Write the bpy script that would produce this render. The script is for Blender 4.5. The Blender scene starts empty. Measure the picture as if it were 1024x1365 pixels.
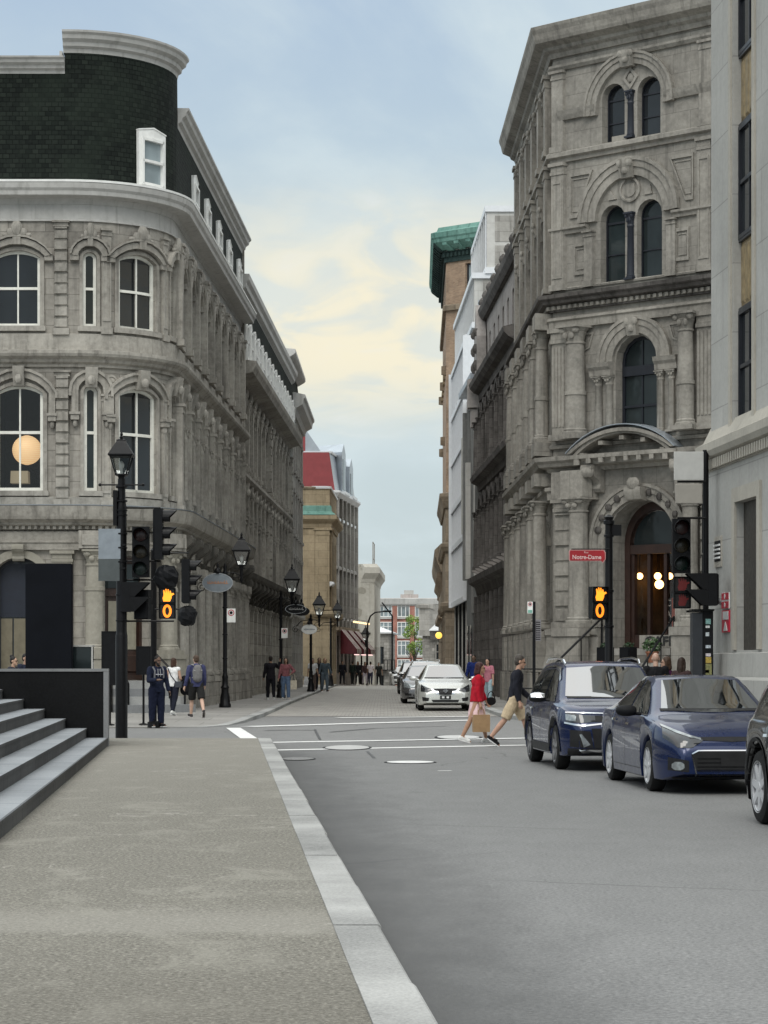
import bpy, bmesh, math, random
from math import radians, sin, cos, pi, sqrt, atan2
from mathutils import Vector, Matrix
from mathutils.bvhtree import BVHTree
random.seed(11)
SC = bpy.context.scene
COL = SC.collection
F, H, CX, HY = 3037.0, 1.6, 512.0, 885.0
def wx(x, Y): return (x - CX) * Y / F
def wz(y, Y): return H - (y - HY) * Y / F

# ---------------------------------------------------------------- object helpers
def link(o):
    COL.objects.link(o); return o
def tag(o, label=None, cat=None, group=None, kind=None):
    if label: o['label'] = label
    if cat: o['category'] = cat
    if group: o['group'] = group
    if kind: o['kind'] = kind
    return o
def empty(name, loc=(0, 0, 0), rz=0.0):
    o = bpy.data.objects.new(name, None); link(o)
    o.location = loc; o.rotation_euler = (0, 0, rz); o.empty_display_size = .3
    return o
def thing(name, label, cat, loc=(0, 0, 0), rz=0.0, group=None):
    return tag(empty(name, loc, rz), label, cat, group)
def copy_tree(o, parent=None):
    c = o.copy(); link(c)
    if parent is not None: c.parent = parent
    for ch in list(o.children): copy_tree(ch, c)
    return c

class Path:
    """a facade line on the ground; (s, d, z): along it, out of it, up"""
    def __init__(s, pts, curves=()):
        s.p = [Vector(p) for p in pts]; s.curves = curves
        s.S = [0.0]; dirs = []
        for a, b in zip(s.p, s.p[1:]):
            s.S.append(s.S[-1] + (b - a).length); dirs.append((b - a).normalized())
        s.dirs = dirs
        nr = [Vector((d.y, -d.x)) for d in dirs]
        s.m = []
        for i in range(len(s.p)):
            if i == 0: s.m.append(nr[0])
            elif i == len(s.p) - 1: s.m.append(nr[-1])
            else:
                b = (nr[i - 1] + nr[i]).normalized()
                s.m.append(b / max(.3, b.dot(nr[i])))
        s.L = s.S[-1]
    def __call__(s, q):
        u, d, z = q
        S = s.S; n = len(S)
        i = 0
        while i < n - 2 and u > S[i + 1]: i += 1
        t = (u - S[i]) / (S[i + 1] - S[i])
        tt = min(1, max(0, t))
        b = s.p[i] + s.dirs[i] * (u - S[i])
        o = s.m[i].lerp(s.m[i + 1], tt) * d
        return (b.x + o.x, b.y + o.y, z)
    def cuts(s, a, b):
        r = [a]
        for (c0, c1) in s.curves:
            lo, hi = max(a, c0), min(b, c1)
            if hi - lo > .02:
                k = max(1, int((hi - lo) / .25))
                r += [lo + (hi - lo) * j / k for j in range(k + 1)]
        r += [q for q in s.S if a < q < b]
        r.append(b); r = sorted(r)
        out = [r[0]]
        for q in r[1:]:
            if q - out[-1] > .003: out.append(q)
        if len(out) < 2: out = [a, b]
        out[-1] = b
        return out

class MB:
    def __init__(s, fac=None):
        s.v, s.f, s.uv, s.sm, s.mi = [], [], [], [], []
        s.fac = fac; s.cur = 0; s.dup_guard = None
    def add(s, pts, faces, smooth=False):
        o = len(s.v)
        s.v += [s.fac(p) for p in pts] if s.fac else [tuple(p) for p in pts]
        for f in faces:
            s.f.append([i + o for i in f]); s.sm.append(smooth); s.mi.append(s.cur)
            a, b, c = pts[f[0]], pts[f[1]], pts[f[2]]
            u = [b[k] - a[k] for k in range(3)]; w = [c[k] - a[k] for k in range(3)]
            n = (abs(u[1]*w[2]-u[2]*w[1]), abs(u[2]*w[0]-u[0]*w[2]), abs(u[0]*w[1]-u[1]*w[0]))
            ax = (1, 2) if n[0] >= n[1] and n[0] >= n[2] else ((0, 2) if n[1] >= n[2] else (0, 1))
            s.uv.append([(pts[i][ax[0]], pts[i][ax[1]]) for i in f])
    def loft(s, secs, closed=True, caps=True, smooth=False, ring=False):
        n = len(secs[0]); pts = [p for q in secs for p in q]; fs = []
        m = len(secs)
        for i in range(m if ring else m - 1):
            j = (i + 1) % m
            for k in range(n if closed else n - 1):
                l = (k + 1) % n
                fs.append((i*n + k, i*n + l, j*n + l, j*n + k))
        if caps and closed and not ring:
            fs.append(tuple(range(n))[::-1]); fs.append(tuple((m-1)*n + k for k in range(n)))
        s.add(pts, fs, smooth)
    def cut(s, a, b):
        return s.fac.cuts(a, b) if isinstance(s.fac, Path) else [a, b]
    def box(s, s0, s1, d0, d1, z0, z1):
        s.loft([[(u, d0, z0), (u, d1, z0), (u, d1, z1), (u, d0, z1)] for u in s.cut(s0, s1)])
    def boxt(s, s0, s1, d0, d1, z0, z1, t):
        """box whose front tapers by t on every side"""
        a = [(s0, d0, z0), (s1, d0, z0), (s1, d0, z1), (s0, d0, z1)]
        b = [(s0+t, d1, z0+t), (s1-t, d1, z0+t), (s1-t, d1, z1-t), (s0+t, d1, z1-t)]
        s.loft([a, b])
    def sweep(s, s0, s1, prof):
        """profile [(d, z)...] closed, pushed along the facade"""
        s.loft([[(u, d, z) for d, z in prof] for u in s.cut(s0, s1)])
    def extr(s, poly, d0, d1):
        n = len(poly)
        s.loft([[(u, d0, z) for u, z in poly], [(u, d1, z) for u, z in poly]])
    def ring(s, inner, outer, d0, d1, closed=False):
        secs = [[(i[0], d0, i[1]), (i[0], d1, i[1]), (o[0], d1, o[1]), (o[0], d0, o[1])] for i, o in zip(inner, outer)]
        s.loft(secs, ring=closed)
    def lathe(s, c, prof, n=12, smooth=True, a0=0.0, a1=2*pi, axis=2, cap=True):
        """prof [(r, z)...] around the local z axis at (s, d)"""
        full = a1 - a0 > 6.28
        k = n if full else n + 1
        rows = []
        for r, z in prof:
            row = []
            for j in range(k):
                a = a0 + (a1 - a0) * j / n
                if axis == 2: row.append((c[0] + r*cos(a), c[1] + r*sin(a), c[2] + z))
                elif axis == 1: row.append((c[0] + r*cos(a), c[1] + z, c[2] + r*sin(a)))
                else: row.append((c[0] + z, c[1] + r*cos(a), c[2] + r*sin(a)))
            rows.append(row)
        m = len(rows); pts = [p for r in rows for p in r]; fs = []
        for i in range(m - 1):
            for j in range(k if full else k - 1):
                l = (j + 1) % k
                fs.append((i*k + j, i*k + l, (i+1)*k + l, (i+1)*k + j))
        s.add(pts, fs, smooth)
        if full and cap:
            s.add(rows[0], [tuple(range(k))[::-1]]); s.add(rows[-1], [tuple(range(k))])
    def tube(s, pts, r, n=6, smooth=True):
        P = [Vector(p) for p in pts]; rr = r if isinstance(r, (list, tuple)) else [r] * len(P)
        secs = []; up = None
        for i, p in enumerate(P):
            t = (P[min(i+1, len(P)-1)] - P[max(i-1, 0)]).normalized()
            if up is None: up = Vector((0, 0, 1)) if abs(t.z) < .9 else Vector((1, 0, 0))
            x = t.cross(up).normalized(); y = x.cross(t).normalized(); up = y
            secs.append([tuple(p + x*rr[i]*cos(2*pi*k/n) + y*rr[i]*sin(2*pi*k/n)) for k in range(n)])
        s.loft(secs, smooth=smooth)
    def quad(s, a, b, c, d): s.add([a, b, c, d], [(0, 1, 2, 3)])
    def build(s, name, mats, parent=None, loc=None, merge=False):
        me = bpy.data.meshes.new(name)
        me.from_pydata(s.v, [], s.f)
        lay = me.uv_layers.new(name='UVMap')
        k = 0; flat = []
        for q in s.uv:
            for u in q: flat += [u[0], u[1]]
        lay.data.foreach_set('uv', flat)
        me.polygons.foreach_set('use_smooth', s.sm)
        if not isinstance(mats, (list, tuple)): mats = [mats]
        for m in mats: me.materials.append(m)
        me.polygons.foreach_set('material_index', s.mi)
        bm = bmesh.new(); bm.from_mesh(me)
        if merge: bmesh.ops.remove_doubles(bm, verts=bm.verts, dist=.0005)
        bmesh.ops.recalc_face_normals(bm, faces=bm.faces)
        bm.to_mesh(me); bm.free(); me.update()
        if any(s.sm): me.set_sharp_from_angle(angle=radians(38))
        o = bpy.data.objects.new(name, me); link(o)
        if parent is not None:
            o.parent = parent
            if loc is not None: o.location = loc
            elif s.fac is not None or getattr(s, 'world', False):
                if parent.type == 'EMPTY': o.location = -Vector(parent.location)
        elif loc is not None: o.location = loc
        return o

class WMB(MB):
    """world coordinates even without a facade"""
    world = True

def arch(sc, w, zs, rise, n=10):
    if rise < .01: return [(sc - w/2, zs), (sc + w/2, zs)]
    R = (w*w/4 + rise*rise) / (2*rise); cz = zs + rise - R
    a0 = math.asin(min(1, w/2/R))
    if rise > w/2: a0 = pi - a0
    return [(sc + R*sin(-a0 + 2*a0*i/n), cz + R*cos(-a0 + 2*a0*i/n)) for i in range(n+1)]

def wall_band(mb, s0, s1, z0, z1, ops, d=0.0, rv=.25, ledge=True):
    """one storey of wall with openings (sc, w, zb, zs, rise)"""
    ops = sorted(ops)
    def rect(a, b, c, e):
        if b - a < .004 or e - c < .004: return
        cu = mb.cut(a, b)
        for u, v in zip(cu, cu[1:]): mb.quad((u, d, c), (v, d, c), (v, d, e), (u, d, e))
    x = s0
    for (sc, w, zb, zs, rise) in ops:
        a, b = sc - w/2, sc + w/2
        rect(x, a, z0, z1); rect(a, b, z0, zb)
        A = arch(sc, w, zs, rise, 8 if rise > .01 else 1)
        for (u, zu), (v, zv) in zip(A, A[1:]): mb.quad((u, d, zu), (v, d, zv), (v, d, z1), (u, d, z1))
        loop = [(a, zb)] + A + [(b, zb)]
        for (u, zu), (v, zv) in zip(loop, loop[1:]): mb.quad((u, d, zu), (v, d, zv), (v, d - rv, zv), (u, d - rv, zu))
        mb.quad((a, d, zb), (b, d, zb), (b, d - rv, zb), (a, d - rv, zb))
        x = b
    rect(x, s1, z0, z1)

def window(fac, parent, op, rv, fm, gm, bars=(1, 1), t=.07, name='window', midz=None, label=None, lean=0.0):
    sc, w, zb, zs, rise = op
    mb = MB(fac)
    def ring(tt, dd0, dd1):
        I = [(sc - w/2 + tt, zb + tt)] + arch(sc, w - 2*tt, zs - (tt if rise < .01 else 0), max(0, rise - (tt if rise > .01 else 0)), 8) + [(sc + w/2 - tt, zb + tt)]
        O = [(sc - w/2, zb)] + arch(sc, w, zs, rise, 8) + [(sc + w/2, zb)]
        mb.ring(I, O, dd0, dd1, closed=True)
    ring(t, -rv + .002, -rv + .09)
    top = zs + rise
    mz = midz if midz else (zb + top) / 2
    if bars[1]: mb.box(sc - w/2 + t*.9, sc + w/2 - t*.9, -rv + .01, -rv + .075, mz - t*.45, mz + t*.45)
    for k in range(bars[0]):
        u = sc - w/2 + w*(k+1)/(bars[0]+1)
        mb.box(u - t*.26, u + t*.26, -rv + .012, -rv + .065, zb + t*.8, top - t*.9 if rise > .01 else top - t*.8)
    o = mb.build(name, fm, parent)
    if label: o['label'] = label
    g = MB(fac)
    A = arch(sc, w - .02, zs, rise, 8)
    loop = [(sc - w/2 + .01, zb + .01)] + A + [(sc + w/2 - .01, zb + .01)]
    g.add([(u, -rv + .03 + lean*(z - zb), z) for u, z in loop], [tuple(range(len(loop)))])
    p = g.build('pane', gm, o)
    return o

def text(body, size, mat, parent, loc, rot, ext=.004, name='lettering', align='CENTER', sx=1.0, shear=0.0, bold=0.0):
    c = bpy.data.curves.new(name, 'FONT'); c.body = body; c.size = size; c.extrude = ext
    c.align_x = align; c.align_y = 'CENTER'; c.shear = shear; c.offset = bold; c.resolution_u = 3
    c.materials.append(mat)
    t = bpy.data.objects.new(name, c)
    me = t.to_mesh().copy(); t.to_mesh_clear()
    me.name = name
    if not me.materials: me.materials.append(mat)
    o = bpy.data.objects.new(name, me); link(o); bpy.data.objects.remove(t)
    o.parent = parent; o.location = loc; o.rotation_euler = rot; o.scale = (sx, 1, 1)
    return o
# ---------------------------------------------------------------- materials
def nt(name):
    m = bpy.data.materials.new(name); m.use_nodes = True
    return m, m.node_tree.nodes, m.node_tree.links, m.node_tree.nodes['Principled BSDF']
def c4(c): return (c[0], c[1], c[2], 1)
def node(N, t, **k):
    n = N.new(t)
    for a, v in k.items(): setattr(n, a, v)
    return n
def noise_n(N, L, vec, scale, detail=4, rough=.55, dist=0.0):
    n = N.new('ShaderNodeTexNoise'); n.inputs['Scale'].default_value = scale
    n.inputs['Detail'].default_value = detail; n.inputs['Roughness'].default_value = rough
    n.inputs['Distortion'].default_value = dist
    if vec is not None: L.new(vec, n.inputs['Vector'])
    return n.outputs['Fac']
def ramp(N, L, fac, stops):
    r = N.new('ShaderNodeValToRGB'); e = r.color_ramp.elements
    while len(e) < len(stops): e.new(.5)
    for q, (p, c) in zip(e, stops):
        q.position = p; q.color = c4(c) if not isinstance(c, (int, float)) else (c, c, c, 1)
    L.new(fac, r.inputs['Fac']); return r.outputs['Color']
def mix(N, L, fac, a, b, mode='MIX'):
    n = N.new('ShaderNodeMix'); n.data_type = 'RGBA'; n.blend_type = mode
    for i, v in ((0, fac), (6, a), (7, b)):
        if isinstance(v, (int, float)): n.inputs[i].default_value = v if i == 0 else (v, v, v, 1)
        elif isinstance(v, tuple): n.inputs[i].default_value = c4(v)
        else: L.new(v, n.inputs[i])
    return n.outputs[2]
def math_n(N, L, op, a, b=None, c=None, clamp=False):
    n = N.new('ShaderNodeMath'); n.operation = op; n.use_clamp = clamp
    for i, v in enumerate((a, b, c)):
        if v is None: continue
        if isinstance(v, (int, float)): n.inputs[i].default_value = v
        else: L.new(v, n.inputs[i])
    return n.outputs[0]
def smooth(N, L, v, a, b):
    n = N.new('ShaderNodeMapRange'); n.interpolation_type = 'SMOOTHSTEP'
    L.new(v, n.inputs[0]); n.inputs[1].default_value = a; n.inputs[2].default_value = b
    return n.outputs[0]
def mapping(N, L, vec, scale=(1, 1, 1), rot=(0, 0, 0)):
    n = N.new('ShaderNodeMapping'); n.inputs['Scale'].default_value = scale; n.inputs['Rotation'].default_value = rot
    L.new(vec, n.inputs['Vector']); return n.outputs[0]
def bump(N, L, b, h, strength=.3, dist=.02):
    n = N.new('ShaderNodeBump'); n.inputs['Strength'].default_value = strength; n.inputs['Distance'].default_value = dist
    L.new(h, n.inputs['Height']); L.new(n.outputs[0], b.inputs['Normal'])
def pos(N): return N.new('ShaderNodeNewGeometry').outputs['Position']
def objc(N): return N.new('ShaderNodeTexCoord').outputs['Object']
def uvc(N): return N.new('ShaderNodeTexCoord').outputs['UV']

def simple(name, col, rough=.6, metal=0.0, var=.15, scale=5.0, coat=0.0, spec=.5, bmp=0.0):
    m, N, L, b = nt(name)
    v = objc(N)
    f = noise_n(N, L, v, scale, 5)
    d = tuple(max(0, q * (1 - var)) for q in col); l = tuple(min(1, q * (1 + var)) for q in col)
    L.new(ramp(N, L, f, [(.3, d), (.7, l)]), b.inputs['Base Color'])
    r = noise_n(N, L, v, scale * 2.3, 3)
    L.new(ramp(N, L, r, [(.3, max(0, rough - .07)), (.7, min(1, rough + .07))]), b.inputs['Roughness'])
    b.inputs['Metallic'].default_value = metal; b.inputs['Coat Weight'].default_value = coat
    b.inputs['Coat Roughness'].default_value = .04
    b.inputs['Specular IOR Level'].default_value = spec
    if bmp: bump(N, L, b, noise_n(N, L, v, scale * 6, 4), bmp, .01)
    return m

def stone(name, lo, hi, joint=None, mortar=.5, rough=.85, streak=.35, spec=.12, fine=9.0, bmp=.25, stain=.4, stainc=None, bvar=.2, msize=.014):
    m, N, L, b = nt(name)
    p = pos(N)
    big = noise_n(N, L, p, .45, 6, .6, .3)
    fi = noise_n(N, L, p, fine, 6, .65)
    st = noise_n(N, L, mapping(N, L, p, (2.6, 2.6, .16)), 1.6, 5, .6)
    f = math_n(N, L, 'ADD', math_n(N, L, 'MULTIPLY', big, .6), math_n(N, L, 'MULTIPLY', fi, .4))
    col = ramp(N, L, f, [(.32, lo), (.66, hi)])
    sc = stainc or tuple(q * .45 for q in lo)
    col = mix(N, L, math_n(N, L, 'MULTIPLY', smooth(N, L, st, .5, .72), streak), col, sc)
    col = mix(N, L, math_n(N, L, 'MULTIPLY', smooth(N, L, noise_n(N, L, p, 1.1, 7, .7), .55, .75), stain), col, sc)
    h = fi
    if joint:
        br = N.new('ShaderNodeTexBrick'); L.new(uvc(N), br.inputs['Vector'])
        br.inputs['Scale'].default_value = 1; br.inputs['Brick Width'].default_value = joint[0]
        br.inputs['Row Height'].default_value = joint[1]; br.inputs['Mortar Size'].default_value = msize
        br.inputs['Mortar Smooth'].default_value = .3
        br.inputs['Color1'].default_value = (1 - bvar, 1 - bvar, 1 - bvar, 1); br.inputs['Color2'].default_value = (1 + bvar*.6,) * 3 + (1,)
        br.inputs['Mortar'].default_value = (mortar,) * 3 + (1,)
        col = mix(N, L, 1.0, col, br.outputs['Color'], 'MULTIPLY')
        h = math_n(N, L, 'SUBTRACT', fi, math_n(N, L, 'MULTIPLY', br.outputs['Fac'], 1.2))
    L.new(col, b.inputs['Base Color'])
    b.inputs['Roughness'].default_value = rough; b.inputs['Specular IOR Level'].default_value = spec
    bump(N, L, b, h, bmp, .03)
    return m

def glass(name, col=(.010, .012, .014), rough=.04, spec=.5, var=1.2, wob=.02):
    """window glass over a dark room"""
    m, N, L, b = nt(name)
    p = pos(N)
    f = noise_n(N, L, mapping(N, L, p, (.8, .8, .5)), .9, 3)
    L.new(ramp(N, L, f, [(.35, col), (.7, tuple(q * (1 + var) for q in col))]), b.inputs['Base Color'])
    b.inputs['Roughness'].default_value = rough; b.inputs['Specular IOR Level'].default_value = spec
    bump(N, L, b, noise_n(N, L, p, 1.3, 2), wob, .2)
    return m
def clear(name, tint=(.9, .92, .92), refl=.05):
    m, N, L, b = nt(name)
    t = N.new('ShaderNodeBsdfTransparent'); t.inputs[0].default_value = c4(tint)
    g = N.new('ShaderNodeBsdfGlossy'); g.inputs['Roughness'].default_value = .03
    mx = N.new('ShaderNodeMixShader'); mx.inputs[0].default_value = refl
    L.new(t.outputs[0], mx.inputs[1]); L.new(g.outputs[0], mx.inputs[2])
    L.new(mx.outputs[0], N['Material Output'].inputs['Surface'])
    return m
def glow(name, col, strength):
    m, N, L, b = nt(name)
    b.inputs['Base Color'].default_value = c4(col); b.inputs['Emission Color'].default_value = c4(col)
    b.inputs['Emission Strength'].default_value = strength
    return m

# --- setting
def asphalt_mat(name, lo, hi, gutter=False):
    m, N, L, b = nt(name)
    p = pos(N)
    sp = noise_n(N, L, p, 34, 4, .8)
    md = noise_n(N, L, mapping(N, L, p, (1, .45, 1)), 2.2, 8, .72, .2)
    bg = noise_n(N, L, p, .22, 4)
    f = math_n(N, L, 'ADD', math_n(N, L, 'MULTIPLY', sp, .84), math_n(N, L, 'ADD', math_n(N, L, 'MULTIPLY', md, .11), math_n(N, L, 'MULTIPLY', bg, .05)))
    col = ramp(N, L, f, [(.38, lo), (.62, hi)])
    oil = math_n(N, L, 'MULTIPLY', smooth(N, L, noise_n(N, L, mapping(N, L, p, (1, .5, 1)), .55, 5, .75), .60, .74), .3)
    col = mix(N, L, oil, col, tuple(q*.55 for q in lo))
    # tar seams
    w = N.new('ShaderNodeTexVoronoi'); w.feature = 'DISTANCE_TO_EDGE'; w.inputs['Scale'].default_value = .17
    L.new(mix(N, L, .06, p, mixv(N, L, p)), w.inputs['Vector'])
    crack = smooth(N, L, w.outputs['Distance'], .006, .0)
    crack = math_n(N, L, 'MULTIPLY', crack, smooth(N, L, noise_n(N, L, p, .35, 2), .48, .6))
    col = mix(N, L, math_n(N, L, 'MULTIPLY', crack, .45), col, tuple(q * .5 for q in lo))
    if gutter:
        s = N.new('ShaderNodeSeparateXYZ'); L.new(p, s.inputs[0])
        d = math_n(N, L, 'SUBTRACT', math_n(N, L, 'ADD', s.outputs[0], math_n(N, L, 'MULTIPLY', s.outputs[1], .0685)), .88)
        d = math_n(N, L, 'ADD', d, math_n(N, L, 'MULTIPLY', math_n(N, L, 'SUBTRACT', md, .5), .9))
        g = smooth(N, L, d, 1.5, -.1)
        g = math_n(N, L, 'MULTIPLY', g, smooth(N, L, s.outputs[1], 47, 38))
        col = mix(N, L, math_n(N, L, 'MULTIPLY', g, .78), col, tuple(q * .5 for q in lo))
    L.new(col, b.inputs['Base Color'])
    L.new(ramp(N, L, sp, [(.3, .55), (.7, .85)]), b.inputs['Roughness'])
    b.inputs['Specular IOR Level'].default_value = .35
    bump(N, L, b, sp, .5, .012)
    return m
def mixv(N, L, p):
    n = N.new('ShaderNodeTexNoise'); n.inputs['Scale'].default_value = .8; n.inputs['Detail'].default_value = 3
    L.new(p, n.inputs['Vector']); 
    v = N.new('ShaderNodeVectorMath'); v.operation = 'MULTIPLY_ADD'; L.new(n.outputs['Color'], v.inputs[0])
    v.inputs[1].default_value = (9, 9, 0); L.new(p, v.inputs[2]); return v.outputs[0]

def aggregate_mat():
    m, N, L, b = nt('exposed_aggregate')
    p = pos(N)
    sp = noise_n(N, L, p, 40, 4, .8)
    sp2 = noise_n(N, L, p, 23, 3, .7)
    md = noise_n(N, L, mapping(N, L, p, (1, .55, 1)), 1.5, 7, .7, .6)
    f = math_n(N, L, 'ADD', math_n(N, L, 'MULTIPLY', sp, .82), math_n(N, L, 'MULTIPLY', sp2, .18))
    col = ramp(N, L, f, [(.36, (.058, .054, .044)), (.5, (.168, .159, .134)), (.64, (.37, .352, .305))])
    s = N.new('ShaderNodeSeparateXYZ'); L.new(p, s.inputs[0])
    worn = math_n(N, L, 'MULTIPLY', smooth(N, L, md, .50, .68), .5)
    col = mix(N, L, worn, col, (.30, .288, .248))
    # pale worn band across the walk, darker on the near side of it
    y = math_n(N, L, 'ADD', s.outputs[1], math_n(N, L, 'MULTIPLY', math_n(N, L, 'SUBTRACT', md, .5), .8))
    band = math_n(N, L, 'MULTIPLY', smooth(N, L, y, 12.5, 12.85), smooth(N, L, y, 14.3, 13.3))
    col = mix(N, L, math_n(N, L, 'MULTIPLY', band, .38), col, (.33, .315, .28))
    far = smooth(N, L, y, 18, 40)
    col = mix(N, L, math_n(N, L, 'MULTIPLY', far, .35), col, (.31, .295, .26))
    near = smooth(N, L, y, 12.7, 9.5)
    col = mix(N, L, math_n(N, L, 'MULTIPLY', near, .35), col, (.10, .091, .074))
    # thin crack
    w = N.new('ShaderNodeTexVoronoi'); w.feature = 'DISTANCE_TO_EDGE'; w.inputs['Scale'].default_value = .14
    L.new(mixv(N, L, p), w.inputs['Vector'])
    cr = math_n(N, L, 'MULTIPLY', smooth(N, L, w.outputs['Distance'], .006, .001), smooth(N, L, noise_n(N, L, p, .3, 2), .46, .56))
    col = mix(N, L, math_n(N, L, 'MULTIPLY', cr, .5), col, (.42, .4, .36))
    L.new(col, b.inputs['Base Color']); b.inputs['Roughness'].default_value = .8
    b.inputs['Specular IOR Level'].default_value = .3
    bump(N, L, b, f, .6, .012)
    return m
def setts_mat():
    m, N, L, b = nt('granite_setts')
    p = pos(N)
    br = N.new('ShaderNodeTexBrick'); L.new(p, br.inputs['Vector']); br.inputs['Scale'].default_value = 1
    br.inputs['Brick Width'].default_value = .24; br.inputs['Row Height'].default_value = .13; br.inputs['Mortar Size'].default_value = .012
    br.inputs['Color1'].default_value = (.26, .245, .22, 1); br.inputs['Color2'].default_value = (.46, .44, .4, 1); br.inputs['Mortar'].default_value = (.12, .11, .1, 1)
    md = noise_n(N, L, mapping(N, L, p, (.9, .35, 1)), .8, 6, .7)
    col = mix(N, L, ramp(N, L, md, [(.35, .0), (.7, .7)]), br.outputs['Color'], (.37, .35, .32))
    rp = noise_n(N, L, mapping(N, L, p, (.5, 1.1, 1)), 1.1, 5, .7)
    col = mix(N, L, math_n(N, L, 'MULTIPLY', smooth(N, L, rp, .5, .66), .65), col, (.17, .16, .145))
    L.new(col, b.inputs['Base Color']); b.inputs['Roughness'].default_value = .7
    bump(N, L, b, math_n(N, L, 'SUBTRACT', md, br.outputs['Fac']), .6, .04)
    return m
def concrete_mat(name, lo, hi, slab=(1.6, 1.6)):
    return stone(name, lo, hi, joint=slab, mortar=.55, streak=.0, fine=14, bmp=.15, stain=.35, bvar=.08, msize=.012)
def shingle_mat():
    m, N, L, b = nt('slate_shingles')
    br = N.new('ShaderNodeTexBrick'); L.new(uvc(N), br.inputs['Vector']); br.inputs['Scale'].default_value = 1
    br.inputs['Brick Width'].default_value = .2; br.inputs['Row Height'].default_value = .145; br.inputs['Mortar Size'].default_value = .012
    br.inputs['Mortar Smooth'].default_value = .2
    br.inputs['Color1'].default_value = (.008, .011, .0095, 1); br.inputs['Color2'].default_value = (.02, .026, .021, 1); br.inputs['Mortar'].default_value = (.004, .006, .005, 1)
    p = pos(N)
    n = noise_n(N, L, p, .6, 5); n2 = noise_n(N, L, p, 5, 5)
    col = mix(N, L, smooth(N, L, n, .45, .65), br.outputs['Color'], mix(N, L, .5, br.outputs['Color'], (.02, .028, .021)))
    col = mix(N, L, math_n(N, L, 'MULTIPLY', smooth(N, L, n2, .5, .8), .25), col, (.035, .042, .034))
    L.new(col, b.inputs['Base Color']); b.inputs['Roughness'].default_value = .85; b.inputs['Specular IOR Level'].default_value = .15
    bump(N, L, b, math_n(N, L, 'SUBTRACT', math_n(N, L, 'MULTIPLY', n2, .4), br.outputs['Fac']), .5, .03)
    return m
def brick_mat(name, c1, c2, mo, bw=.22, bh=.075):
    m, N, L, b = nt(name)
    br = N.new('ShaderNodeTexBrick'); L.new(uvc(N), br.inputs['Vector']); br.inputs['Scale'].default_value = 1
    br.inputs['Brick Width'].default_value = bw; br.inputs['Row Height'].default_value = bh; br.inputs['Mortar Size'].default_value = .008
    br.inputs['Color1'].default_value = c4(c1); br.inputs['Color2'].default_value = c4(c2); br.inputs['Mortar'].default_value = c4(mo)
    n = noise_n(N, L, pos(N), .9, 6, .65)
    col = mix(N, L, 1.0, br.outputs['Color'], ramp(N, L, n, [(.3, .6), (.7, 1.25)]), 'MULTIPLY')
    L.new(col, b.inputs['Base Color']); b.inputs['Roughness'].default_value = .85
    bump(N, L, b, math_n(N, L, 'SUBTRACT', n, br.outputs['Fac']), .35, .02)
    return m
def paint_line_mat():
    m, N, L, b = nt('road_paint')
    p = pos(N); n = noise_n(N, L, p, 9, 6, .75)
    L.new(ramp(N, L, n, [(.3, (.40, .40, .39)), (.42, (.72, .72, .70)), (.7, (.86, .86, .84))]), b.inputs['Base Color'])
    b.inputs['Roughness'].default_value = .7
    return m

M = {}
M['asphalt'] = asphalt_mat('asphalt', (.10, .1005, .10), (.27, .27, .265), True)
M['asphalt2'] = asphalt_mat('cross_street_asphalt', (.12, .12, .118), (.27, .268, .262))
M['aggregate'] = aggregate_mat()
M['setts'] = setts_mat()
M['walk'] = concrete_mat('concrete_walk', (.22, .213, .2), (.34, .33, .31))
M['earth'] = stone('city_ground', (.1, .1, .1), (.16, .155, .15), bmp=.1)
M['granite'] = stone('pale_granite', (.17, .172, .168), (.50, .50, .485), fine=60, bmp=.2, streak=0, stain=.25, stainc=(.2, .2, .2))
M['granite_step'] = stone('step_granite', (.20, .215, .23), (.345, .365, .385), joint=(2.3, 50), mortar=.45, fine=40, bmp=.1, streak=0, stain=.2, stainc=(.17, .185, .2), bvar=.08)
M['granite_riser'] = stone('shaded_riser_granite', (.085, .085, .085), (.15, .15, .15), joint=(2.3, 50), mortar=.45, fine=40, bmp=.12, streak=.2, stain=.3, bvar=.1)  # darker than the treads: partly the stone, partly shade put into the colour
M['granite_dark'] = stone('dark_granite', (.005, .0053, .0056), (.015, .0155, .0165), joint=None, fine=30, bmp=.06, streak=.1, rough=.6, spec=.08)
M['granite_cap'] = stone('granite_coping', (.16, .165, .17), (.27, .275, .28), fine=40, bmp=.1, streak=0)
M['b1'] = stone('weathered_greystone', (0.186, 0.174, 0.156), (0.448, 0.421, 0.374), joint=(1.15, .48), mortar=.62, fine=5, streak=.4, stain=.28, bvar=.16)
M['b1trim'] = stone('carved_greystone', (0.185, 0.174, 0.155), (0.477, 0.450, 0.400), fine=7, streak=.55, stain=.5, bmp=.35)
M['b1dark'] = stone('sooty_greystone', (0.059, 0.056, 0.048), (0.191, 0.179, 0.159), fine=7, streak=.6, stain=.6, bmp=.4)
M['b1pale'] = stone('pale_column_stone', (0.231, 0.217, 0.182), (0.389, 0.367, 0.313), fine=8, streak=.35, stain=.2, bmp=.15)
M['b2'] = stone('darker_greystone', (0.255, 0.239, 0.214), (0.585, 0.553, 0.489), joint=(1.1, .5), mortar=.6, fine=5, streak=.45, stain=.4)
M['r1'] = stone('carved_sandstone_grey', (0.172, 0.161, 0.143), (0.387, 0.366, 0.326), joint=(1.3, .62), mortar=.74, fine=6, streak=.35, stain=.35, bvar=.07)
M['r1trim'] = stone('moulded_sandstone_grey', (0.168, 0.158, 0.141), (0.414, 0.390, 0.346), fine=7, streak=.5, stain=.45, bmp=.3)
M['r2'] = stone('soot_black_stone', (0.063, 0.058, 0.054), (0.180, 0.167, 0.156), joint=(.9, .45), mortar=.6, fine=6, streak=.6, stain=.5)
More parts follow.
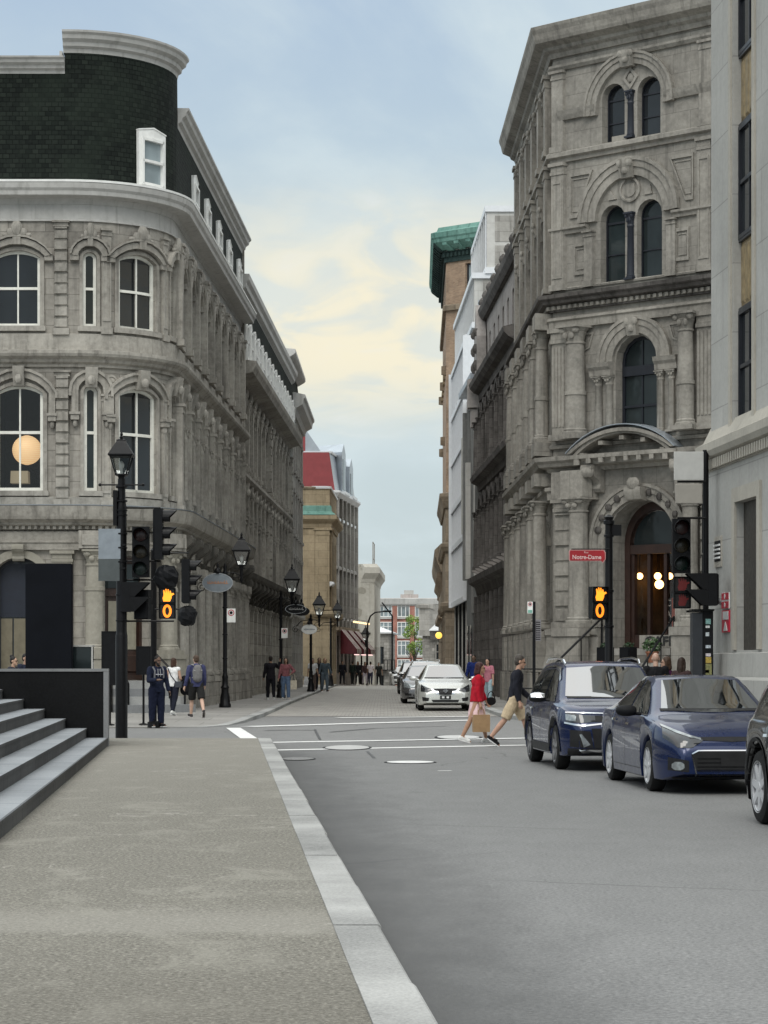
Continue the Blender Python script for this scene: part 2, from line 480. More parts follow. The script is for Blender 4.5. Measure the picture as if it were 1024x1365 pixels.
M['r2pale'] = stone('washed_attic_stone', (0.240, 0.222, 0.207), (0.451, 0.420, 0.398), fine=6, streak=.4, stain=.4)
M['lime'] = stone('smooth_limestone', (.325, .322, .302), (.455, .45, .425), joint=(2.1, 1.35), mortar=.72, fine=10, streak=.25, stain=.22, stainc=(.27, .26, .235), bmp=.1, bvar=.06)
M['limetrim'] = stone('limestone_trim', (0.320, 0.302, 0.262), (0.461, 0.434, 0.378), fine=10, streak=.3, stain=.25, stainc=(.25, .24, .215), bmp=.1)
M['cornice'] = stone('painted_cornice', (.40, .395, .375), (.56, .55, .525), fine=5, streak=.45, stain=.35, stainc=(.22, .21, .19), bmp=.08, rough=.6)
M['white'] = simple('white_paint', (.82, .82, .79), .45, var=.08)
M['cream'] = simple('cream_frame_paint', (.80, .79, .72), .5, var=.1)
M['shingle'] = shingle_mat()
M['glass'] = glass('dark_window_glass')
M['glass2'] = glass('green_window_glass', (.014, .019, .02), .05, .35)
M['glass3'] = glass('pale_window_glass', (.16, .19, .2), .06, .7)
M['clear'] = clear('clear_glass')
M['black'] = simple('black_cast_iron', (.004, .004, .005), .42, 0, .3, 8, spec=.25)
M['blackm'] = simple('matt_black_metal', (.005, .0055, .007), .6, 0, .25, 6, spec=.2)
M['monolith'] = simple('black_panel', (.005, .006, .009), .55, 0, .25, 1.5, spec=.1)
M['steel'] = simple('brushed_steel', (.45, .45, .46), .3, 1.0, .1)
M['darkframe'] = simple('dark_window_frame', (.012, .014, .02), .4, 0, .2)
M['copper'] = stone('copper_verdigris', (.09, .2, .17), (.2, .36, .31), fine=5, streak=.5, stain=.5, stainc=(.025, .05, .045), bmp=.1)
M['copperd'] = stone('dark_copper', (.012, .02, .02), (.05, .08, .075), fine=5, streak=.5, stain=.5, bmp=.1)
M['brick'] = brick_mat('tan_brick', (.30, .195, .125), (.41, .28, .185), (.3, .26, .21))
M['brickr'] = brick_mat('weathered_red_brick', (.26, .15, .105), (.34, .2, .14), (.25, .2, .17))
M['redbrick'] = brick_mat('red_brick', (.36, .13, .095), (.46, .18, .13), (.36, .26, .22))
M['redroof'] = simple('red_metal_roof', (.27, .05, .055), .6, 0, .12, 2)
M['beige'] = stone('warm_sandstone', (.25, .2, .13), (.43, .35, .24), joint=(1.2, .55), mortar=.7, fine=5, streak=.4, stain=.3, bvar=.1)
M['brown'] = stone('brown_sandstone', (0.184, 0.149, 0.109), (0.333, 0.270, 0.201), joint=(1.0, .5), mortar=.65, fine=5, streak=.5, stain=.4)
M['grey'] = stone('plain_grey_stone', (0.276, 0.264, 0.240), (0.432, 0.414, 0.384), joint=(1.2, .55), mortar=.7, fine=5, streak=.4, stain=.3)
M['palec'] = stone('pale_concrete', (.47, .46, .43), (.62, .61, .58), joint=(3.2, 3.6), mortar=.8, fine=5, streak=.3, stain=.2, stainc=(.33, .32, .29), bvar=.06)
M['whitef'] = simple('white_fins', (.74, .76, .78), .45, 0, .05)
M['conc'] = stone('raw_concrete', (0.143, 0.146, 0.140), (0.260, 0.260, 0.250), fine=6, streak=.5, stain=.3)
M['peel'] = stone('peeling_plaster', (.34, .32, .27), (.52, .5, .45), fine=4, streak=.3, stain=.9, stainc=(.17, .16, .13))
M['rubble'] = stone('rubble_stone', (.2, .19, .17), (.4, .38, .35), joint=(.5, .32), mortar=.5, fine=5, streak=.3, stain=.5, bvar=.35)
M['tin'] = simple('tin_roof', (.42, .46, .5), .4, .6, .12, 1)
M['tinw'] = simple('white_tin_roof', (.7, .71, .72), .45, .2, .1, 1)
M['wood'] = simple('brown_door_wood', (.035, .017, .012), .45, 0, .3, 4)
M['paint'] = paint_line_mat()
M['tar'] = simple('tar_seal', (.03, .03, .03), .5, 0, .3, 8)
M['iron'] = stone('manhole_iron', (.42, .42, .41), (.6, .6, .59), fine=30, bmp=.2, streak=0, stain=.3, stainc=(.2, .2, .2))
# ---------------------------------------------------------------- ground
def sst(t): t = min(1, max(0, t)); return t*t*(3 - 2*t)
def g(Y):
    z = .08 * sst((Y - 60) / 30)
    if Y > 158:
        t = min(Y, 420) - 158
        z -= .065 * (t*t/54 if t < 27 else t - 13.5)
    return z
def interp(tab, Y):
    if Y <= tab[0][0]: return tab[0][1]
    for (a, va), (b, vb) in zip(tab, tab[1:]):
        if Y <= b: return va + (vb - va) * (Y - a) / (b - a)
    return tab[-1][1]
def frange(a, b, n): return [a + (b - a)*i/n for i in range(n+1)]
def strip(name, Ys, xl, xr, zf, mat, nx=1, kerbs='', label=None):
    mb = MB(); mb.world = True
    f = lambda t, Y: t(Y) if callable(t) else t
    rows = []
    for Y in Ys:
        a, b = f(xl, Y), f(xr, Y); z = zf(Y)
        r = [(a + (b - a)*i/nx, Y, z) for i in range(nx+1)]
        if 'L' in kerbs: r = [(a, Y, z - .3)] + r
        if 'R' in kerbs: r = r + [(b, Y, z - .3)]
        rows.append(r)
    mb.loft(rows, closed=False)
    if 'N' in kerbs:
        r = rows[0]; mb.add(r + [(p[0], p[1], p[2] - .3) for p in r], [(i, i+1, len(r)+i+1, len(r)+i) for i in range(len(r)-1)])
    if 'F' in kerbs:
        r = rows[-1]; mb.add(r + [(p[0], p[1], p[2] - .3) for p in r], [(i, i+1, len(r)+i+1, len(r)+i) for i in range(len(r)-1)])
    o = mb.build(name, mat); o['kind'] = 'structure'
    return o
YF = [-40, 0, 30, 60, 65, 70, 75, 80, 85, 90, 120, 158] + frange(160, 190, 10) + [200, 240, 300, 420, 700, 2500]
strip('ground', YF, -900, 900, lambda Y: g(Y) - .06 - (.3 if Y > 300 else 0), M['earth'], 6)
KL = lambda Y: .872 - .0685*Y          # near left kerb, road side
KR = lambda Y: 7.55 - .0797*Y          # near right kerb
lk = [(57.0, -5.2), (57.6, -4.5), (59, -4.05), (62, -3.8), (68, -3.62), (76, -3.55), (152, -3.35), (260, -2.4)]
rk = [(61.5, 6.5), (62.2, 4.8), (63.5, 4.1), (66, 3.62), (70, 3.42), (78, 3.3), (112, 3.15), (152, 3.2), (260, 4.2)]
LK = lambda Y: interp(lk, Y)
RK = lambda Y: interp(rk, Y)
strip('road', frange(-6, 47, 20), KL, lambda Y: KR(Y) + .02, lambda Y: 0.0, M['asphalt'], 4)
strip('cross_street', [46.0, 50, 54, 58, 60, 62, 64, 66, 69], -70, 70, lambda Y: g(Y) - .006, M['asphalt2'], 8)
strip('cobbled_street', [68.6, 72, 75, 80, 85, 90, 120, 158] + frange(160, 190, 12) + [220, 262], lambda Y: LK(Y) - .05, lambda Y: RK(Y) + .05, lambda Y: g(Y) + .002, M['setts'], 3)
sw = lambda Y: g(Y) + .012 + .088*sst((Y - 57.5)/9)
YS = [57.0, 57.3, 57.6, 58.2, 59, 60, 62, 64, 66, 68, 70, 73, 76, 80, 85, 90, 120, 158] + frange(160, 190, 12) + [220, 262]
strip('far_pavement', YS, -70, lambda Y: LK(Y) - .28, sw, M['walk'], 4, 'N')
strip('kerb', YS, lambda Y: LK(Y) - .28, LK, lambda Y: sw(Y) + .003, M['granite'], 1, 'RLN')
YR = [61.5, 61.8, 62.2, 63.5, 64.5, 66, 68, 70, 73, 76, 80, 85, 90, 120, 158] + frange(160, 190, 12) + [220, 262]
strip('far_pavement', YR, lambda Y: RK(Y) + .28, 70, lambda Y: g(Y) + .1, M['walk'], 4, 'N')
strip('kerb', YR, RK, lambda Y: RK(Y) + .28, lambda Y: g(Y) + .103, M['granite'], 1, 'RLN')
strip('near_pavement', frange(-6, 46, 40), lambda Y: -9.5 - .0797*Y, lambda Y: KL(Y) - .27, lambda Y: .10, M['aggregate'], 2, 'FL')
strip('near_pavement', frange(-6, 45.5, 30), lambda Y: KR(Y) + .3, 30, lambda Y: .11, M['walk'], 3, 'F')
strip('kerb', frange(-6, 45.5, 30), KR, lambda Y: KR(Y) + .3, lambda Y: .113, M['granite'], 1, 'LF')
# kerb of separate granite stones beside the near pavement
mb = MB(); mb.world = True
Y = -3.2; rnd = random.Random(4)
while Y < 46:
    Ln = min(2.32 + rnd.uniform(-.12, .12), 46 - Y)
    if Ln < .3: break
    a, b = Y + .011, Y + Ln - .011
    dz = rnd.uniform(-.004, .004); w = .27
    x0 = lambda q: KL(q) - w; e = rnd.uniform(-.008, .008)
    q = .016
    secs = [[(KL(t) - w, t, -.2), (KL(t) + e, t, -.2), (KL(t) + e, t, .095 + dz), (KL(t) - q + e, t, .108 + dz), (KL(t) - w, t, .108 + dz)] for t in (a, b)]
    mb.loft(secs); Y += Ln
o = mb.build('kerb', M['granite']); o['kind'] = 'structure'

# ---------------------------------------------------------------- painted lines
def line(pts, w, name='road_marking', mat='paint'):
    """pts in photo pixels on the road"""
    P = []
    for x, y in pts:
        Y = F*H/(y - HY)
        for _ in range(3): Y = F*(H - g(Y))/(y - HY)
        P.append(Vector((wx(x, Y), Y)))
    mb = MB(); mb.world = True
    rows = []
    for i, p in enumerate(P):
        t = (P[min(i+1, len(P)-1)] - P[max(0, i-1)]).normalized(); n = Vector((t.y, -t.x))
        rows.append([(p.x - n.x*w/2, p.y - n.y*w/2, g(p.y) + .006), (p.x + n.x*w/2, p.y + n.y*w/2, g(p.y) + .006)])
    mb.loft(rows, closed=False)
    o = mb.build(name, M[mat]); o['kind'] = 'structure'
def sub(a, b, n): return [(a[0] + (b[0]-a[0])*i/n, a[1] + (b[1]-a[1])*i/n) for i in range(n+1)]
line(sub((366, 1000.3), (704, 993.5), 8), .40)
line(sub((340, 990.3), (704, 984.2), 8), .44)
line(sub((330, 968.8), (640, 959.8), 8), .62)
line(sub((450, 957.0), (640, 955.2), 6), .7)
line(sub((311, 970.5), (340, 990), 4), .36)
line(sub((150, 966), (178, 967), 2), .5)
line(sub((584, 1028), (602, 1027.8), 1), .12)
for P_, w_ in (([(353, 974), (385, 973.2), (420, 973.5)], .18), ([(420, 972.5), (423, 979), (427, 986)], .05), ([(490, 1002), (499, 1011)], .05), ([(360, 984), (330, 986)], .12), ([(596, 968), (500, 971), (440, 976)], .1)): line(P_, w_, 'tar_seam', 'tar')
def cover(x, y, r, ry, label, mat='iron'):
    Y = F*H/(y - HY); X = wx(x, Y)
    o = thing('manhole_cover', label, 'manhole cover', (X, Y, g(Y)))
    mb = MB()
    n = 28; mb.loft([[(r*cos(2*pi*k/n), ry*sin(2*pi*k/n), z) for k in range(n)] for z in (-.03, .012)])
    mb.build('cover_plate', M[mat], o)
    mb = MB()
    I = [(r*1.0*cos(2*pi*k/n), ry*sin(2*pi*k/n)) for k in range(n)]; O = [(r*1.12*cos(2*pi*k/n), ry*1.12*sin(2*pi*k/n)) for k in range(n)]
    mb.loft([[(i[0], i[1], -.03), (i[0], i[1], .008), (q[0], q[1], .008), (q[0], q[1], -.03)] for i, q in zip(I, O)], ring=True)
    mb.build('cover_rim', M['blackm'], o)
cover(463, 997, .42, 1.1, 'pale oval manhole cover at left in the crosswalk', 'iron')
cover(611, 983, .46, 1.2, 'pale oval manhole cover between the feet of the walkers in red and black', 'iron')
cover(547, 1016.5, .38, .42, 'thin white manhole cover in front of the crosswalk', 'paint')
cover(397, 1012, .27, .55, 'dark manhole cover with a pale tag beside the end of the kerb', 'asphalt2')

# ---------------------------------------------------------------- granite stairs, wall, pylon
RD = Vector((-.0793, .9968)); RP = Vector((-.9968, -.0793))     # along the near road, and away from it
SO = Vector((-5.03, 41.4))
def stair_pt(q):      # (a along the road towards camera, b away from the road, z)
    v = SO - RD*q[0] + RP*q[1]; return (v.x, v.y, q[2])
st = thing('granite_stairs', 'broad pale granite steps rising from the pavement to a dark wall', 'stairs', (SO.x, SO.y, .1))
for k in range(9):
    z1 = .1 + .158 + k*.176
    b0 = k*.377
    mb = WMB(); mb.fac = stair_pt
    z0 = z1 - .19 if k else 0.0
    mb.cur = 0
    a0, a1 = 0.0, 40.0
    mb.add([(a0, b0 - .012, z1), (a1, b0 - .012, z1), (a1, b0 + .40, z1), (a0, b0 + .40, z1)], [(0, 1, 2, 3)])
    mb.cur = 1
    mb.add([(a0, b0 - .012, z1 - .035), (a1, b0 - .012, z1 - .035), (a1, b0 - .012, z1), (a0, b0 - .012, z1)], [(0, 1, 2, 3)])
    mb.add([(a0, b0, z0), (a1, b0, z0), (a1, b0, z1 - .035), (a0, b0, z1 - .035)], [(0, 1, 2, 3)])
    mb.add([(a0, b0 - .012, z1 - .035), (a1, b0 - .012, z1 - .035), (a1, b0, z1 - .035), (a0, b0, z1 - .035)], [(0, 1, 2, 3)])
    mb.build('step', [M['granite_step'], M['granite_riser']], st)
wl = thing('granite_wall', 'low dark granite wall closing the end of the steps', 'wall', (SO.x, SO.y, 0))
mb = WMB(); mb.fac = stair_pt; mb.box(-.3, -.002, .07, 14, 0, 1.46); mb.build('wall_panel', M['granite_dark'], wl)
mb = WMB(); mb.fac = stair_pt; mb.box(-.36, .02, -.02, 14, 1.462, 1.512); mb.build('coping', M['granite_cap'], wl)
mb = WMB(); mb.fac = stair_pt; mb.box(-.36, .015, -.02, .068, 0, 1.46); mb.build('end_slab', M['granite_cap'], wl)
mb = WMB(); mb.fac = stair_pt; mb.box(-2.9, -.365, .1, 14, .0, 1.44); mb.build('platform', M['granite_cap'], wl)
py = thing('black_pylon', 'tall plain black pylon standing behind the granite wall', 'pylon', (wx(66, 42.6), 42.6, 1.44), .03)
mb = MB(); w = .435
prof = [(-w, -.11), (w - .02, -.11), (w, -.09), (w, .09), (w - .02, .11), (-w, .11)]
mb.loft([[(x, y, z) for x, y in prof] for z in (0, 2.02)]); mb.build('panel', M['monolith'], py)
mb = MB(); mb.box(-w + .03, w - .03, -.09, .09, 2.02, 2.035); mb.build('cap', M['blackm'], py)
gp = thing('glass_case', 'small dark glass case with pale edges beside the black pylon', 'glass case', (wx(110, 43), 43, 1.44))
hw = .19
mb = MB(); mb.box(-hw, hw, -.18, .18, .02, .48); mb.build('case_glass', M['glass2'], gp)
mb = MB()
mb.box(-hw-.02, hw+.02, -.2, .2, .482, .515); mb.box(hw+.002, hw+.03, -.2, -.17, 0, .48); mb.box(-hw-.03, -hw-.002, -.2, -.17, 0, .48); mb.box(-hw, hw, -.2, -.182, 0, .03)
mb.build('case_frame', M['cornice'], gp)

# ---------------------------------------------------------------- camera and light
cam = bpy.data.cameras.new('camera'); co = link(bpy.data.objects.new('camera', cam)); SC.camera = co
co.location = (0, 0, H); co.rotation_euler = (pi/2, 0, 0)
cam.sensor_fit = 'HORIZONTAL'; cam.sensor_width = 36; cam.lens = 36*F/1024; cam.shift_y = (HY - 682.5)/1024
cam.clip_start = .1; cam.clip_end = 6000
SUN_EL, SUN_AZ = radians(45), radians(190)     # azimuth clockwise from +Y
sl = bpy.data.lights.new('sun', 'SUN'); so = link(bpy.data.objects.new('sun', sl))
sl.energy = 1.15; sl.angle = radians(30); sl.color = (1, .95, .88)
d = Vector((sin(SUN_AZ)*cos(SUN_EL), cos(SUN_AZ)*cos(SUN_EL), sin(SUN_EL)))
so.rotation_euler = (-d).to_track_quat('-Z', 'Y').to_euler()
W = bpy.data.worlds.new('World'); SC.world = W; W.use_nodes = True
N, L = W.node_tree.nodes, W.node_tree.links
bg = N['Background']; bg.inputs['Strength'].default_value = 0.1
sky = N.new('ShaderNodeTexSky'); sky.sky_type = 'NISHITA'; sky.sun_disc = False
sky.sun_elevation = SUN_EL; sky.sun_rotation = SUN_AZ; sky.air_density = 1.2; sky.dust_density = 2
tc = N.new('ShaderNodeTexCoord').outputs['Generated']
sp = N.new('ShaderNodeSeparateXYZ'); L.new(tc, sp.inputs[0])
elev = sp.outputs[2]                          # sine of the elevation
# clouds: stretched noise on the dome (direction projected to a cloud deck)
den = math_n(N, L, 'ADD', elev, .12)
cmb = N.new('ShaderNodeCombineXYZ')
L.new(math_n(N, L, 'DIVIDE', sp.outputs[0], den), cmb.inputs[0]); L.new(math_n(N, L, 'DIVIDE', sp.outputs[1], den), cmb.inputs[1])
cv = mapping(N, L, cmb.outputs[0], (1.5, .75, 1), (0, 0, .35))
n1 = noise_n(N, L, cv, 1.1, 7, .56, .5)
n2 = noise_n(N, L, mapping(N, L, cmb.outputs[0], (2.2, 1.5, 1), (0, 0, -.5)), 2.4, 4, .5, .7)
base = ramp(N, L, math_n(N, L, 'MULTIPLY', elev, 2.0), [(0, (5.9, 6.8, 7.0)), (.16, (5.8, 6.8, 7.1)), (.26, (6.0, 7.0, 7.35)), (.42, (5.3, 6.5, 7.35)), (.56, (4.5, 5.75, 7.2)), (.75, (5.9, 6.4, 7.0)), (1, (6.9, 6.8, 6.6))])
base = mix(N, L, .04, base, sky.outputs[0])
# pale and warm cloud sheets where the sun is behind the deck
pale = math_n(N, L, 'MULTIPLY', smooth(N, L, n1, .38, .66), .75)
c = mix(N, L, pale, base, (6.7, 7.75, 8.1))
wz1 = math_n(N, L, 'MULTIPLY', smooth(N, L, elev, .088, .135), smooth(N, L, elev, .225, .155))
wm = math_n(N, L, 'MULTIPLY', wz1, smooth(N, L, sp.outputs[0], -.16, -.02))
wm2 = math_n(N, L, 'MULTIPLY', wm, math_n(N, L, 'ADD', .42, math_n(N, L, 'MULTIPLY', smooth(N, L, n2, .40, .60), .58)))
c = mix(N, L, math_n(N, L, 'MULTIPLY', wm2, .92), c, (9.6, 8.85, 6.75))
c = mix(N, L, math_n(N, L, 'MULTIPLY', smooth(N, L, math_n(N, L, 'MULTIPLY', n2, n1), .30, .42), .35), c, (8.2, 8.6, 8.8))
# brighter overhead, as under an even overcast
up = ramp(N, L, elev, [(.28, 1.0), (.5, 1.9), (1, 2.7)])
c = mix(N, L, 1.0, c, up, 'MULTIPLY')
L.new(c, bg.inputs['Color'])
SC.view_settings.view_transform = 'Standard'; SC.view_settings.look = 'None'
SC.view_settings.exposure = 0.0; SC.view_settings.gamma = 1
SC.render.engine = 'CYCLES'; SC.cycles.use_denoising = True
SC.cycles.max_bounces = 6; SC.cycles.diffuse_bounces = 3; SC.cycles.glossy_bounces = 3; SC.cycles.transparent_max_bounces = 8
SC.cycles.sample_clamp_indirect = 6
# ---------------------------------------------------------------- people
from mathutils import noise as mnoise
def prim_ball(bm, c, r, rot=None, seg=12, ring=8):
    m = Matrix.Translation(c)
    if rot is not None: m = m @ rot.to_4x4()
    m = m @ Matrix.Diagonal((r[0], r[1], r[2], 1)) if not isinstance(r, (int, float)) else m @ Matrix.Diagonal((r, r, r, 1))
    top_ = bm.verts.new(m @ Vector((0, 0, 1))); bot = bm.verts.new(m @ Vector((0, 0, -1)))
    R_ = [[bm.verts.new(m @ Vector((sin(pi*i/ring)*cos(2*pi*j/seg), sin(pi*i/ring)*sin(2*pi*j/seg), cos(pi*i/ring)))) for j in range(seg)] for i in range(1, ring)]
    for j in range(seg):
        l = (j + 1) % seg
        bm.faces.new((top_, R_[0][j], R_[0][l])); bm.faces.new((bot, R_[-1][l], R_[-1][j]))
        for a, b in zip(R_, R_[1:]): bm.faces.new((a[j], b[j], b[l], a[l]))
def prim_cone(bm, a, b, r1, r2, ball1=True, ball2=True, flat=1.0, axis=None):
    a, b = Vector(a), Vector(b); d = b - a; L_ = d.length
    if L_ < 1e-5: return
    q = d.to_track_quat('Z', 'Y')
    m = Matrix.Translation((a + b)/2) @ q.to_matrix().to_4x4()
    bmesh.ops.create_cone(bm, cap_ends=True, segments=14, radius1=r1, radius2=r2, depth=L_, matrix=m)
    if ball1: prim_ball(bm, a, r1)
    if ball2: prim_ball(bm, b, r2)
def remesh(bm, name, mat, parent, vox, fold=0.0, seed=0, smooth=2):
    me = bpy.data.meshes.new(name); bm.to_mesh(me); bm.free()
    o = bpy.data.objects.new(name, me); link(o)
    md = o.modifiers.new('r', 'REMESH'); md.mode = 'VOXEL'; md.voxel_size = vox; md.use_smooth_shade = True
    dg = bpy.context.evaluated_depsgraph_get(); m2 = bpy.data.meshes.new_from_object(o.evaluated_get(dg))
    o.modifiers.clear(); o.data = m2; bpy.data.meshes.remove(me); m2.name = name
    b2 = bmesh.new(); b2.from_mesh(m2)
    for _ in range(smooth): bmesh.ops.smooth_vert(b2, verts=b2.verts, factor=.5, use_axis_x=True, use_axis_y=True, use_axis_z=True)
    if fold:
        b2.normal_update(); of = Vector((seed*3.1, seed*1.7, seed))
        for v in b2.verts:
            p = v.co
            n_ = mnoise.noise(Vector((p.x*9, p.y*9, p.z*5)) + of)*.7 + mnoise.noise(Vector((p.x*22, p.y*22, p.z*13)) + of)*.4
            v.co = p + v.normal*fold*n_
    for f in b2.faces: f.smooth = True
    b2.to_mesh(m2); b2.free()
    m2.materials.clear(); m2.materials.append(mat)
    o.parent = parent
    return o
def dirv(a, b, s):    # a: swing forward (deg), b: out to the side s
    a, b = radians(a), radians(b)
    return Vector((s*sin(b), -sin(a)*cos(b), -cos(a)*cos(b)))
skin_c = {}
def skin(c):
    if c not in skin_c: skin_c[c] = simple('skin_tone_%d' % len(skin_c), c, .5, 0, .1, 9)
    return skin_c[c]
cl_c = {}
def cloth(c):
    if c not in cl_c: cl_c[c] = simple('cloth_%d' % len(cl_c), c, .85, 0, .18, 14, spec=.2, bmp=.2)
    return cl_c[c]
def person(label, loc, rz, h=1.75, legs=((0, 0), (0, 0)), arms=((4, 8, 10), (4, 8, 10)), lean=3, head=(0, 0), skinc=(.42, .25, .17), hairc=(.02, .014, .01), hair='short',
           top=(.1, .1, .1), sleeve=2.0, topl=0.0, loose=1.0, bottom=(.03, .03, .04), bleg=2.0, bwide=1.0, skirt=False, shoe=(.02, .02, .02), sole=(.6, .6, .6), vox=.011, group=None, beard=False, glasses=False, female=False, hood=False):
    """legs: (thigh swing, knee bend) left/right of the figure; arms: (swing, out, elbow bend)"""
    t = thing('person', label, 'person', loc, rz, group)
    k = h/1.75; V = Vector
    sw = (.165 if female else .19)*k; hw = (.095 if female else .09)*k
    J = {}
    pel = V((0, 0, 0)); ln = radians(lean)
    up = V((0, -sin(ln), cos(ln)))
    for i, s in enumerate((1, -1)):
        th, kn = legs[i]
        hip = pel + V((s*hw, 0, -.02*k)); knee = hip + dirv(th, 2, s)*.43*k; ank = knee + dirv(th - kn, 0, s)*.40*k
        fa = th - kn
        heel_up = max(0, -fa - 12) if kn > 8 or fa < -15 else 0
        fp = radians(min(60, heel_up*1.3)) if fa < 0 else -radians(min(18, fa*.5))
        toe = ank + V((s*.03*k, -cos(fp)*.17*k, -sin(fp)*.17*k - .045*k))
        heel = ank + V((0, cos(fp)*.05*k + sin(fp)*-.02*k, sin(fp)*.05*k - .05*k))
        J[i] = (hip, knee, ank, toe, heel)
    low = min(min(J[i][3].z, J[i][4].z) for i in (0, 1)) - .03*k
    off = V((0, 0, -low)); pel = pel + off
    for i in (0, 1): J[i] = tuple(p + off for p in J[i])
    waist = pel + up*.16*k; chest = pel + up*.36*k; neck = pel + up*.53*k; headc = neck + up*.155*k + V((0, -.025*k, 0))
    A = {}
    for i, s in enumerate((1, -1)):
        sw_, out, el = arms[i][:3]; ins = arms[i][3] if len(arms[i]) > 3 else 0
        sh = pel + up*.475*k + V((s*sw, 0, 0)); d1 = dirv(sw_, out, s); elb = sh + d1*.29*k
        d2 = dirv(sw_ + el, out - ins, s); wr = elb + d2*.25*k
        A[i] = (sh, elb, wr, d2)
    # --- body: one surface
    bm = bmesh.new()
    prim_ball(bm, pel, (.145*k, .10*k, .12*k)); prim_ball(bm, waist, (.125*k, .09*k, .13*k)); prim_ball(bm, chest, (.15*k, .10*k, .16*k))
    prim_cone(bm, neck - up*.04*k, headc, .055*k, .05*k)
    for i, s in enumerate((1, -1)):
        hip, knee, ank, toe, heel = J[i]
        prim_cone(bm, hip, knee, .082*k, .054*k); prim_cone(bm, knee, knee.lerp(ank, .35), .052*k, .056*k); prim_cone(bm, knee.lerp(ank, .35), ank, .056*k, .036*k)
        prim_cone(bm, ank, toe, .036*k, .03*k); prim_cone(bm, ank, heel, .036*k, .034*k)
        sh, elb, wr, d2 = A[i]
        prim_cone(bm, sh, elb, .05*k, .039*k); prim_cone(bm, elb, wr, .04*k, .026*k)
        # hand: palm, four curled fingers of different lengths and a thumb from the side of the palm
        side = V((1, 0, 0)) - d2*d2.x; side = side.normalized() if side.length > .2 else V((0, 1, 0)); fwd = V((0, -1, 0)) - d2*V((0, -1, 0)).dot(d2); fwd = fwd.normalized() if fwd.length > .2 else V((0, 0, -1))
        inn = -side*s
        palm = wr + d2*.085*k
        prim_cone(bm, wr, palm, .026*k, .03*k)
        prim_ball(bm, wr + d2*.06*k, (.024*k, .024*k, .045*k), d2.to_track_quat('Z', 'Y').to_matrix())
        fr = max(.0085*k, vox*.8)
        for q, ln_ in ((-1.5, .055), (-.5, .068), (.5, .072), (1.5, .062)):
            b0 = palm + fwd*q*.021*k; b1 = b0 + (d2*.8 + inn*.25).normalized()*ln_*.55*k; b2_ = b1 + (d2*.5 + inn*.75).normalized()*ln_*.5*k
            prim_cone(bm, b0, b1, fr, fr*.95); prim_cone(bm, b1, b2_, fr*.95, fr*.8)
        tb = wr + d2*.035*k + fwd*.026*k; t1 = tb + (d2*.6 + fwd*.7 + inn*.3).normalized()*.04*k; prim_cone(bm, tb, t1, fr*1.15, fr); prim_cone(bm, t1, t1 + (d2*.9 + fwd*.2 + inn*.3).normalized()*.03*k, fr, fr*.85)
    ya, pi_ = radians(head[0]), radians(head[1])
    Rh = Matrix.Rotation(ya, 3, 'Z') @ Matrix.Rotation(pi_, 3, 'X')
    hk = k*1.0
    def hp(x, y, z): return headc + Rh @ V((x*hk, y*hk, z*hk))
    prim_ball(bm, hp(0, .012, .03), (.074*hk, .092*hk, .092*hk), Rh); prim_ball(bm, hp(0, -.02, -.04), (.056*hk, .066*hk, .075*hk), Rh)
    prim_cone(bm, hp(0, -.082, .005), hp(0, -.103, -.024), .011*hk, .016*hk); prim_ball(bm, hp(0, -.072, -.085), .028*hk); prim_ball(bm, hp(0, -.085, -.05), (.022*hk, .012*hk, .009*hk), Rh)
    prim_ball(bm, hp(0, -.075, .026), (.05*hk, .016*hk, .012*hk), Rh)
    for s in (1, -1): prim_ball(bm, hp(s*.074, .012, -.005), (.012*hk, .022*hk, .032*hk), Rh)
    remesh(bm, 'body', skin(skinc), t, vox, smooth=1)
    # --- eyes
    if vox < .0115:
        bm = bmesh.new()
        for s in (1, -1): prim_ball(bm, hp(s*.03, -.083, .006), .011*hk, None, 8, 6)
        me = bpy.data.meshes.new('eyes'); bm.to_mesh(me); bm.free(); o = bpy.data.objects.new('eyes', me); link(o); me.materials.append(M['blackm']); o.parent = t
    # --- hair
    if hair != 'bald':
        bm = bmesh.new()
        prim_ball(bm, hp(0, .026, .052), (.083*hk, .094*hk, .086*hk), Rh); prim_ball(bm, hp(0, .05, .0), (.078*hk, .066*hk, .085*hk), Rh)
        if hair == 'short': pass
        if hair in ('bob', 'long'):
            for s in (1, -1): prim_cone(bm, hp(s*.066, .02, .03), hp(s*.07, .03, -.11), .034*hk, .03*hk)
            prim_cone(bm, hp(0, .06, .03), hp(0, .075, -.11), .062*hk, .06*hk)
        if hair == 'long':
            for s in (1, -1): prim_cone(bm, hp(s*.06, .045, -.08), hp(s*.075, .05, -.27), .036*hk, .026*hk)
            prim_cone(bm, hp(0, .075, -.08), hp(0, .09, -.30), .062*hk, .045*hk)
        if hair == 'bun': prim_ball(bm, hp(0, .08, .135), .045*hk)
        o = remesh(bm, 'hair', simple('hair_colour', hairc, .55, 0, .4, 40, spec=.3), t, max(vox, .009), .006, 3, 1)
    if beard:
        bm = bmesh.new(); prim_ball(bm, hp(0, -.042, -.085), (.056*hk, .055*hk, .045*hk), Rh); prim_cone(bm, hp(-.055, -.015, -.03), hp(.0, -.06, -.1), .02*hk, .035*hk); prim_cone(bm, hp(.055, -.015, -.03), hp(.0, -.06, -.1), .02*hk, .035*hk); remesh(bm, 'beard', simple('beard_colour', hairc, .7), t, max(.008, vox), .004, 5, 1)
    if glasses:
        mb = MB()
        for s in (1, -1): mb.tube([tuple(hp(s*.03 + .024*cos(a*pi/5), -.094, .006 + .019*sin(a*pi/5))) for a in range(11)], .004, 5)
        mb.tube([tuple(hp(-.008, -.095, .008)), tuple(hp(.008, -.095, .008))], .004, 5); mb.build('glasses', M['blackm'], t, loc=(0, 0, 0))
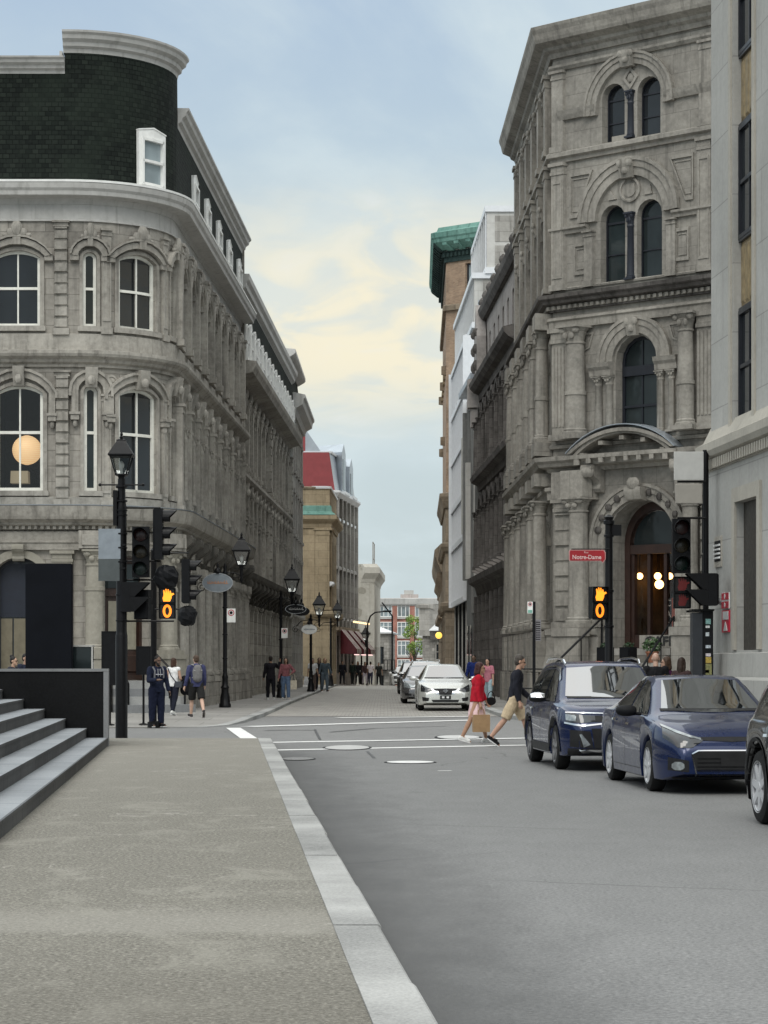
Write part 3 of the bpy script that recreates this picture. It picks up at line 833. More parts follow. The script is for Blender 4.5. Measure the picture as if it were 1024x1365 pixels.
    # --- top
    if top is not None:
        bm = bmesh.new(); L2 = loose
        hem = pel + up*(.0 - topl)*k
        prim_ball(bm, chest + up*.02*k, (.168*k*L2, .118*k*L2, .165*k)); prim_ball(bm, waist, (.15*k*L2, .112*k*L2, .15*k))
        prim_ball(bm, neck - up*.05*k, (.10*k, .075*k, .06*k))
        # body tube down to a clean hem
        n_ = 16
        secs = []
        for z0, rx, ry in ((.40, .162, .112), (.25, .150*L2, .108*L2), (.10, .150*L2, .112*L2), (-topl, .158*L2, .12*L2)):
            c = pel + up*z0*k; secs.append([c + V((rx*k*cos(2*pi*j/n_), ry*k*sin(2*pi*j/n_), 0)) for j in range(n_)])
        vs = [[bm.verts.new(p) for p in q] for q in secs]
        for a, b in zip(vs, vs[1:]):
            for j in range(n_): bm.faces.new((a[j], a[(j+1) % n_], b[(j+1) % n_], b[j]))
        bm.faces.new(vs[0][::-1]); bm.faces.new(vs[-1])
        for i, s in enumerate((1, -1)):
            sh, elb, wr, d2 = A[i]; L3 = .5 + .5*L2
            prim_ball(bm, sh + V((-s*.02*k, 0, 0)), .072*k*L3)
            if sleeve > 0:
                e1 = sh.lerp(elb, min(1, sleeve)); prim_cone(bm, sh, e1, .068*k*L3, (.056 if sleeve > 1 else .062)*k*L3, True, sleeve > 1)
                if sleeve > 1: prim_cone(bm, elb, elb.lerp(wr, min(1, sleeve - 1)), .056*k*L3, .044*k*L3, True, False)
            prim_cone(bm, sh, neck - up*.06*k, .062*k, .07*k)
        if hood: prim_ball(bm, neck + V((0, .07*k, -.02*k)), (.12*k, .075*k, .075*k)); prim_cone(bm, neck + V((-.07*k, -.02*k, -.02*k)), neck + V((.07*k, -.02*k, -.02*k)), .045*k, .045*k)
        remesh(bm, 'top', cloth(top), t, vox, .017, len(label), 2)
    # --- bottom
    bm = bmesh.new()
    prim_ball(bm, pel + up*.01*k, (.158*k, .118*k, .125*k))
    if skirt:
        n_ = 18; secs = []
        for z0, r_ in ((.12, .12), (.0, .145), (-.2, .185), (-.36, .215)):
            c = pel + V((0, 0, z0*k)); secs.append([c + V((r_*k*(1 + .07*cos(6*2*pi*j/n_))*cos(2*pi*j/n_), r_*k*.95*sin(2*pi*j/n_), 0)) for j in range(n_)])
        vs = [[bm.verts.new(p) for p in q] for q in secs]
        for a, b in zip(vs, vs[1:]):
            for j in range(n_): bm.faces.new((a[j], a[(j+1) % n_], b[(j+1) % n_], b[j]))
        bm.faces.new(vs[0][::-1]); bm.faces.new(vs[-1])
    else:
        for i in (0, 1):
            hip, knee, ank, toe, heel = J[i]
            e1 = hip.lerp(knee, min(1, bleg)); w = bwide
            prim_cone(bm, hip, e1, .098*k*w, (.072 if bleg > 1 else .09)*k*w, True, bleg > 1)
            if bleg > 1: prim_cone(bm, knee, knee.lerp(ank, min(1, bleg - 1)*.98), .072*k*w, .055*k*w, True, False)
    remesh(bm, 'bottom', cloth(bottom), t, vox, .015, len(label) + 4, 2)
    # --- shoes, each its own part
    for i in (0, 1):
        hip, knee, ank, toe, heel = J[i]
        bm = bmesh.new(); d = (toe - heel); u = d.normalized()
        prim_cone(bm, heel + V((0, 0, .012*k)), toe - u*.02*k + V((0, 0, .004*k)), .046*k, .042*k); prim_ball(bm, ank + V((0, 0, -.02*k)), (.048*k, .055*k, .05*k)); prim_ball(bm, heel.lerp(toe, .5) + V((0, 0, .022*k)), (.045*k, .075*k, .04*k))
        o = remesh(bm, 'shoe', cloth(shoe), t, max(.009, vox*.9), 0, 0, 1)
        if sole:
            mb = MB(); s0, s1 = heel - u*.035*k, toe + u*.025*k; sd = V((u.y, -u.x, 0)).normalized()*.044*k; dn = V((0, 0, -.036*k))
            mb.loft([[tuple(s0 + sd*q + dn), tuple(s0.lerp(s1, .5) + sd*q*1.05 + dn), tuple(s1 + sd*q*.7 + dn), tuple(s1 + sd*q*.7 + dn + V((0, 0, .022*k))), tuple(s0.lerp(s1, .5) + sd*q*1.05 + dn + V((0, 0, .022*k))), tuple(s0 + sd*q + dn + V((0, 0, .022*k)))] for q in (-1, 1)]); mb.build('sole', cloth(sole), o, loc=(0, 0, 0))
    return t, dict(J=J, A=A, neck=neck, chest=chest, pel=pel, up=up, k=k)
def at(x, Y, z=None): return (wx(x, Y), Y, (sw(Y) if z is None else z))
def world(t, v): return t.matrix_basis @ Vector(v)
def bagobj(name, label, cat, p, rz, build):
    o = thing(name, label, cat, p, rz); build(o); return o

# the two crossing in front of the parked cars
tm, jm = person('man in a dark sweater and beige shorts striding behind the blue sport utility car', at(686, 44.3, .0), pi/2, 1.83, ((26, 8), (-27, 12)), ((8, 8, 40), (-10, 8, 25)), 7, (0, 14), (.46, .27, .19), (.06, .05, .042), 'short', (.014, .015, .022), 2, .10, 1.12, (.50, .40, .27), .92, 1.12, shoe=(.008, .008, .009), sole=(.7, .7, .7), vox=.0085)
tw, jw = person('woman in a loose red top and pale pink skirt crossing with a brown paper bag', at(636, 46.2, .0), pi/2, 1.66, ((16, 4), (-20, 6)), ((10, 6, 20), (-6, 7, 18)), 4, (0, 4), (.40, .23, .15), (.045, .016, .014), 'bob', (.40, .010, .024), 1.9, .03, 1.26, (.66, .47, .48), .75, skirt=True, shoe=(.72, .72, .7), sole=(.75, .75, .74), vox=.0085, female=True)
def paper(o):
    mb = MB(); w, d, h_ = .17, .08, .36
    mb.loft([[(-w*q, -d*q, z), (w*q, -d*q, z), (w*q, d*q, z), (-w*q, d*q, z)] for q, z in ((.97, -h_ - .12), (1, -h_*.5 - .12), (.98, -.13))]); mb.build('paper_bag_body', simple('kraft_paper', (.36, .23, .12), .85, 0, .15, 6, bmp=.4), o)
    for q in (-.05, .05): mb = MB(); mb.tube([(-.07, q, -.14), (-.05, q*.4, -.03), (0, 0, 0), (.05, q*.4, -.03), (.07, q, -.14)], .006, 5); mb.build('handle', simple('kraft_handle', (.3, .19, .1), .85), o)
hnd = world(tw, jw['A'][1][2] + jw['A'][1][3]*.11)
bagobj('paper_bag', 'brown paper shopping bag carried by the woman in red', 'bag', hnd, .15, paper)
def handbag(o):
    mb = MB(); mb.loft([[(.1*q*cos(2*pi*i/14), y, -.1 + .085*q*sin(2*pi*i/14)) for i in range(14)] for q, y in ((.8, -.05), (1, -.03), (1, .03), (.8, .05))], smooth=True); mb.build('bag_body', cloth((.008, .008, .009)), o)
    mb = MB(); mb.tube([(-.08, 0, -.06), (-.05, 0, .06), (.0, 0, .1), (.05, 0, .06), (.08, 0, -.06)], .01, 5); mb.build('strap', cloth((.008, .008, .009)), o)
bagobj('handbag', 'small black handbag in front of the woman in red', 'bag', world(tw, jw['A'][0][2] + Vector((.02, -.1, .1))), 0, handbag)
# left corner
th_, jh = person('bearded man in a navy hoodie waiting under the signals at the left corner', at(209, 57.0, .02), .55, 1.80, ((2, 2), (-3, 1)), ((6, 10, 8), (18, 12, 75, 35)), 1, (20, 4), (.13, .075, .05), (.01, .008, .007), 'bun', (.010, .014, .032), 2, .08, 1.2, (.008, .011, .028), 2, 1.3, shoe=(.01, .01, .012), sole=(.6, .6, .6), vox=.0095, beard=True, hood=True)
for s in (-1, 1):
    c = jh['chest']; mb = MB(); mb.tube([tuple(c + Vector((s*.12, .1, .14))), tuple(c + Vector((s*.125, -.04, .17))), tuple(c + Vector((s*.12, -.135, .08))), tuple(c + Vector((s*.125, -.13, -.1)))], .022, 6); mb.build('backpack_strap', cloth((.16, .16, .17)), th_, loc=(0, 0, 0))
mb = MB(); c = jh['chest']; mb.box(c.x - .1, c.x + .1, c.y - .152, c.y - .14, c.z - .02, c.z + .0); mb.build('chest_print', cloth((.5, .5, .55)), th_, loc=(0, 0, 0))
for s in (-1, 1):
    mb = MB(); mb.tube([tuple(c + Vector((s*.03, -.12, .13))), tuple(c + Vector((s*.035, -.148, -.06)))], .006, 5); mb.build('hood_string', cloth((.5, .5, .5)), th_, loc=(0, 0, 0))
def phone(o):
    mb = MB(); mb.boxt(-.035, .035, -.005, .005, -.075, .075, .003); mb.build('phone_body', M['blackm'], o)
bagobj('phone', 'dark phone held by the man in the navy hoodie', 'phone', world(th_, jh['A'][0][2] + jh['A'][0][3]*.12 + Vector((-.02, -.02, 0))), .5, phone)
tg, jg = person('woman in a white sleeveless top and dark trousers walking away at the left corner', at(231, 66.2), pi - .35, 1.68, ((20, 12), (-16, 10)), ((0, 8, 20), (5, 10, 60, 15)), 3, (-15, 0), (.46, .28, .2), (.05, .025, .015), 'bob', (.72, .72, .71), 0, .05, 1.0, (.010, .012, .022), 2, 1.1, shoe=(.65, .65, .62), sole=(.6, .6, .6), vox=.0105, female=True)
c = jg['chest']; mb = MB(); mb.tube([tuple(c + Vector((.14, .09, .14))), tuple(c + Vector((.02, .135, -.08))), tuple(c + Vector((-.16, .1, -.30)))], .014, 5); mb.build('bag_strap', cloth((.02, .02, .03)), tg, loc=(0, 0, 0))
def slingbag(o):
    mb = MB(); mb.loft([[(-.1*q, y, -.1*q), (.1*q, y, -.1*q), (.11*q, y, .08*q), (-.11*q, y, .08*q)] for q, y in ((.9, -.05), (1, -.03), (1, .03), (.9, .05))]); mb.build('bag_body', cloth((.06, .065, .075)), o)
    mb = MB(); mb.box(-.09, .09, -.062, -.052, .0, .07); mb.build('flap', cloth((.03, .03, .035)), o)
bagobj('shoulder_bag', 'small grey shoulder bag of the woman in the white top', 'bag', world(tg, jg['pel'] + Vector((-.2, .06, .02))), pi - .35, slingbag)
def jacket(o):
    bm = bmesh.new(); prim_cone(bm, (0, 0, .05), (.02, 0, -.28), .10, .15); prim_cone(bm, (.1, .02, .0), (.12, .02, -.36), .07, .08); prim_ball(bm, (.04, 0, .04), (.13, .1, .07)); remesh(bm, 'jacket_cloth', cloth((.006, .006, .008)), o, .014, .02, 4, 2)
bagobj('jacket', 'black jacket hanging over the arm of the woman in the white top', 'jacket', world(tg, jg['A'][1][1].lerp(jg['A'][1][2], .6)) + Vector((.07, 0, 0)), 0, jacket)
tb, jb = person('man in a violet blue hoodie and dark shorts walking away with a grey backpack', at(262, 64.2), pi + .3, 1.79, ((18, 6), (-24, 16)), ((-14, 14, 25), (2, 8, 30)), 5, (10, 0), (.55, .36, .27), (.07, .045, .03), 'short', (.045, .05, .115), 2, .06, 1.15, (.018, .018, .018), .95, 1.15, shoe=(.05, .045, .045), sole=(.55, .52, .5), vox=.010, hood=True)
def rucksack(o):
    bm = bmesh.new(); prim_ball(bm, (0, 0, 0), (.145, .075, .20)); prim_cone(bm, (0, 0, .1), (0, 0, -.15), .12, .135); prim_ball(bm, (0, .06, -.07), (.11, .05, .1)); remesh(bm, 'pack', cloth((.17, .165, .165)), o, .012, .008, 2, 2)
    for s in (-1, 1):
        mb = MB(); mb.tube([(s*.1, -.02, .2), (s*.13, -.13, .22), (s*.15, -.2, .1), (s*.14, -.12, -.12), (s*.1, .0, -.18)], .017, 5); mb.build('strap', cloth((.3, .3, .3)), o)
    mb = MB(); mb.tube([(-.12, .07, .06), (0, .1, .03), (.12, .07, .06)], .012, 5); mb.build('trim', cloth((.4, .39, .38)), o)
bp = bagobj('backpack', 'grey backpack on the man in the violet blue hoodie', 'backpack', world(tb, jb['chest'] + Vector((0, .155, -.02))), pi + .3, rucksack)
# couple on the left pavement
person('person in black clothes with one arm raised, left of the couple on the pavement', at(361, 90), pi + .2, 1.74, ((8, 4), (-8, 5)), ((6, 8, 15), (55, 35, 120, 25)), 2, (0, 0), (.3, .18, .12), (.015, .011, .009), 'short', (.010, .009, .012), 2, .12, 1.15, (.008, .008, .011), 2, 1.12, shoe=(.55, .55, .53), sole=(.6, .6, .6), vox=.013)
tj, jj = person('woman in a mauve sweater and blue jeans, right of the couple on the pavement', at(381, 90), .1, 1.68, ((8, 4), (-7, 5)), ((-12, 42, 70, 75), (2, 14, 15)), 1, (-8, 0), (.33, .2, .14), (.016, .011, .009), 'long', (.22, .085, .095), 2, -.04, 1.12, (.10, .15, .24), 2, 1.15, shoe=(.6, .6, .58), sole=(.6, .6, .6), vox=.013, female=True)
def tote(o):
    mb = MB(); mb.loft([[(-.14*q, -.04, z), (.14*q, -.04, z), (.14*q, .04, z), (-.14*q, .04, z)] for q, z in ((.9, -.36), (1, -.2), (.95, 0))]); mb.build('tote_body', cloth((.55, .5, .4)), o)
    for s in (-1, 1): mb = MB(); mb.tube([(s*.08, -.03, -.01), (s*.05, -.01, .2), (0, 0, .3)], .012, 5); mb.build('handle', cloth((.5, .45, .36)), o)
bagobj('tote_bag', 'cream tote bag beside the woman in the mauve sweater', 'bag', world(tj, jj['pel'] + Vector((.3, .0, -.12))), .4, tote)
bagobj('handbag', 'black bag hanging low beside the woman in the mauve sweater', 'bag', world(tj, jj['pel'] + Vector((-.27, .02, -.25))), 0, handbag)
# farther groups
tq, jq = person('person in a white shirt and brown trousers in the far group of three', at(417, 119), .1, 1.72, ((10, 4), (-8, 6)), ((4, 10, 10), (4, 10, 10)), 2, (0, 0), (.33, .2, .14), (.02, .015, .012), 'short', (.62, .62, .62), .7, .06, 1.05, (.10, .075, .065), 2, 1.0, shoe=(.5, .5, .5), vox=.016)
bagobj('shopping_bag', 'white carrier bag held by the person in the white shirt', 'bag', world(tq, jq['A'][1][2] + Vector((-.05, 0, -.05))), 0, lambda o: (lambda mb: (mb.loft([[(-.15*q, -.08*q, z), (.15*q, -.08*q, z), (.15*q, .08*q, z), (-.15*q, .08*q, z)] for q, z in ((1, -.5), (1.05, -.3), (.6, -.05))]), mb.build('bag_body', cloth((.7, .7, .7)), o)))(MB()))
person('person in black with dark hair in the middle of the far group of three', at(425.5, 121), .2, 1.76, ((6, 4), (-8, 6)), ((4, 10, 30), (4, 8, 10)), 2, (0, 0), (.25, .15, .1), (.012, .01, .009), 'long', (.012, .012, .013), 2, .05, 1.0, (.012, .013, .018), 2, 1.0, vox=.016)
person('person in faded denim overalls in the far group of three', at(433, 116), .3, 1.74, ((9, 4), (-9, 6)), ((8, 14, 30), (2, 14, 20)), 2, (0, 0), (.4, .25, .17), (.16, .1, .05), 'bob', (.055, .075, .09), 2, .1, 1.12, (.085, .11, .135), 2, 1.2, vox=.016)
for x, Y, rz, top, bot, hr, lab in ((456.5, 160, .4, (.010, .011, .016), (.010, .011, .016), 'short', 'person in dark clothes standing at the post left of the awnings'), (470, 163, 2.6, (.012, .02, .016), (.010, .012, .012), 'short', 'person in dark green standing under the maroon awnings'),
        (477, 164, .2, (.008, .008, .01), (.012, .012, .012), 'long', 'person in black right of the figure in dark green'), (486.5, 166, .5, (.05, .03, .03), (.42, .38, .42), 'long', 'person in a brown top and pale trousers beside the white shirt'), (494, 165, 2.9, (.60, .55, .56), (.035, .035, .06), 'short', 'person in a pale shirt and dark trousers by the gooseneck lamp'), (505, 168, .1, (.02, .022, .02), (.015, .015, .016), 'short', 'person in dark clothes farthest right on the left pavement')):
    person(lab, at(x, Y, g(Y) + .06), rz, 1.7, ((7, 4), (-7, 5)), ((3, 10, 12), (3, 10, 18)), 2, (0, 0), (.3, .18, .12), (.015, .012, .01), hr, top, 2 if x < 490 else .7, .06, 1.08, bot, 2, 1.05, vox=.02)
# right pavement, behind the crossing pair
person('man in a blue top behind the pearl white saloon on the right pavement', at(632, 84, g(84) + .1), -.3, 1.78, ((7, 4), (-7, 5)), ((3, 10, 12), (3, 10, 18)), 2, (0, 0), (.16, .1, .07), (.012, .01, .009), 'short', (.012, .025, .13), 1.9, .06, 1.1, (.02, .02, .03), 2, 1.1, vox=.014)
person('person in a pink top and pale blue trousers just behind the woman in red', at(651, 77, g(77) + .1), -.6, 1.66, ((9, 4), (-9, 6)), ((3, 10, 12), (3, 10, 18)), 2, (0, 0), (.4, .24, .17), (.012, .01, .009), 'bob', (.42, .16, .20), .8, .05, 1.05, (.30, .40, .44), 2, 1.1, vox=.014, female=True)
# heads over the parked cars
person('balding man in a black shirt seen from behind over the blue saloon', at(874.5, 44.6, .11), pi, 1.72, ((2, 1), (-2, 1)), ((3, 10, 12), (3, 10, 18)), 2, (0, 8), (.50, .32, .24), (.2, .13, .1), 'bald', (.009, .009, .011), .7, .08, 1.15, (.02, .02, .03), 2, 1.1, vox=.009)
person('woman in a purple top with brown hair beside the balding man', at(890.5, 44.9, .11), pi + 1.2, 1.64, ((2, 1), (-2, 1)), ((3, 10, 12), (3, 10, 18)), 2, (10, 0), (.46, .29, .21), (.06, .035, .022), 'bob', (.07, .015, .06), 1.6, .05, 1.05, (.03, .03, .05), 2, 1.1, vox=.009, female=True)
person('woman with long brown hair rightmost of the heads over the blue saloon', at(908, 44.2, .11), pi - .6, 1.62, ((2, 1), (-2, 1)), ((3, 10, 12), (3, 10, 18)), 2, (0, 0), (.44, .27, .2), (.03, .018, .013), 'long', (.05, .03, .03), 1.6, .05, 1.05, (.03, .03, .05), 2, 1.1, vox=.009, female=True)
# heads over the granite wall
person('woman with glasses and tied dark hair above the granite wall', at(16.5, 60, .1), 1.2, 1.70, ((2, 1), (-2, 1)), ((3, 10, 12), (3, 10, 18)), 2, (0, 0), (.48, .3, .21), (.012, .01, .009), 'bun', (.03, .03, .04), 2, .05, 1.05, (.03, .03, .05), 2, 1.1, vox=.010, glasses=True, female=True)
person('dark haired person in dark blue beside the black pylon', at(33, 60.8, .1), .9, 1.78, ((2, 1), (-2, 1)), ((3, 10, 12), (3, 10, 18)), 2, (0, 0), (.42, .26, .19), (.010, .008, .008), 'short', (.02, .025, .045), 2, .05, 1.05, (.03, .03, .05), 2, 1.1, vox=.010)
# ---------------------------------------------------------------- carved bits
def oval(mb, s, d, z, rs, rd, rz, n=8, m=5):
    """squashed ball in facade coordinates"""
    secs = []
    for i in range(1, m):
        a = pi*i/m
        secs.append([(s + rs*sin(a)*cos(2*pi*k/n), d + rd*sin(a)*sin(2*pi*k/n), z + rz*cos(a)) for k in range(n)])
    mb.loft(secs, smooth=True)
def crest(mb, s, d, z, w, h, dep=.16):
    oval(mb, s, d + dep*.5, z + h*.55, w*.24, dep*.6, h*.5)
    for q in (-1, 1):
        oval(mb, s + q*w*.26, d + dep*.35, z + h*.3, w*.17, dep*.5, h*.3)
        oval(mb, s + q*w*.45, d + dep*.25, z + h*.14, w*.16, dep*.4, h*.15)
    mb.box(s - w*.16, s + w*.16, d, d + dep*.7, z - h*.45, z + h*.2)
def scroll(mb, s, d, z0, z1, w, dep):
    """console bracket: big roll on top, small one below"""
    h = z1 - z0
    prof = [(d, z0), (d + dep*.25, z0 + h*.03), (d + dep*.38, z0 + h*.15), (d + dep*.3, z0 + h*.3), (d + dep*.42, z0 + h*.45), (d + dep*.75, z0 + h*.58), (d + dep*.98, z0 + h*.72), (d + dep, z0 + h*.86), (d + dep*.95, z1), (d, z1)]
    mb.sweep(s - w/2, s + w/2, prof)
def corbel(mb, s, d, z, w, h, dep):
    mb.box(s - w*.6, s + w*.6, d, d + dep*1.15, z + h*.82, z + h)
    mb.boxt(s - w/2, s + w/2, d, d + dep, z + h*.45, z + h*.815, .01)
    oval(mb, s, d + dep*.3, z + h*.25, w*.3, dep*.6, h*.3)
def column(name, fac, parent, s, d, z0, z1, r, mat, cap=.35, band=None, n=12, sq=True):
    mb = MB(fac)
    b = r*1.32
    mb.box(s - b, s + b, d - b, d + b, z0, z0 + r*.5)
    zc = z1 - cap
    prof = [(r*1.28, z0 + r*.5), (r*1.28, z0 + r*.75), (r*1.1, z0 + r*.85), (r*1.14, z0 + r*1.05), (r, z0 + r*1.2)]
    if band: prof += [(r*.99, band - .07), (r*1.1, band - .06), (r*1.1, band + .06), (r*.98, band + .07)]
    prof += [(r*.86, zc - .09), (r*.98, zc - .07), (r*.98, zc - .02), (r*.86, zc)]
    prof += [(r*.95, zc + cap*.35), (r*1.12, zc + cap*.55), (r*1.05, zc + cap*.6), (r*1.35, zc + cap*.85)]
    mb.lathe((s, d, 0), prof, n)
    mb.box(s - r*1.38, s + r*1.38, d - r*1.38, d + r*1.38, zc + cap*.86, z1)
    for q in (-1, 1):
        oval(mb, s + q*r*.85, d + r*.9, zc + cap*.7, r*.42, r*.35, cap*.22)
        oval(mb, s + q*r*.4, d + r*1.0, zc + cap*.35, r*.3, r*.25, cap*.22)
    return mb.build(name, mat, parent)
def pilaster(name, fac, parent, s, w, d0, d1, z0, z1, mat, cap=.3, flutes=0, block=0, panel=False):
    mb = MB(fac)
    mb.box(s - w*.58, s + w*.58, d0, d1 + .06, z0, z0 + .2)
    if block:
        z = z0 + .21
        k = 0
        while z < z1 - cap - .02:
            t = min(z + block, z1 - cap)
            mb.boxt(s - w/2, s + w/2, d0, d1 + (.05 if k % 2 else .02), z, t - .03, .035); z = t; k += 1
        mb.box(s - w/2 + .03, s + w/2 - .03, d0, d1 - .03, z0 + .2, z1 - cap)
    elif flutes:
        mb.box(s - w/2, s + w/2, d0, d1 - .03, z0 + .2, z1 - cap)
        for i in range(flutes):
            u = s - w/2 + w*(i + .5)/flutes
            mb.box(u - w*.3/flutes, u + w*.3/flutes, d1 - .028, d1, z0 + .45, z1 - cap - .12)
    else:
        mb.box(s - w/2, s + w/2, d0, d1, z0 + .2, z1 - cap)
    if panel:
        mb.ring([(s - w*.3, z0 + .5), (s - w*.3, z1 - cap - .3), (s + w*.3, z1 - cap - .3), (s + w*.3, z0 + .5)], [(s - w*.4, z0 + .4), (s - w*.4, z1 - cap - .2), (s + w*.4, z1 - cap - .2), (s + w*.4, z0 + .4)], d1 + .001, d1 + .03, closed=True)
    mb.box(s - w*.54, s + w*.54, d0, d1 + .03, z1 - cap, z1 - cap*.75)
    mb.boxt(s - w*.5, s + w*.5, d0, d1 + .02, z1 - cap*.745, z1 - cap*.3, .005)
    mb.box(s - w*.6, s + w*.6, d0, d1 + .08, z1 - cap*.295, z1)
    return mb.build(name, mat, parent)
def surround(fac, parent, op, mat, style=3, zleg=None, d=0.0, name='window_surround'):
    sc, w, zb, zs, rise = op
    mb = MB(fac)
    # architrave
    I = [(sc - w/2 - .004, zb)] + arch(sc, w + .008, zs, rise, 8) + [(sc + w/2 + .004, zb)]
    t = .13 if w > .7 else .1
    O = [(sc - w/2 - t, zb)] + arch(sc, w + 2*t, zs, rise + t*.85, 8) + [(sc + w/2 + t, zb)]
    mb.ring(I, O, d, d + .07)
    mb.box(sc - w/2 - t - .05, sc + w/2 + t + .05, d, d + .14, zb - .16, zb - .004)
    if style == 3:      # raised segmental hood with ears and a carved crest
        w2 = w + 2*t + .1; z2 = zs + .02; r2 = rise + .16
        A = arch(sc, w2, z2, r2, 8); B = arch(sc, w2 + .34, z2 + .03, r2 + .16, 8)
        mb.ring(A, B, d, d + .2)
        A2 = arch(sc, w2 + .36, z2 + .05, r2 + .17, 8); B2 = arch(sc, w2 + .46, z2 + .05, r2 + .23, 8)
        mb.ring(A2, B2, d, d + .27)
        for q in (-1, 1): mb.box(sc + q*(w2/2 + .1) - .13, sc + q*(w2/2 + .1) + .13, d, d + .17, z2 - .13, z2 + .05)
        crest(mb, sc, d + .12, zs + rise + .38, min(.75, w*.85 + .12), .5, .2)
    elif style == 2:    # round hood on long legs ending in corbels, plain keystone
        w2 = w + 2*t + .12; r2 = rise + .22
        zl = zleg if zleg else zs - .75
        A = [(sc - w2/2, zl)] + arch(sc, w2, zs, r2, 8) + [(sc + w2/2, zl)]
        B = [(sc - w2/2 - .2, zl)] + arch(sc, w2 + .4, zs, r2 + .2, 8) + [(sc + w2/2 + .2, zl)]
        mb.ring(A, B, d, d + .16)
        C = [(sc - w2/2 - .2, zs - .15)] + arch(sc, w2 + .4, zs, r2 + .205, 8) + [(sc + w2/2 + .2, zs - .15)]
        D = [(sc - w2/2 - .28, zs - .15)] + arch(sc, w2 + .56, zs, r2 + .29, 8) + [(sc + w2/2 + .28, zs - .15)]
        mb.ring(C, D, d, d + .23)
        for q in (-1, 1): corbel(mb, sc + q*(w2/2 + .1), d, zl - .42, .26, .45, .24)
        mb.sweep(sc - .17, sc + .17, [(d, zs + rise - .05), (d + .2, zs + rise - .05), (d + .34, zs + rise + .3), (d + .36, zs + rise + .55), (d, zs + rise + .55)])
        oval(mb, sc, d + .3, zs + rise + .16, .12, .12, .16)
    return mb.build(name, mat, parent)

# ---------------------------------------------------------------- the rounded corner building
def arcpts(cx, cy, r, a0, a1, n): return [(cx + r*cos(a0 + (a1-a0)*i/n), cy + r*sin(a0 + (a1-a0)*i/n)) for i in range(n+1)]
P1 = Path([(-15, 70)] + arcpts(-9.7, 73, 3, -pi/2, 0, 14) + [(-6.02, 95.5)], curves=[(5.3, 10.05)])
SA = 5.3; SB = P1.S[15]; SE = P1.L
b1 = thing('corner_building', 'grey stone building with rounded corner and dark shingled mansard roof at left', 'building', (-9, 74, 0))
f2 = [(1.35, 1.4, 6.92, 9.82, .34), (3.80, 1.45, 6.92, 9.9, .27), (5.98, .42, 6.92, 9.98, .16), (7.6, 1.5, 6.92, 9.9, .24), (9.42, .46, 6.92, 9.98, .16)]
f3 = [(1.35, 1.25, 11.98, 14.02, .28), (3.74, 1.38, 11.98, 14.08, .22), (5.95, .42, 11.98, 14.1, .16), (7.58, 1.45, 11.98, 14.08, .22), (9.42, .46, 11.98, 14.1, .16)]
side = [SB + 1.15 + 2.42*i for i in range(9)]
for u in side:
    f2.append((u, 1.05, 6.92, 9.82, .3)); f3.append((u, 1.05, 11.98, 14.02, .28))
gops = [(1.2, 1.4, 1.3, 4.5, .36), (3.78, 1.4, 1.3, 4.5, .36), (7.2, 1.55, 1.08, 4.95, 0)] + [(u, 1.2, 1.3, 4.2, .25) for u in side]
mb = MB(P1)
wall_band(mb, 0, SE, 0, 5.9, gops, 0, .45)
wall_band(mb, 0, SE, 5.9, 10.9, f2, 0, .3)
wall_band(mb, 0, SE, 10.9, 15.3, f3, 0, .3)
mb.build('wall', M['b1'], b1)
mb = MB(); mb.world = True     # far gable and back
mb.quad((-5.85, 95.5, 0), (-16, 95.5, 0), (-16, 95.5, 19), (-5.85, 95.5, 19))
mb.build('back_wall', M['b1'], b1)
gl = [M['glass'], M['glass2'], M['glass'], M['glass3']]
for i, op in enumerate(f2):
    lit = i == 1
    window(P1, b1, op, .17, M['cream'], M['clear'] if lit else (M['glass2'] if i == 2 else M['glass']), (1 if op[1] > .6 else 0, 1), .1, midz=8.72)
    surround(P1, b1, op, M['b1trim'], 2, 9.25 if op[1] > .6 else 9.3)
for i, op in enumerate(f3):
    window(P1, b1, op, .17, M['cream'], M['glass2'] if i == 2 else M['glass'], (1 if op[1] > .6 else 0, 1), .09, midz=13.15)
    surround(P1, b1, op, M['b1trim'], 3)
# lamp-lit room behind the left window
mb = MB(P1); mb.cur = 0
a, b = 2.9, 4.75
mb.quad((a, -3, 6.6), (b, -3, 6.6), (b, -3, 10.5), (a, -3, 10.5)); mb.quad((a, -.35, 6.6), (a, -3, 6.6), (a, -3, 10.5), (a, -.35, 10.5))
mb.quad((b, -.35, 6.6), (b, -3, 6.6), (b, -3, 10.5), (b, -.35, 10.5)); mb.quad((a, -.35, 6.6), (b, -.35, 6.6), (b, -3, 6.6), (a, -3, 6.6)); mb.quad((a, -.35, 10.5), (b, -.35, 10.5), (b, -3, 10.5), (a, -3, 10.5))
mb.build('room', simple('dark_room', (.02, .018, .016), .8), b1)
lp = thing('paper_lantern', 'large round glowing paper lantern hanging inside the left upper window', 'lantern', (wx(36, 71.3), 71.3, wz(600, 71.3)))
def paper_glow():
    m, N, L, b = nt('lantern_paper')
    w = N.new('ShaderNodeTexWave'); w.bands_direction = 'Z'; w.inputs['Scale'].default_value = 5; w.inputs['Distortion'].default_value = .4
    L.new(objc(N), w.inputs['Vector'])
    s = N.new('ShaderNodeSeparateXYZ'); L.new(objc(N), s.inputs[0])
    c = ramp(N, L, w.outputs['Fac'], [(0, (.78, .46, .2)), (.3, (.95, .60, .30)), (1, (1, .66, .34))])
    L.new(c, b.inputs['Emission Color']); b.inputs['Emission Strength'].default_value = .8
    b.inputs['Base Color'].default_value = (.7, .5, .3, 1)
    return m
mb = MB(); mb.lathe((0, 0, 0), [(.06, -.46)] + [(.46*cos(radians(t)), .46*sin(radians(t))) for t in range(-78, 80, 12)] + [(.06, .46)], 24)
mb.build('paper_shade', paper_glow(), lp)
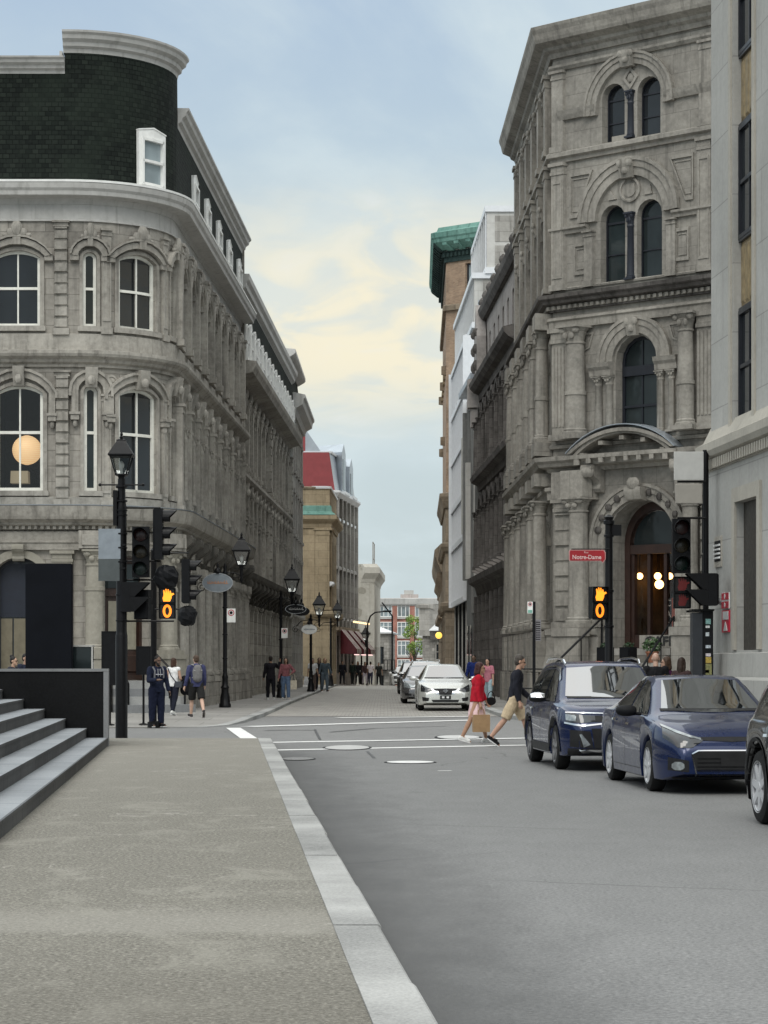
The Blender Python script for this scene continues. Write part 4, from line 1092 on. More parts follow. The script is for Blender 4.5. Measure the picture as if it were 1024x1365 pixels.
mb = MB(); mb.tube([(0, 0, .45), (0, 0, 1.6)], .012); mb.build('cord', M['blackm'], lp)
bx = thing('table_lamp', 'small dim square lamp shade low in the left upper window', 'lamp', (wx(27, 71), 71, 6.6))
mb = MB(); mb.loft([[(-.28*q, -.2*q, z), (.28*q, -.2*q, z), (.28*q, .2*q, z), (-.28*q, .2*q, z)] for q, z in ((1, .62), (.95, 1.0))]); mb.build('lamp_shade', glow('dim_shade', (.34, .27, .17), .35), bx)
mb = MB(); mb.tube([(0, 0, .02), (0, 0, .62)], .03); mb.lathe((0, 0, 0), [(.14, 0), (.14, .03), (.04, .05)], 10); mb.build('lamp_base', M['blackm'], bx)
# piers between the windows
def rust(s, w, z0, z1): pilaster('pilaster', P1, b1, s, w, 0, .12, z0, z1, M['b1trim'], .18, block=.34)
rust(5.12, .44, 6.45, 10.6); rust(5.08, .44, 11.7, 15.2); rust(2.6, .44, 6.45, 10.6); rust(2.56, .44, 11.7, 15.2)
for z0, z1 in ((6.45, 9.9), (11.75, 15.0)):
    for u in (6.45, 8.74): pilaster('pilaster', P1, b1, u, .3, 0, .1, z0, z1, M['b1trim'], .22, panel=True)
    for i, u in enumerate([side[0] - 1.15] + [v + 1.21 for v in side]):
        pilaster('pilaster', P1, b1, u - .22, .3, 0, .30, z0, z1, M['b1trim'], .3)
        pilaster('pilaster', P1, b1, u + .22, .26, 0, .17, z0, z1 + .1, M['b1trim'], .3)
for s, z in ((6.62, 10.32), (8.62, 10.3)):
    mb = MB(P1); n = 12
    mb.lathe((s, .05, z), [(.2, -.05), (.2, .0), (.13, .03), (.13, .0), (.06, .02), (.06, .06), (.01, .07)], n, axis=1); mb.build('rosette', M['b1trim'], b1)
# colonnettes on the street side
for u in side:
    for q in (-1, 1):
        column('colonnette', P1, b1, u + q*.62, .12, 6.95, 9.3, .085, M['b1trim'], .26, n=8)
# horizontal courses
def course(name, s0, s1, prof, mat): 
    m_ = MB(P1); m_.sweep(s0, s1, prof); return m_.build(name, mat, b1)
course('sill_course', 0, SE, [(0, 6.5), (.1, 6.5), (.12, 6.72), (.03, 6.74), (0, 6.74)], M['b1trim'])
course('belt_cornice', 0, SE, [(0, 10.72), (.08, 10.72), (.1, 10.8), (.2, 10.86), (.24, 10.94), (.38, 11.02), (.42, 11.1), (.42, 11.2), (.12, 11.25), (.10, 11.74), (0, 11.76)], M['b1trim'])
course('frieze', 0, SE, [(0, 15.2), (.07, 15.2), (.07, 15.24), (.03, 15.26), (.03, 15.75), (0, 15.75)], M['cornice'])
course('main_cornice', 0, SE + .4, [(-.2, 15.72), (.06, 15.72), (.08, 15.8), (.12, 15.88), (.46, 15.95), (.47, 15.9), (.52, 15.92), (.54, 16.04), (.6, 16.12), (.62, 16.22), (.63, 16.28), (-.2, 16.44)], M['cornice'])
mb = MB(P1); mb.sweep(0, SE + .42, [(.53, 16.31), (.645, 16.29), (.65, 16.36), (-.1, 16.5), (-.1, 16.46)]); mb.build('gutter', M['white'], b1)
course('lead_flashing', 0, SE, [(-.02, 6.455), (.66, 6.43), (.67, 6.46), (.03, 6.5), (-.02, 6.5)], M['tin'])
course('ground_cornice', 0, SE + .15, [(0, 5.72), (.1, 5.72), (.12, 5.8), (.34, 5.86), (.36, 5.92), (.55, 6.02), (.58, 6.1), (.62, 6.28), (.65, 6.42), (0, 6.45)], M['b1trim'])
course('entablature', 0, SE, [(0, 5.1), (.16, 5.1), (.16, 5.3), (.2, 5.32), (.2, 5.38), (.13, 5.4), (.13, 5.66), (0, 5.7)], M['b1trim'])
mb = MB(P1); mb.box(.05, SB, .1, .15, 5.73, 5.85)
u = .1
while u < SB - .05: mb.box(u, u + .1, .12, .26, 5.73, 5.85); u += .19
mb.build('dentils', M['b1trim'], b1)
course('plinth', 0, 6.3, [(0, 0), (.26, 0), (.26, .9), (.2, 1.0), (0, 1.0)], M['b1'])
course('plinth', 8.1, SE, [(0, 0), (.3, 0), (.3, .42), (.24, .5), (.24, 1.1), (.16, 1.22), (0, 1.22)], M['b1'])
# ground floor, front
for op in gops[:2]:
    sc = op[0]
    window(P1, b1, op, .4, M['darkframe'], M['glass'], (1, 0), .1)
    mb = MB(P1); mb.box(sc - .68, sc + .68, -.38, -.3, 3.05, 3.12); mb.box(sc - .7, sc + .7, -.385, -.33, 3.122, 4.7); mb.build('dark_transom', simple('navy_blind', (.008, .012, .024), .5), b1)
    mb = MB(P1)
    for q in (-1, 0, 1): mb.box(sc + q*.45 - .2, sc + q*.45 + .2, -.37, -.33, 1.42, 3.0)
    mb.build('beige_blinds', simple('beige_blind', (.17, .15, .105), .8), b1)
    mb = MB(P1)
    A = arch(sc, 1.42, 4.5, .37, 10); B = arch(sc, 1.9, 4.5, .62, 10)
    mb.ring([(sc - .71, 1.3)] + A + [(sc + .71, 1.3)], [(sc - .95, 1.3)] + B + [(sc + .95, 1.3)], 0, .1)
    mb.build('window_surround', M['b1pale'], b1)
    mb = MB(P1); scroll(mb, sc, .05, 4.75, 5.26, .36, .32); mb.build('keystone', M['b1pale'], b1)
for s in (5.12, 2.55): pilaster('pilaster', P1, b1, s, .62, 0, .16, 1.0, 5.08, M['b1pale'], .35)
for s in (6.05, 8.42):
    mb = MB(P1); mb.box(s - .36, s + .36, .0, .82, 0, 1.75); mb.box(s - .4, s + .4, 0, .86, 1.752, 1.9); mb.build('pedestal', M['b1pale'], b1)
    column('column', P1, b1, s, .45, 1.9, 5.09, .25, M['b1pale'], .42, 3.9, 16)
    mb = MB(P1); mb.box(s - .42, s + .42, .17, .78, 5.12, 5.66); mb.boxt(s - .4, s + .4, .2, .84, 5.16, 5.6, .06); mb.build('entablature_block', M['b1trim'], b1)
dr = MB(P1); sc = 7.2
dr.box(sc - .77, sc + .77, -.42, -.36, 1.1, 4.93); dr.build('door_panel', M['wood'], b1)
mb = MB(P1)
for z0, z1 in ((1.1, 1.25), (3.7, 3.9), (4.75, 4.92)): mb.box(sc - .77, sc + .77, -.358, -.25, z0, z1)
for q in (-.72, 0, .72): mb.box(sc + q - .07, sc + q + .07, -.357, -.27, 1.252, 3.69)
mb.build('door_frame', M['wood'], b1)
for q in (-.36, .36):
    mb = MB(P1); mb.box(sc + q - .2, sc + q + .2, -.356, -.33, 2.05, 3.55); mb.build('door_glass', simple('blind_behind_glass', (.27, .25, .19), .35, spec=.6), b1)
    mb = MB(P1); mb.boxt(sc + q - .22, sc + q + .22, -.357, -.31, 1.32, 1.9, .05); mb.build('door_kick_panel', M['wood'], b1)
mb = MB(P1); mb.box(sc - .7, sc + .7, -.356, -.34, 3.95, 4.7); mb.build('transom_glass', M['glass2'], b1)
for k in range(4):
    mb = MB(P1); mb.box(6.47, 8.0, .1, 2.0 - .4*k, .12 + .24*k if k else 0, .12 + .24*(k+1)); mb.build('door_step', M['granite'] if k % 2 else M['granite_cap'], b1)
for q in (6.6, 7.9):
    mb = MB(P1); mb.tube([(q, .3, 2.0), (q, 1.7, 1.0), (q, 1.7, .2)], .03); mb.tube([(q, .3, 2.0), (q, .3, 1.0)], .03); mb.build('handrail', M['black'], b1)
# ground floor, street side
for i, u in enumerate(side):
    op = (u, 1.2, 1.3, 4.2, .25)
    window(P1, b1, op, .4, M['darkframe'], M['glass'], (1, 1), .08, midz=3.3)
for i, u in enumerate([side[0] - 1.2] + [v + 1.21 for v in side]):
    for q in (-.3, .3):
        column('column', P1, b1, u + q, .26, 1.22, 4.55, .17, M['b1trim'], .3, n=10)
    mb = MB(P1); mb.box(u - .55, u + .55, 0, .5, 4.56, 4.8); mb.build('capital_block', M['b1trim'], b1)
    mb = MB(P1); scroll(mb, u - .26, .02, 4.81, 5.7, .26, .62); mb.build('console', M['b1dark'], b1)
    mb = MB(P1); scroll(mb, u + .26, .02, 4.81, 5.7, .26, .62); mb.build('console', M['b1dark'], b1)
    mb = MB(P1); mb.box(u - .62, u + .62, .31, .52, 0, .95); mb.boxt(u - .58, u + .58, .31, .48, .952, 1.21, .03); mb.build('pedestal', M['b1'], b1)
# mansard
def mans(s0, s1, z1, d0=.10, d1=.07):
    m_ = MB(P1); m_.sweep(s0, s1, [(-.5, 16.4), (d0, 16.4), (d1, z1), (-.5, z1)]); return m_.build('mansard_slope', M['shingle'], b1)
mans(0, 5.2, 19.75); mans(5.2, SB + .05, 20.4); mans(SB + .05, SE, 18.85)
def rcorn(s0, s1, z, h):
    m_ = MB(P1)
    m_.sweep(s0, s1, [(-.6, z), (.07, z), (.1, z + h*.2), (.2, z + h*.3), (.22, z + h*.48), (.34, z + h*.62), (.37, z + h*.8), (.44, z + h*.9), (.45, z + h), (-.6, z + h + .02)])
    return m_.build('roof_cornice', M['cornice'], b1)
rcorn(0, 5.2, 19.72, .46); rcorn(5.15, SB + .12, 20.36, .62); rcorn(SB + .05, SE + .15, 18.8, .62)
mb = MB(P1); mb.box(5.06, 5.14, -.55, .3, 20.18, 20.36); mb.build('parapet_end', M['cornice'], b1)
mb = WMB()
mb.world = True
mb.add([(-16, 70.5, 19.5), (-9.4, 70.5, 19.5), (-6.9, 73, 19.4), (-6.4, 95.4, 18.9), (-16, 95.4, 18.9)], [(0, 1, 2, 3, 4)]); mb.build('flat_roof', M['tin'], b1)
def dormer(fac, parent, s, w, z0, z1, d0, dep=.2, peak=.16, gm=None):
    mb = MB(fac)
    I = [(s - w/2 + .12, z0 + .08), (s - w/2 + .12, z1 - .2), (s, z1 - .2 + .02), (s + w/2 - .12, z1 - .2), (s + w/2 - .12, z0 + .08)]
    O = [(s - w/2, z0), (s - w/2, z1), (s, z1 + peak), (s + w/2, z1), (s + w/2, z0)]
    mb.ring(I, O, d0 - .35, d0 + dep, closed=True)
    A = [(s - w/2 - .01, z1), (s, z1 + peak), (s + w/2 + .01, z1)]; B = [(s - w/2 - .01, z1 + .04), (s, z1 + peak + .04), (s + w/2 + .01, z1 + .04)]
    mb.ring(A, B, d0 - .35, d0 + dep + .02)
    zm = (z0 + z1)/2 - .05
    a, b = s - w/2 + .12, s + w/2 - .12
    mb.box(a, b, d0 - .02, d0 + .1, zm - .04, zm + .04)
    for q in (a, b): mb.box(q - .02, q + .06 if q == a else q + .02, d0 - .02, d0 + .1, z0 + .08, z1 - .2) if q == a else mb.box(q - .06, q + .02, d0 - .02, d0 + .1, z0 + .08, z1 - .2)
    mb.box(a, b, d0 - .02, d0 + .1, z0 + .06, z0 + .14); mb.box(a, b, d0 - .02, d0 + .1, z1 - .28, z1 - .2)
    o = mb.build('dormer_window', M['white'], parent)
    p = MB(fac); p.quad((a, d0, z0 + .1), (b, d0, z0 + .1), (b, d0, z1 - .19), (a, d0, z1 - .19)); p.build('pane', gm or M['glass'], o)
dormer(P1, b1, 8.0, 1.12, 16.42, 18.15, .16, .06, .12, gm=M['glass3'])
for q in (4.6, 8.5, 12.5, 16.4, 20.6): dormer(P1, b1, SB + q, 1.4, 16.45, 18.05, .125, .035)

# ---------------------------------------------------------------- second greystone on the left
P2 = Path([(-6.3, 95.62), (-5.5, 128)])
b2 = thing('greystone_warehouse', 'long grey stone warehouse with a row of white dormers beyond the rounded corner building', 'building', (-8, 110, 0))
mb = MB(P2); n2b = 14; pitch = P2.L/n2b
us = [pitch*(i + .5) for i in range(n2b)]
A2 = [(u, .95, 5.6, 8.6, .3) for u in us]; A3 = [(u, .95, 10.2, 12.4, .28) for u in us]; A1 = [(u, 1.1, .9, 4.0, .2) for u in us]
wall_band(mb, 0, P2.L, 0, 5.0, A1, 0, .4); wall_band(mb, 0, P2.L, 5.0, 9.6, A2, 0, .3); wall_band(mb, 0, P2.L, 9.6, 13.5, A3, 0, .3)
mb.build('wall', M['b2'], b2)
for ops, mz in ((A1, None), (A2, 7.2), (A3, 11.4)):
    for op in ops:
        window(P2, b2, op, .3, M['cream'], M['glass'], (0, 1), .07, midz=mz)
for op in A2: surround(P2, b2, op, M['b1trim'], 2, 8.1)
for op in A3: surround(P2, b2, op, M['b1trim'], 3)
for i in range(n2b + 1):
    u = min(P2.L - .2, max(.2, pitch*i))
    big = i in (0, 7, 14)
    for z0, z1 in ((5.3, 9.3), (10.0, 13.2)):
        pilaster('pilaster', P2, b2, u, .5 if big else .32, 0, .36 if big else .26, z0, z1, M['b1trim'], .3, block=.4 if big else 0)
    pilaster('pilaster', P2, b2, u, .6 if big else .4, 0, .34 if big else .26, 0, 4.2, M['b2'], .3)
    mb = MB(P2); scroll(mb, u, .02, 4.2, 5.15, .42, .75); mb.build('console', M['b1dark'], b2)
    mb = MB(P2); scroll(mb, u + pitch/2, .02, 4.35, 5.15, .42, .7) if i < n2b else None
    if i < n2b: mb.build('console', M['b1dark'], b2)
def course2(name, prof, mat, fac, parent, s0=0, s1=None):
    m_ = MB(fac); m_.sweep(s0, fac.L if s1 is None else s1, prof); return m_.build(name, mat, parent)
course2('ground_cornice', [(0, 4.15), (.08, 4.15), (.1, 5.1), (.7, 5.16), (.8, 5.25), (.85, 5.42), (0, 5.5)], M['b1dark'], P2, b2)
course2('belt_cornice', [(0, 9.3), (.1, 9.3), (.14, 9.42), (.3, 9.5), (.4, 9.62), (.4, 9.76), (.08, 9.82), (.08, 10.0), (0, 10.02)], M['b1trim'], P2, b2)
course2('main_cornice', [(0, 13.1), (.1, 13.1), (.12, 13.6), (.35, 13.75), (.8, 13.85), (.84, 13.95), (.92, 14.1), (.95, 14.3), (0, 14.42)], M['b1trim'], P2, b2, -.1)
course2('mansard_slope', [(-.6, 14.3), (.40, 14.3), (.36, 17.2), (-.6, 17.2)], M['shingle'], P2, b2)
course2('roof_cornice', [(-.8, 17.1), (.3, 17.1), (.33, 17.3), (.5, 17.42), (.53, 17.6), (.64, 17.72), (.66, 17.95), (-.8, 17.98)], M['cornice'], P2, b2, -.15)
mb = MB(P2); mb.add([(-.02, -.95, 14), (-.02, .6, 14), (-.02, .4, 17.1), (-.02, -.95, 17.1)], [(0, 1, 2, 3)]); mb.build('gable_end', M['white'], b2); mb = MB(P2); mb.add([(P2.L, -.95, 0), (P2.L, 0, 0), (P2.L, .4, 14.3), (P2.L, .3, 17.1), (P2.L, -.95, 17.1)], [(0, 1, 2, 3, 4)])
mb.build('gable_end', M['white'], b2)
mb = MB(P2); mb.quad((0, -.4, 17.9), (P2.L, -.4, 17.9), (P2.L, -9, 18.2), (0, -9, 18.2)); mb.build('flat_roof', M['tin'], b2)
mb = MB(P2); mb.quad((P2.L + .02, -9, 0), (P2.L + .02, 0, 0), (P2.L + .02, 0, 17.5), (P2.L + .02, -9, 17.5)); mb.build('end_wall', M['b2'], b2)
for i in range(15): dormer(P2, b2, 1.2 + i*2.18, 1.0, 14.45, 16.15, .425, .03)

# ---------------------------------------------------------------- the plain grey house after it
P3 = Path([(-5.13, 128.1), (-5.02, 141)])
b3 = thing('grey_town_house', 'narrow plain grey stone house with white gabled attic after the long warehouse', 'building', (-8, 134, 0))
mb = MB(P3); us = [1.6 + 2.4*i for i in range(5)]
rows3 = [(.9, 3.6), (5.2, 7.6), (9.0, 11.3), (12.6, 14.6)]
for k, (za, zb_) in enumerate(rows3):
    wall_band(mb, 0, P3.L, [0, 4.4, 8.3, 12][k], [4.4, 8.3, 12, 16.3][k], [(u, 1.0, za, zb_, 0) for u in us], 0, .3)
mb.quad((P3.L, 0, 0), (P3.L, -9, 0), (P3.L, -9, 16.3), (P3.L, 0, 16.3))
mb.build('wall', M['grey'], b3)
for k, (za, zb_) in enumerate(rows3):
    for u in us:
        window(P3, b3, (u, 1.0, za, zb_, 0), .24, M['cream'], M['glass'], (0, 1), .07)
        mb = MB(P3); mb.box(u - .65, u + .65, 0, .12, za - .18, za - .02); mb.box(u - .62, u + .62, 0, .08, zb_ + .02, zb_ + .25); mb.build('sill_and_lintel', M['grey'], b3)
course2('main_cornice', [(0, 15.7), (.1, 15.7), (.2, 16.0), (.55, 16.2), (.6, 16.5), (.7, 16.6), (.7, 16.75), (0, 16.9)], M['cornice'], P3, b3, 0, P3.L + .4)
course2('attic', [(-3, 16.8), (-.1, 16.8), (-.35, 18.9), (-3, 19.2)], M['shingle'], P3, b3, .1)
mb = MB(P3); mb.add([(.05, -3, 16.8), (.05, 0, 16.8), (.05, -.3, 19.0), (.05, -3, 19.3)], [(0, 1, 2, 3)]); mb.build('gable_end', M['white'], b3)
course2('roof_cornice', [(-.5, 18.8), (-.3, 18.8), (.05, 19.0), (.15, 19.1), (.15, 19.3), (-.5, 19.35)], M['cornice'], P3, b3, -.1, P3.L + .3)
course2('belt', [(0, 4.3), (.15, 4.35), (.15, 4.55), (0, 4.6)], M['cornice'], P3, b3)

# ---------------------------------------------------------------- warm sandstone bank front
P4 = Path([(-10, 156), (-3.72, 156), (-3.5, 167.5)])
b4 = thing('sandstone_bank', 'warm beige sandstone building with green copper ledge and heavy cornices at a side street', 'building', (-7, 160, 0))
sC = P4.S[1]
mb = MB(P4)
w4 = [(sC + 2.0 + 2.5*i, .9, 6.4, 10.2, 0) for i in range(4)]; w4g = [(sC + 2.0 + 2.5*i, .9, 1.2, 4.2, 0) for i in range(4)]
wall_band(mb, 0, P4.L, -.5, 5.2, [(sC - 5, 1.2, 1.2, 4.2, 0)] + w4g, 0, .35); wall_band(mb, 0, P4.L, 5.2, 13.7, w4, 0, .35)
mb.build('wall', M['beige'], b4)
for op in w4 + w4g + [(sC - 5, 1.2, 1.2, 4.2, 0)]: window(P4, b4, op, .3, M['darkframe'], M['glass'], (1, 1), .08)
c4d = lambda n_, p_, m_, s0=0, s1=None: course2(n_, p_, m_, P4, b4, s0, s1)
c4d('cornice', [(0, 10.9), (.1, 10.9), (.15, 11.2), (.35, 11.35), (.5, 11.5), (.5, 11.75), (0, 11.8)], M['beige'])
c4d('copper_ledge', [(0, 11.82), (.42, 11.8), (.15, 12.05), (.12, 12.4), (0, 12.45)], M['copper'], 0, sC)
c4d('parapet_cap', [(-.3, 13.6), (.1, 13.6), (.12, 13.75), (-.3, 13.8)], M['tinw'], sC - 1, None)
c4d('parapet_cap', [(-.3, 13.6), (.1, 13.6), (.12, 13.72), (-.3, 13.78)], M['brown'], 0, sC - 1.05)
c4d('ground_cornice', [(0, 4.4), (.12, 4.4), (.14, 4.7), (.4, 4.85), (.5, 5.0), (.5, 5.2), (0, 5.25)], M['beige'])
for s in (sC - .6, sC + .7): pilaster('pilaster', P4, b4, s, .9, 0, .14, 5.3, 10.9, M['beige'], .5)
for s in (sC - .6, sC + .6): pilaster('pilaster', P4, b4, s, 1.0, 0, .2, -.4, 4.4, M['beige'], .4)
c4d('upper_belt', [(0, 6.9), (.08, 6.9), (.3, 7.05), (.3, 7.2), (0, 7.25)], M['tinw'], sC - .1, sC + 2)

# ---------------------------------------------------------------- red roofed house
P5 = Path([(-9, 169), (-3.62, 169), (-2.25, 181.5)])
b5 = thing('red_roofed_house', 'tall stone house with red metal gable wall and grey slate dormers behind the beige bank', 'building', (-6, 172, 0))
s5 = P5.S[1]
mb = MB(P5); w5 = []
for z0, z1 in ((-.5, 4.2), (4.2, 8.0), (8.0, 11.6), (11.6, 14.4)):
    ops = [(s5 + 1.6 + 2.3*i, 1.1, z0 + (.9 if z0 > 0 else 1.4), z1 - .5, 0) for i in range(5)]
    w5 += ops; wall_band(mb, 0, P5.L, z0, z1, ops, 0, .3)
mb.build('wall', M['grey'], b5)
for op in w5:
    window(P5, b5, op, .25, M['darkframe'], M['glass'], (1, 1), .08)
    if op[2] > 3: 
        mb = MB(P5); mb.box(op[0] - .7, op[0] + .7, 0, .16, op[2] - .2, op[2] - .01); mb.build('window_sill', M['tinw'], b5)
mb = MB(P5); mb.add([(s5 - 5, 0, 14.2), (s5 + .0, .02, 14.2), (s5 - .45, -.0, 17.3), (s5 - 5, 0, 17.3)], [(0, 1, 2, 3)]); mb.build('red_gable', M['redroof'], b5); mb = MB(P5); mb.add([(s5 - 6, -.5, 17), (s5 - 1.95, -.5, 17), (s5 - 1.95, -.5, 19.1), (s5 - 6, -.5, 19.1)], [(0, 1, 2, 3)]); mb.build('red_gable', M['redroof'], b5)
mb = MB(P5); mb.loft([[(s5 + .03, -.01, 14.3), (s5 - .42, -.01, 17.25), (s5 - 4, -.01, 17.3), (s5 - 4, -.01, 14.3)], [(P5.L, .0, 14.3), (P5.L, -.45, 17.25), (P5.L, -4, 17.3), (P5.L, -4, 14.3)]] , caps=False); mb.build('slate_slope', M['tin'], b5)
mb = MB(P5); mb.loft([[(s5 - 1.95, -.51, 17.2), (s5 - 1.95, -.51, 19.1), (s5 - .6, -.51, 17.3)], [(s5 - 1.95, -6, 17.2), (s5 - 1.95, -6, 19.1), (s5 - .6, -6, 17.3)]]); mb.build('roof_penthouse', M['tin'], b5)
course2('ridge_cap', [(-.6, 17.25), (-.3, 17.25), (-.28, 17.4), (-.6, 17.45)], M['tinw'], P5, b5, s5 - 3)
course2('eaves_cornice', [(0, 14.0), (.15, 14.0), (.4, 14.3), (.4, 14.45), (0, 14.5)], M['tinw'], P5, b5, s5 - .4)
for s, zt in ((s5 + 4.2, 18.3), (s5 + 8.8, 17.6)):
    mb = MB(P5)
    mb.extr([(s - 1.1, 14.4), (s + 1.1, 14.4), (s + 1.1, zt - .7), (s, zt), (s - 1.1, zt - .7)], -3, .12); o = mb.build('dormer', M['tin'], b5)
    mb = MB(P5); mb.box(s - .6, s + .6, .122, .15, 14.8, zt - 1.2); mb.build('pane', M['glass'], o)
    mb = MB(P5); mb.box(s - 1.3, s + 1.3, .0, .45, 14.38, 14.6); mb.build('dormer_cornice', M['tinw'], o)
for i in range(6):
    mb = MB(P5); mb.box(s5 + .5 + 2.3*i - .2, s5 + .5 + 2.3*i + .2, 0, .25, 4.4, 14.0); mb.build('pilaster', M['grey'], b5)
course2('belt', [(0, 4.0), (.3, 4.1), (.3, 4.35), (0, 4.4)], M['brown'], P5, b5, s5 - .2)
course2('belt', [(0, 8.6), (.2, 8.65), (.2, 8.85), (0, 8.9)], M['grey'], P5, b5, s5 - .2)

# ---------------------------------------------------------------- peeling plaster building, stone house with balconies
P6 = Path([(-8, 196), (-.82, 196), (-.35, 214)])
b6 = thing('peeling_building', 'pale building with peeling plaster end wall and flared stone cornice down the street', 'building', (-4, 200, -2))
s6 = P6.S[1]
mb = MB(P6); ops = [(s6 + 3 + 4*i, 1.2, z, z + 1.9, 0) for i in range(4) for z in (1.2,)]
wall_band(mb, 0, P6.L, -6, 9.0, ops, 0, .3); mb.build('wall', M['peel'], b6)
for op in ops: window(P6, b6, op, .25, M['darkframe'], M['glass'], (1, 1), .08)
course2('flared_cornice', [(-.3, 8.6), (.02, 8.6), (.1, 8.9), (.45, 9.4), (.45, 9.9), (.2, 10.2), (-.3, 10.2)], M['peel'], P6, b6, s6 - 1.2, s6 + 18)
mb = MB(P6); mb.box(0, s6 - 1.2, -1, .01, 9.0, 10.1); mb.build('parapet', M['peel'], b6)
mb = MB(P6); mb.box(s6 - 3.6, s6 - .4, .0, .07, 4.15, 4.3); mb.build('wall_pipe', M['b1dark'], b6)
for x0, z0, w_, h_ in ((-2.4, 7.4, 1.2, .5), (-2.0, 5.9, .35, .3), (-2.0, 6.7, .5, 1.0), (-1.3, 6.0, .5, .8), (-1.9, 5.2, .4, .2), (-1.1, 7.9, .9, .6)):
    mb = MB(P6); r_ = random.Random(int(h_*100)); n = 11
    mb.extr([(s6 + x0 + w_/2*cos(2*pi*k/n)*r_.uniform(.6, 1.2), z0 + h_/2*sin(2*pi*k/n)*r_.uniform(.6, 1.2)) for k in range(n)], 0, .02); mb.build('bare_patch', M['b1pale'], b6)
mb = MB(P6)
for q in (s6 + 2, s6 + 6): mb.tube([(q, -.2, 9.9), (q, -.2, 12.2)], .05)
for z in (10.8, 12.2): mb.tube([(s6 + 2, -.2, z), (s6 + 6, -.2, z)], .04)
mb.build('roof_rail', M['grey'], b6)
P7 = Path([(-3, 238), (.55, 238), (1.2, 250)])
b7 = thing('balcony_house', 'small rubble stone house with black iron balconies beside the peeling building', 'building', (-1, 240, -4))
mb = MB(P7); s7 = P7.S[1]; ops = [(s7 - .9, .8, -1.6, .4, 0), (s7 - .9, .8, 1.6, 3.4, 0), (s7 - 2.2, .8, 1.6, 3.4, 0)]
wall_band(mb, 0, P7.L, -8, 1, ops[:1], 0, .3); wall_band(mb, 0, P7.L, 1, 4.9, ops[1:], 0, .3); mb.build('wall', M['rubble'], b7)
for op in ops: window(P7, b7, op, .2, M['black'], M['glass'], (0, 1), .08)
mb = MB(P7); mb.sweep(0, P7.L, [(.35, 4.75), (.4, 4.9), (-3, 6.2), (-3, 5.0)]); mb.build('tin_roof', M['tinw'], b7)
for z in (1.0, -2.0):
    mb = MB(P7); mb.box(s7 - 2.6, s7 - .2, .01, .9, z - .1, z)
    for k in range(9): mb.box(s7 - 2.6 + .3*k - .02, s7 - 2.6 + .3*k + .02, .84, .88, z + .001, z + .98)
    mb.box(s7 - 2.62, s7 - .18, .82, .9, z + .985, z + 1.05); mb.build('balcony', M['black'], b7)
mb = MB(P7); mb.tube([(s7 - .3, .7, -5), (s7 - .3, .7, 6.6), (s7 - 1.2, .7, 8.0)], .06); mb.build('stair_post', M['black'], b7)

# ---------------------------------------------------------------- red brick block closing the view
P8 = Path([(-14, 380), (24, 380)])
b8 = thing('red_brick_block', 'red brick block with rows of large white windows at the end of the street', 'building', (5, 384, -13))
pit = 2.93; off = 14 + wx(526.3, 380)
mb = MB(P8); mb.box(0, P8.L, -8, -.3, -14, 12.2); mb.build('wall', M['redbrick'], b8)
for k in range(-4, 8):
    u = off + pit*k
    mb = MB(P8); mb.box(u - .4, u + .4, -.3, 0, -14, 11.3); mb.build('brick_pier', M['redbrick'], b8)
mb = MB(P8); mb.sweep(0, P8.L, [(-.3, 11.32), (.1, 11.32), (.25, 11.6), (.3, 12.5), (-.3, 12.6)]); mb.build('white_cornice', M['cornice'], b8)
for r, (ya, yb) in enumerate(((822.5, 802.5), (848.5, 829), (874, 854), (905, 879))):
    za, zb_ = wz(ya, 380), wz(yb, 380)
    for k in range(-4, 7):
        u0, u1 = off + pit*k + .42, off + pit*(k+1) - .42
        mb = MB(P8); mb.ring([(u0 + .14, za + .14), (u0 + .14, zb_ - .14), (u1 - .14, zb_ - .14), (u1 - .14, za + .14)], [(u0, za), (u0, zb_), (u1, zb_), (u1, za)], -.29, -.12, closed=True)
        for q in (.33, .67): mb.box(u0 + (u1-u0)*q - .06, u0 + (u1-u0)*q + .06, -.28, -.14, za + .1, zb_ - .1)
        mb.box(u0 + .1, u1 - .1, -.28, -.15, zb_ - .85, zb_ - .75)
        o = mb.build('window', M['white'], b8)
        p = MB(P8); p.quad((u0 + .1, -.25, za + .1), (u1 - .1, -.25, za + .1), (u1 - .1, -.25, zb_ - .1), (u0 + .1, -.25, zb_ - .1)); p.build('pane', M['glass3'], o)
        if r < 3:
            mb = MB(P8); mb.box(u0, u1, -.3, -.05, za - .32, za - .04); mb.build('window_sill', M['cornice'], b8)
mb = MB(P8); mb.box(off + 1, off + 4, -6, -3, 12.3, 13.3); mb.box(off + 1.6, off + 3.2, -5, -4, 13.35, 14.0); mb.build('roof_plant', M['cornice'], b8)
# ---------------------------------------------------------------- chamfered corner building on the right
R1 = Path([(5.42, 92), (5.65, 76), (10.757, 71.51), (20, 71)])
C0 = R1.S[1]; CM = C0 + 3.15; CF = CM + .2; CG = CM + .4; C1 = R1.S[2]; RE = R1.L
r1 = thing('chamfered_corner_building', 'tall carved grey stone building with arched cafe door in its cut corner', 'building', (9, 78, 0))
bays = [C0 - 2.1 - 2.75*i for i in range(5)]
nd = [C1 + 2.4 + 3*i for i in range(2)]
o1 = [(CG, 2.7, 2.1, 5.55, 1.35)] + [(u, 1.5, 2.8, 5.6, .75) for u in bays + nd]
o2 = [(CF, 1.62, 9.1, 11.44, .81)] + [(u, 1.3, 9.1, 11.4, .65) for u in bays + nd]
o3 = [(CM - .72, .98, 14.05, 16.1, .49), (CM + .72, .98, 14.05, 16.1, .49)] + [(u, 1.2, 14.05, 16.2, .6) for u in bays + nd]
o4 = [(CM - .70, .9, 18.66, 20.1, .45), (CM + .70, .9, 18.66, 20.1, .45)] + [(u, 1.1, 18.66, 20.2, .5) for u in bays + nd]
mb = MB(R1)
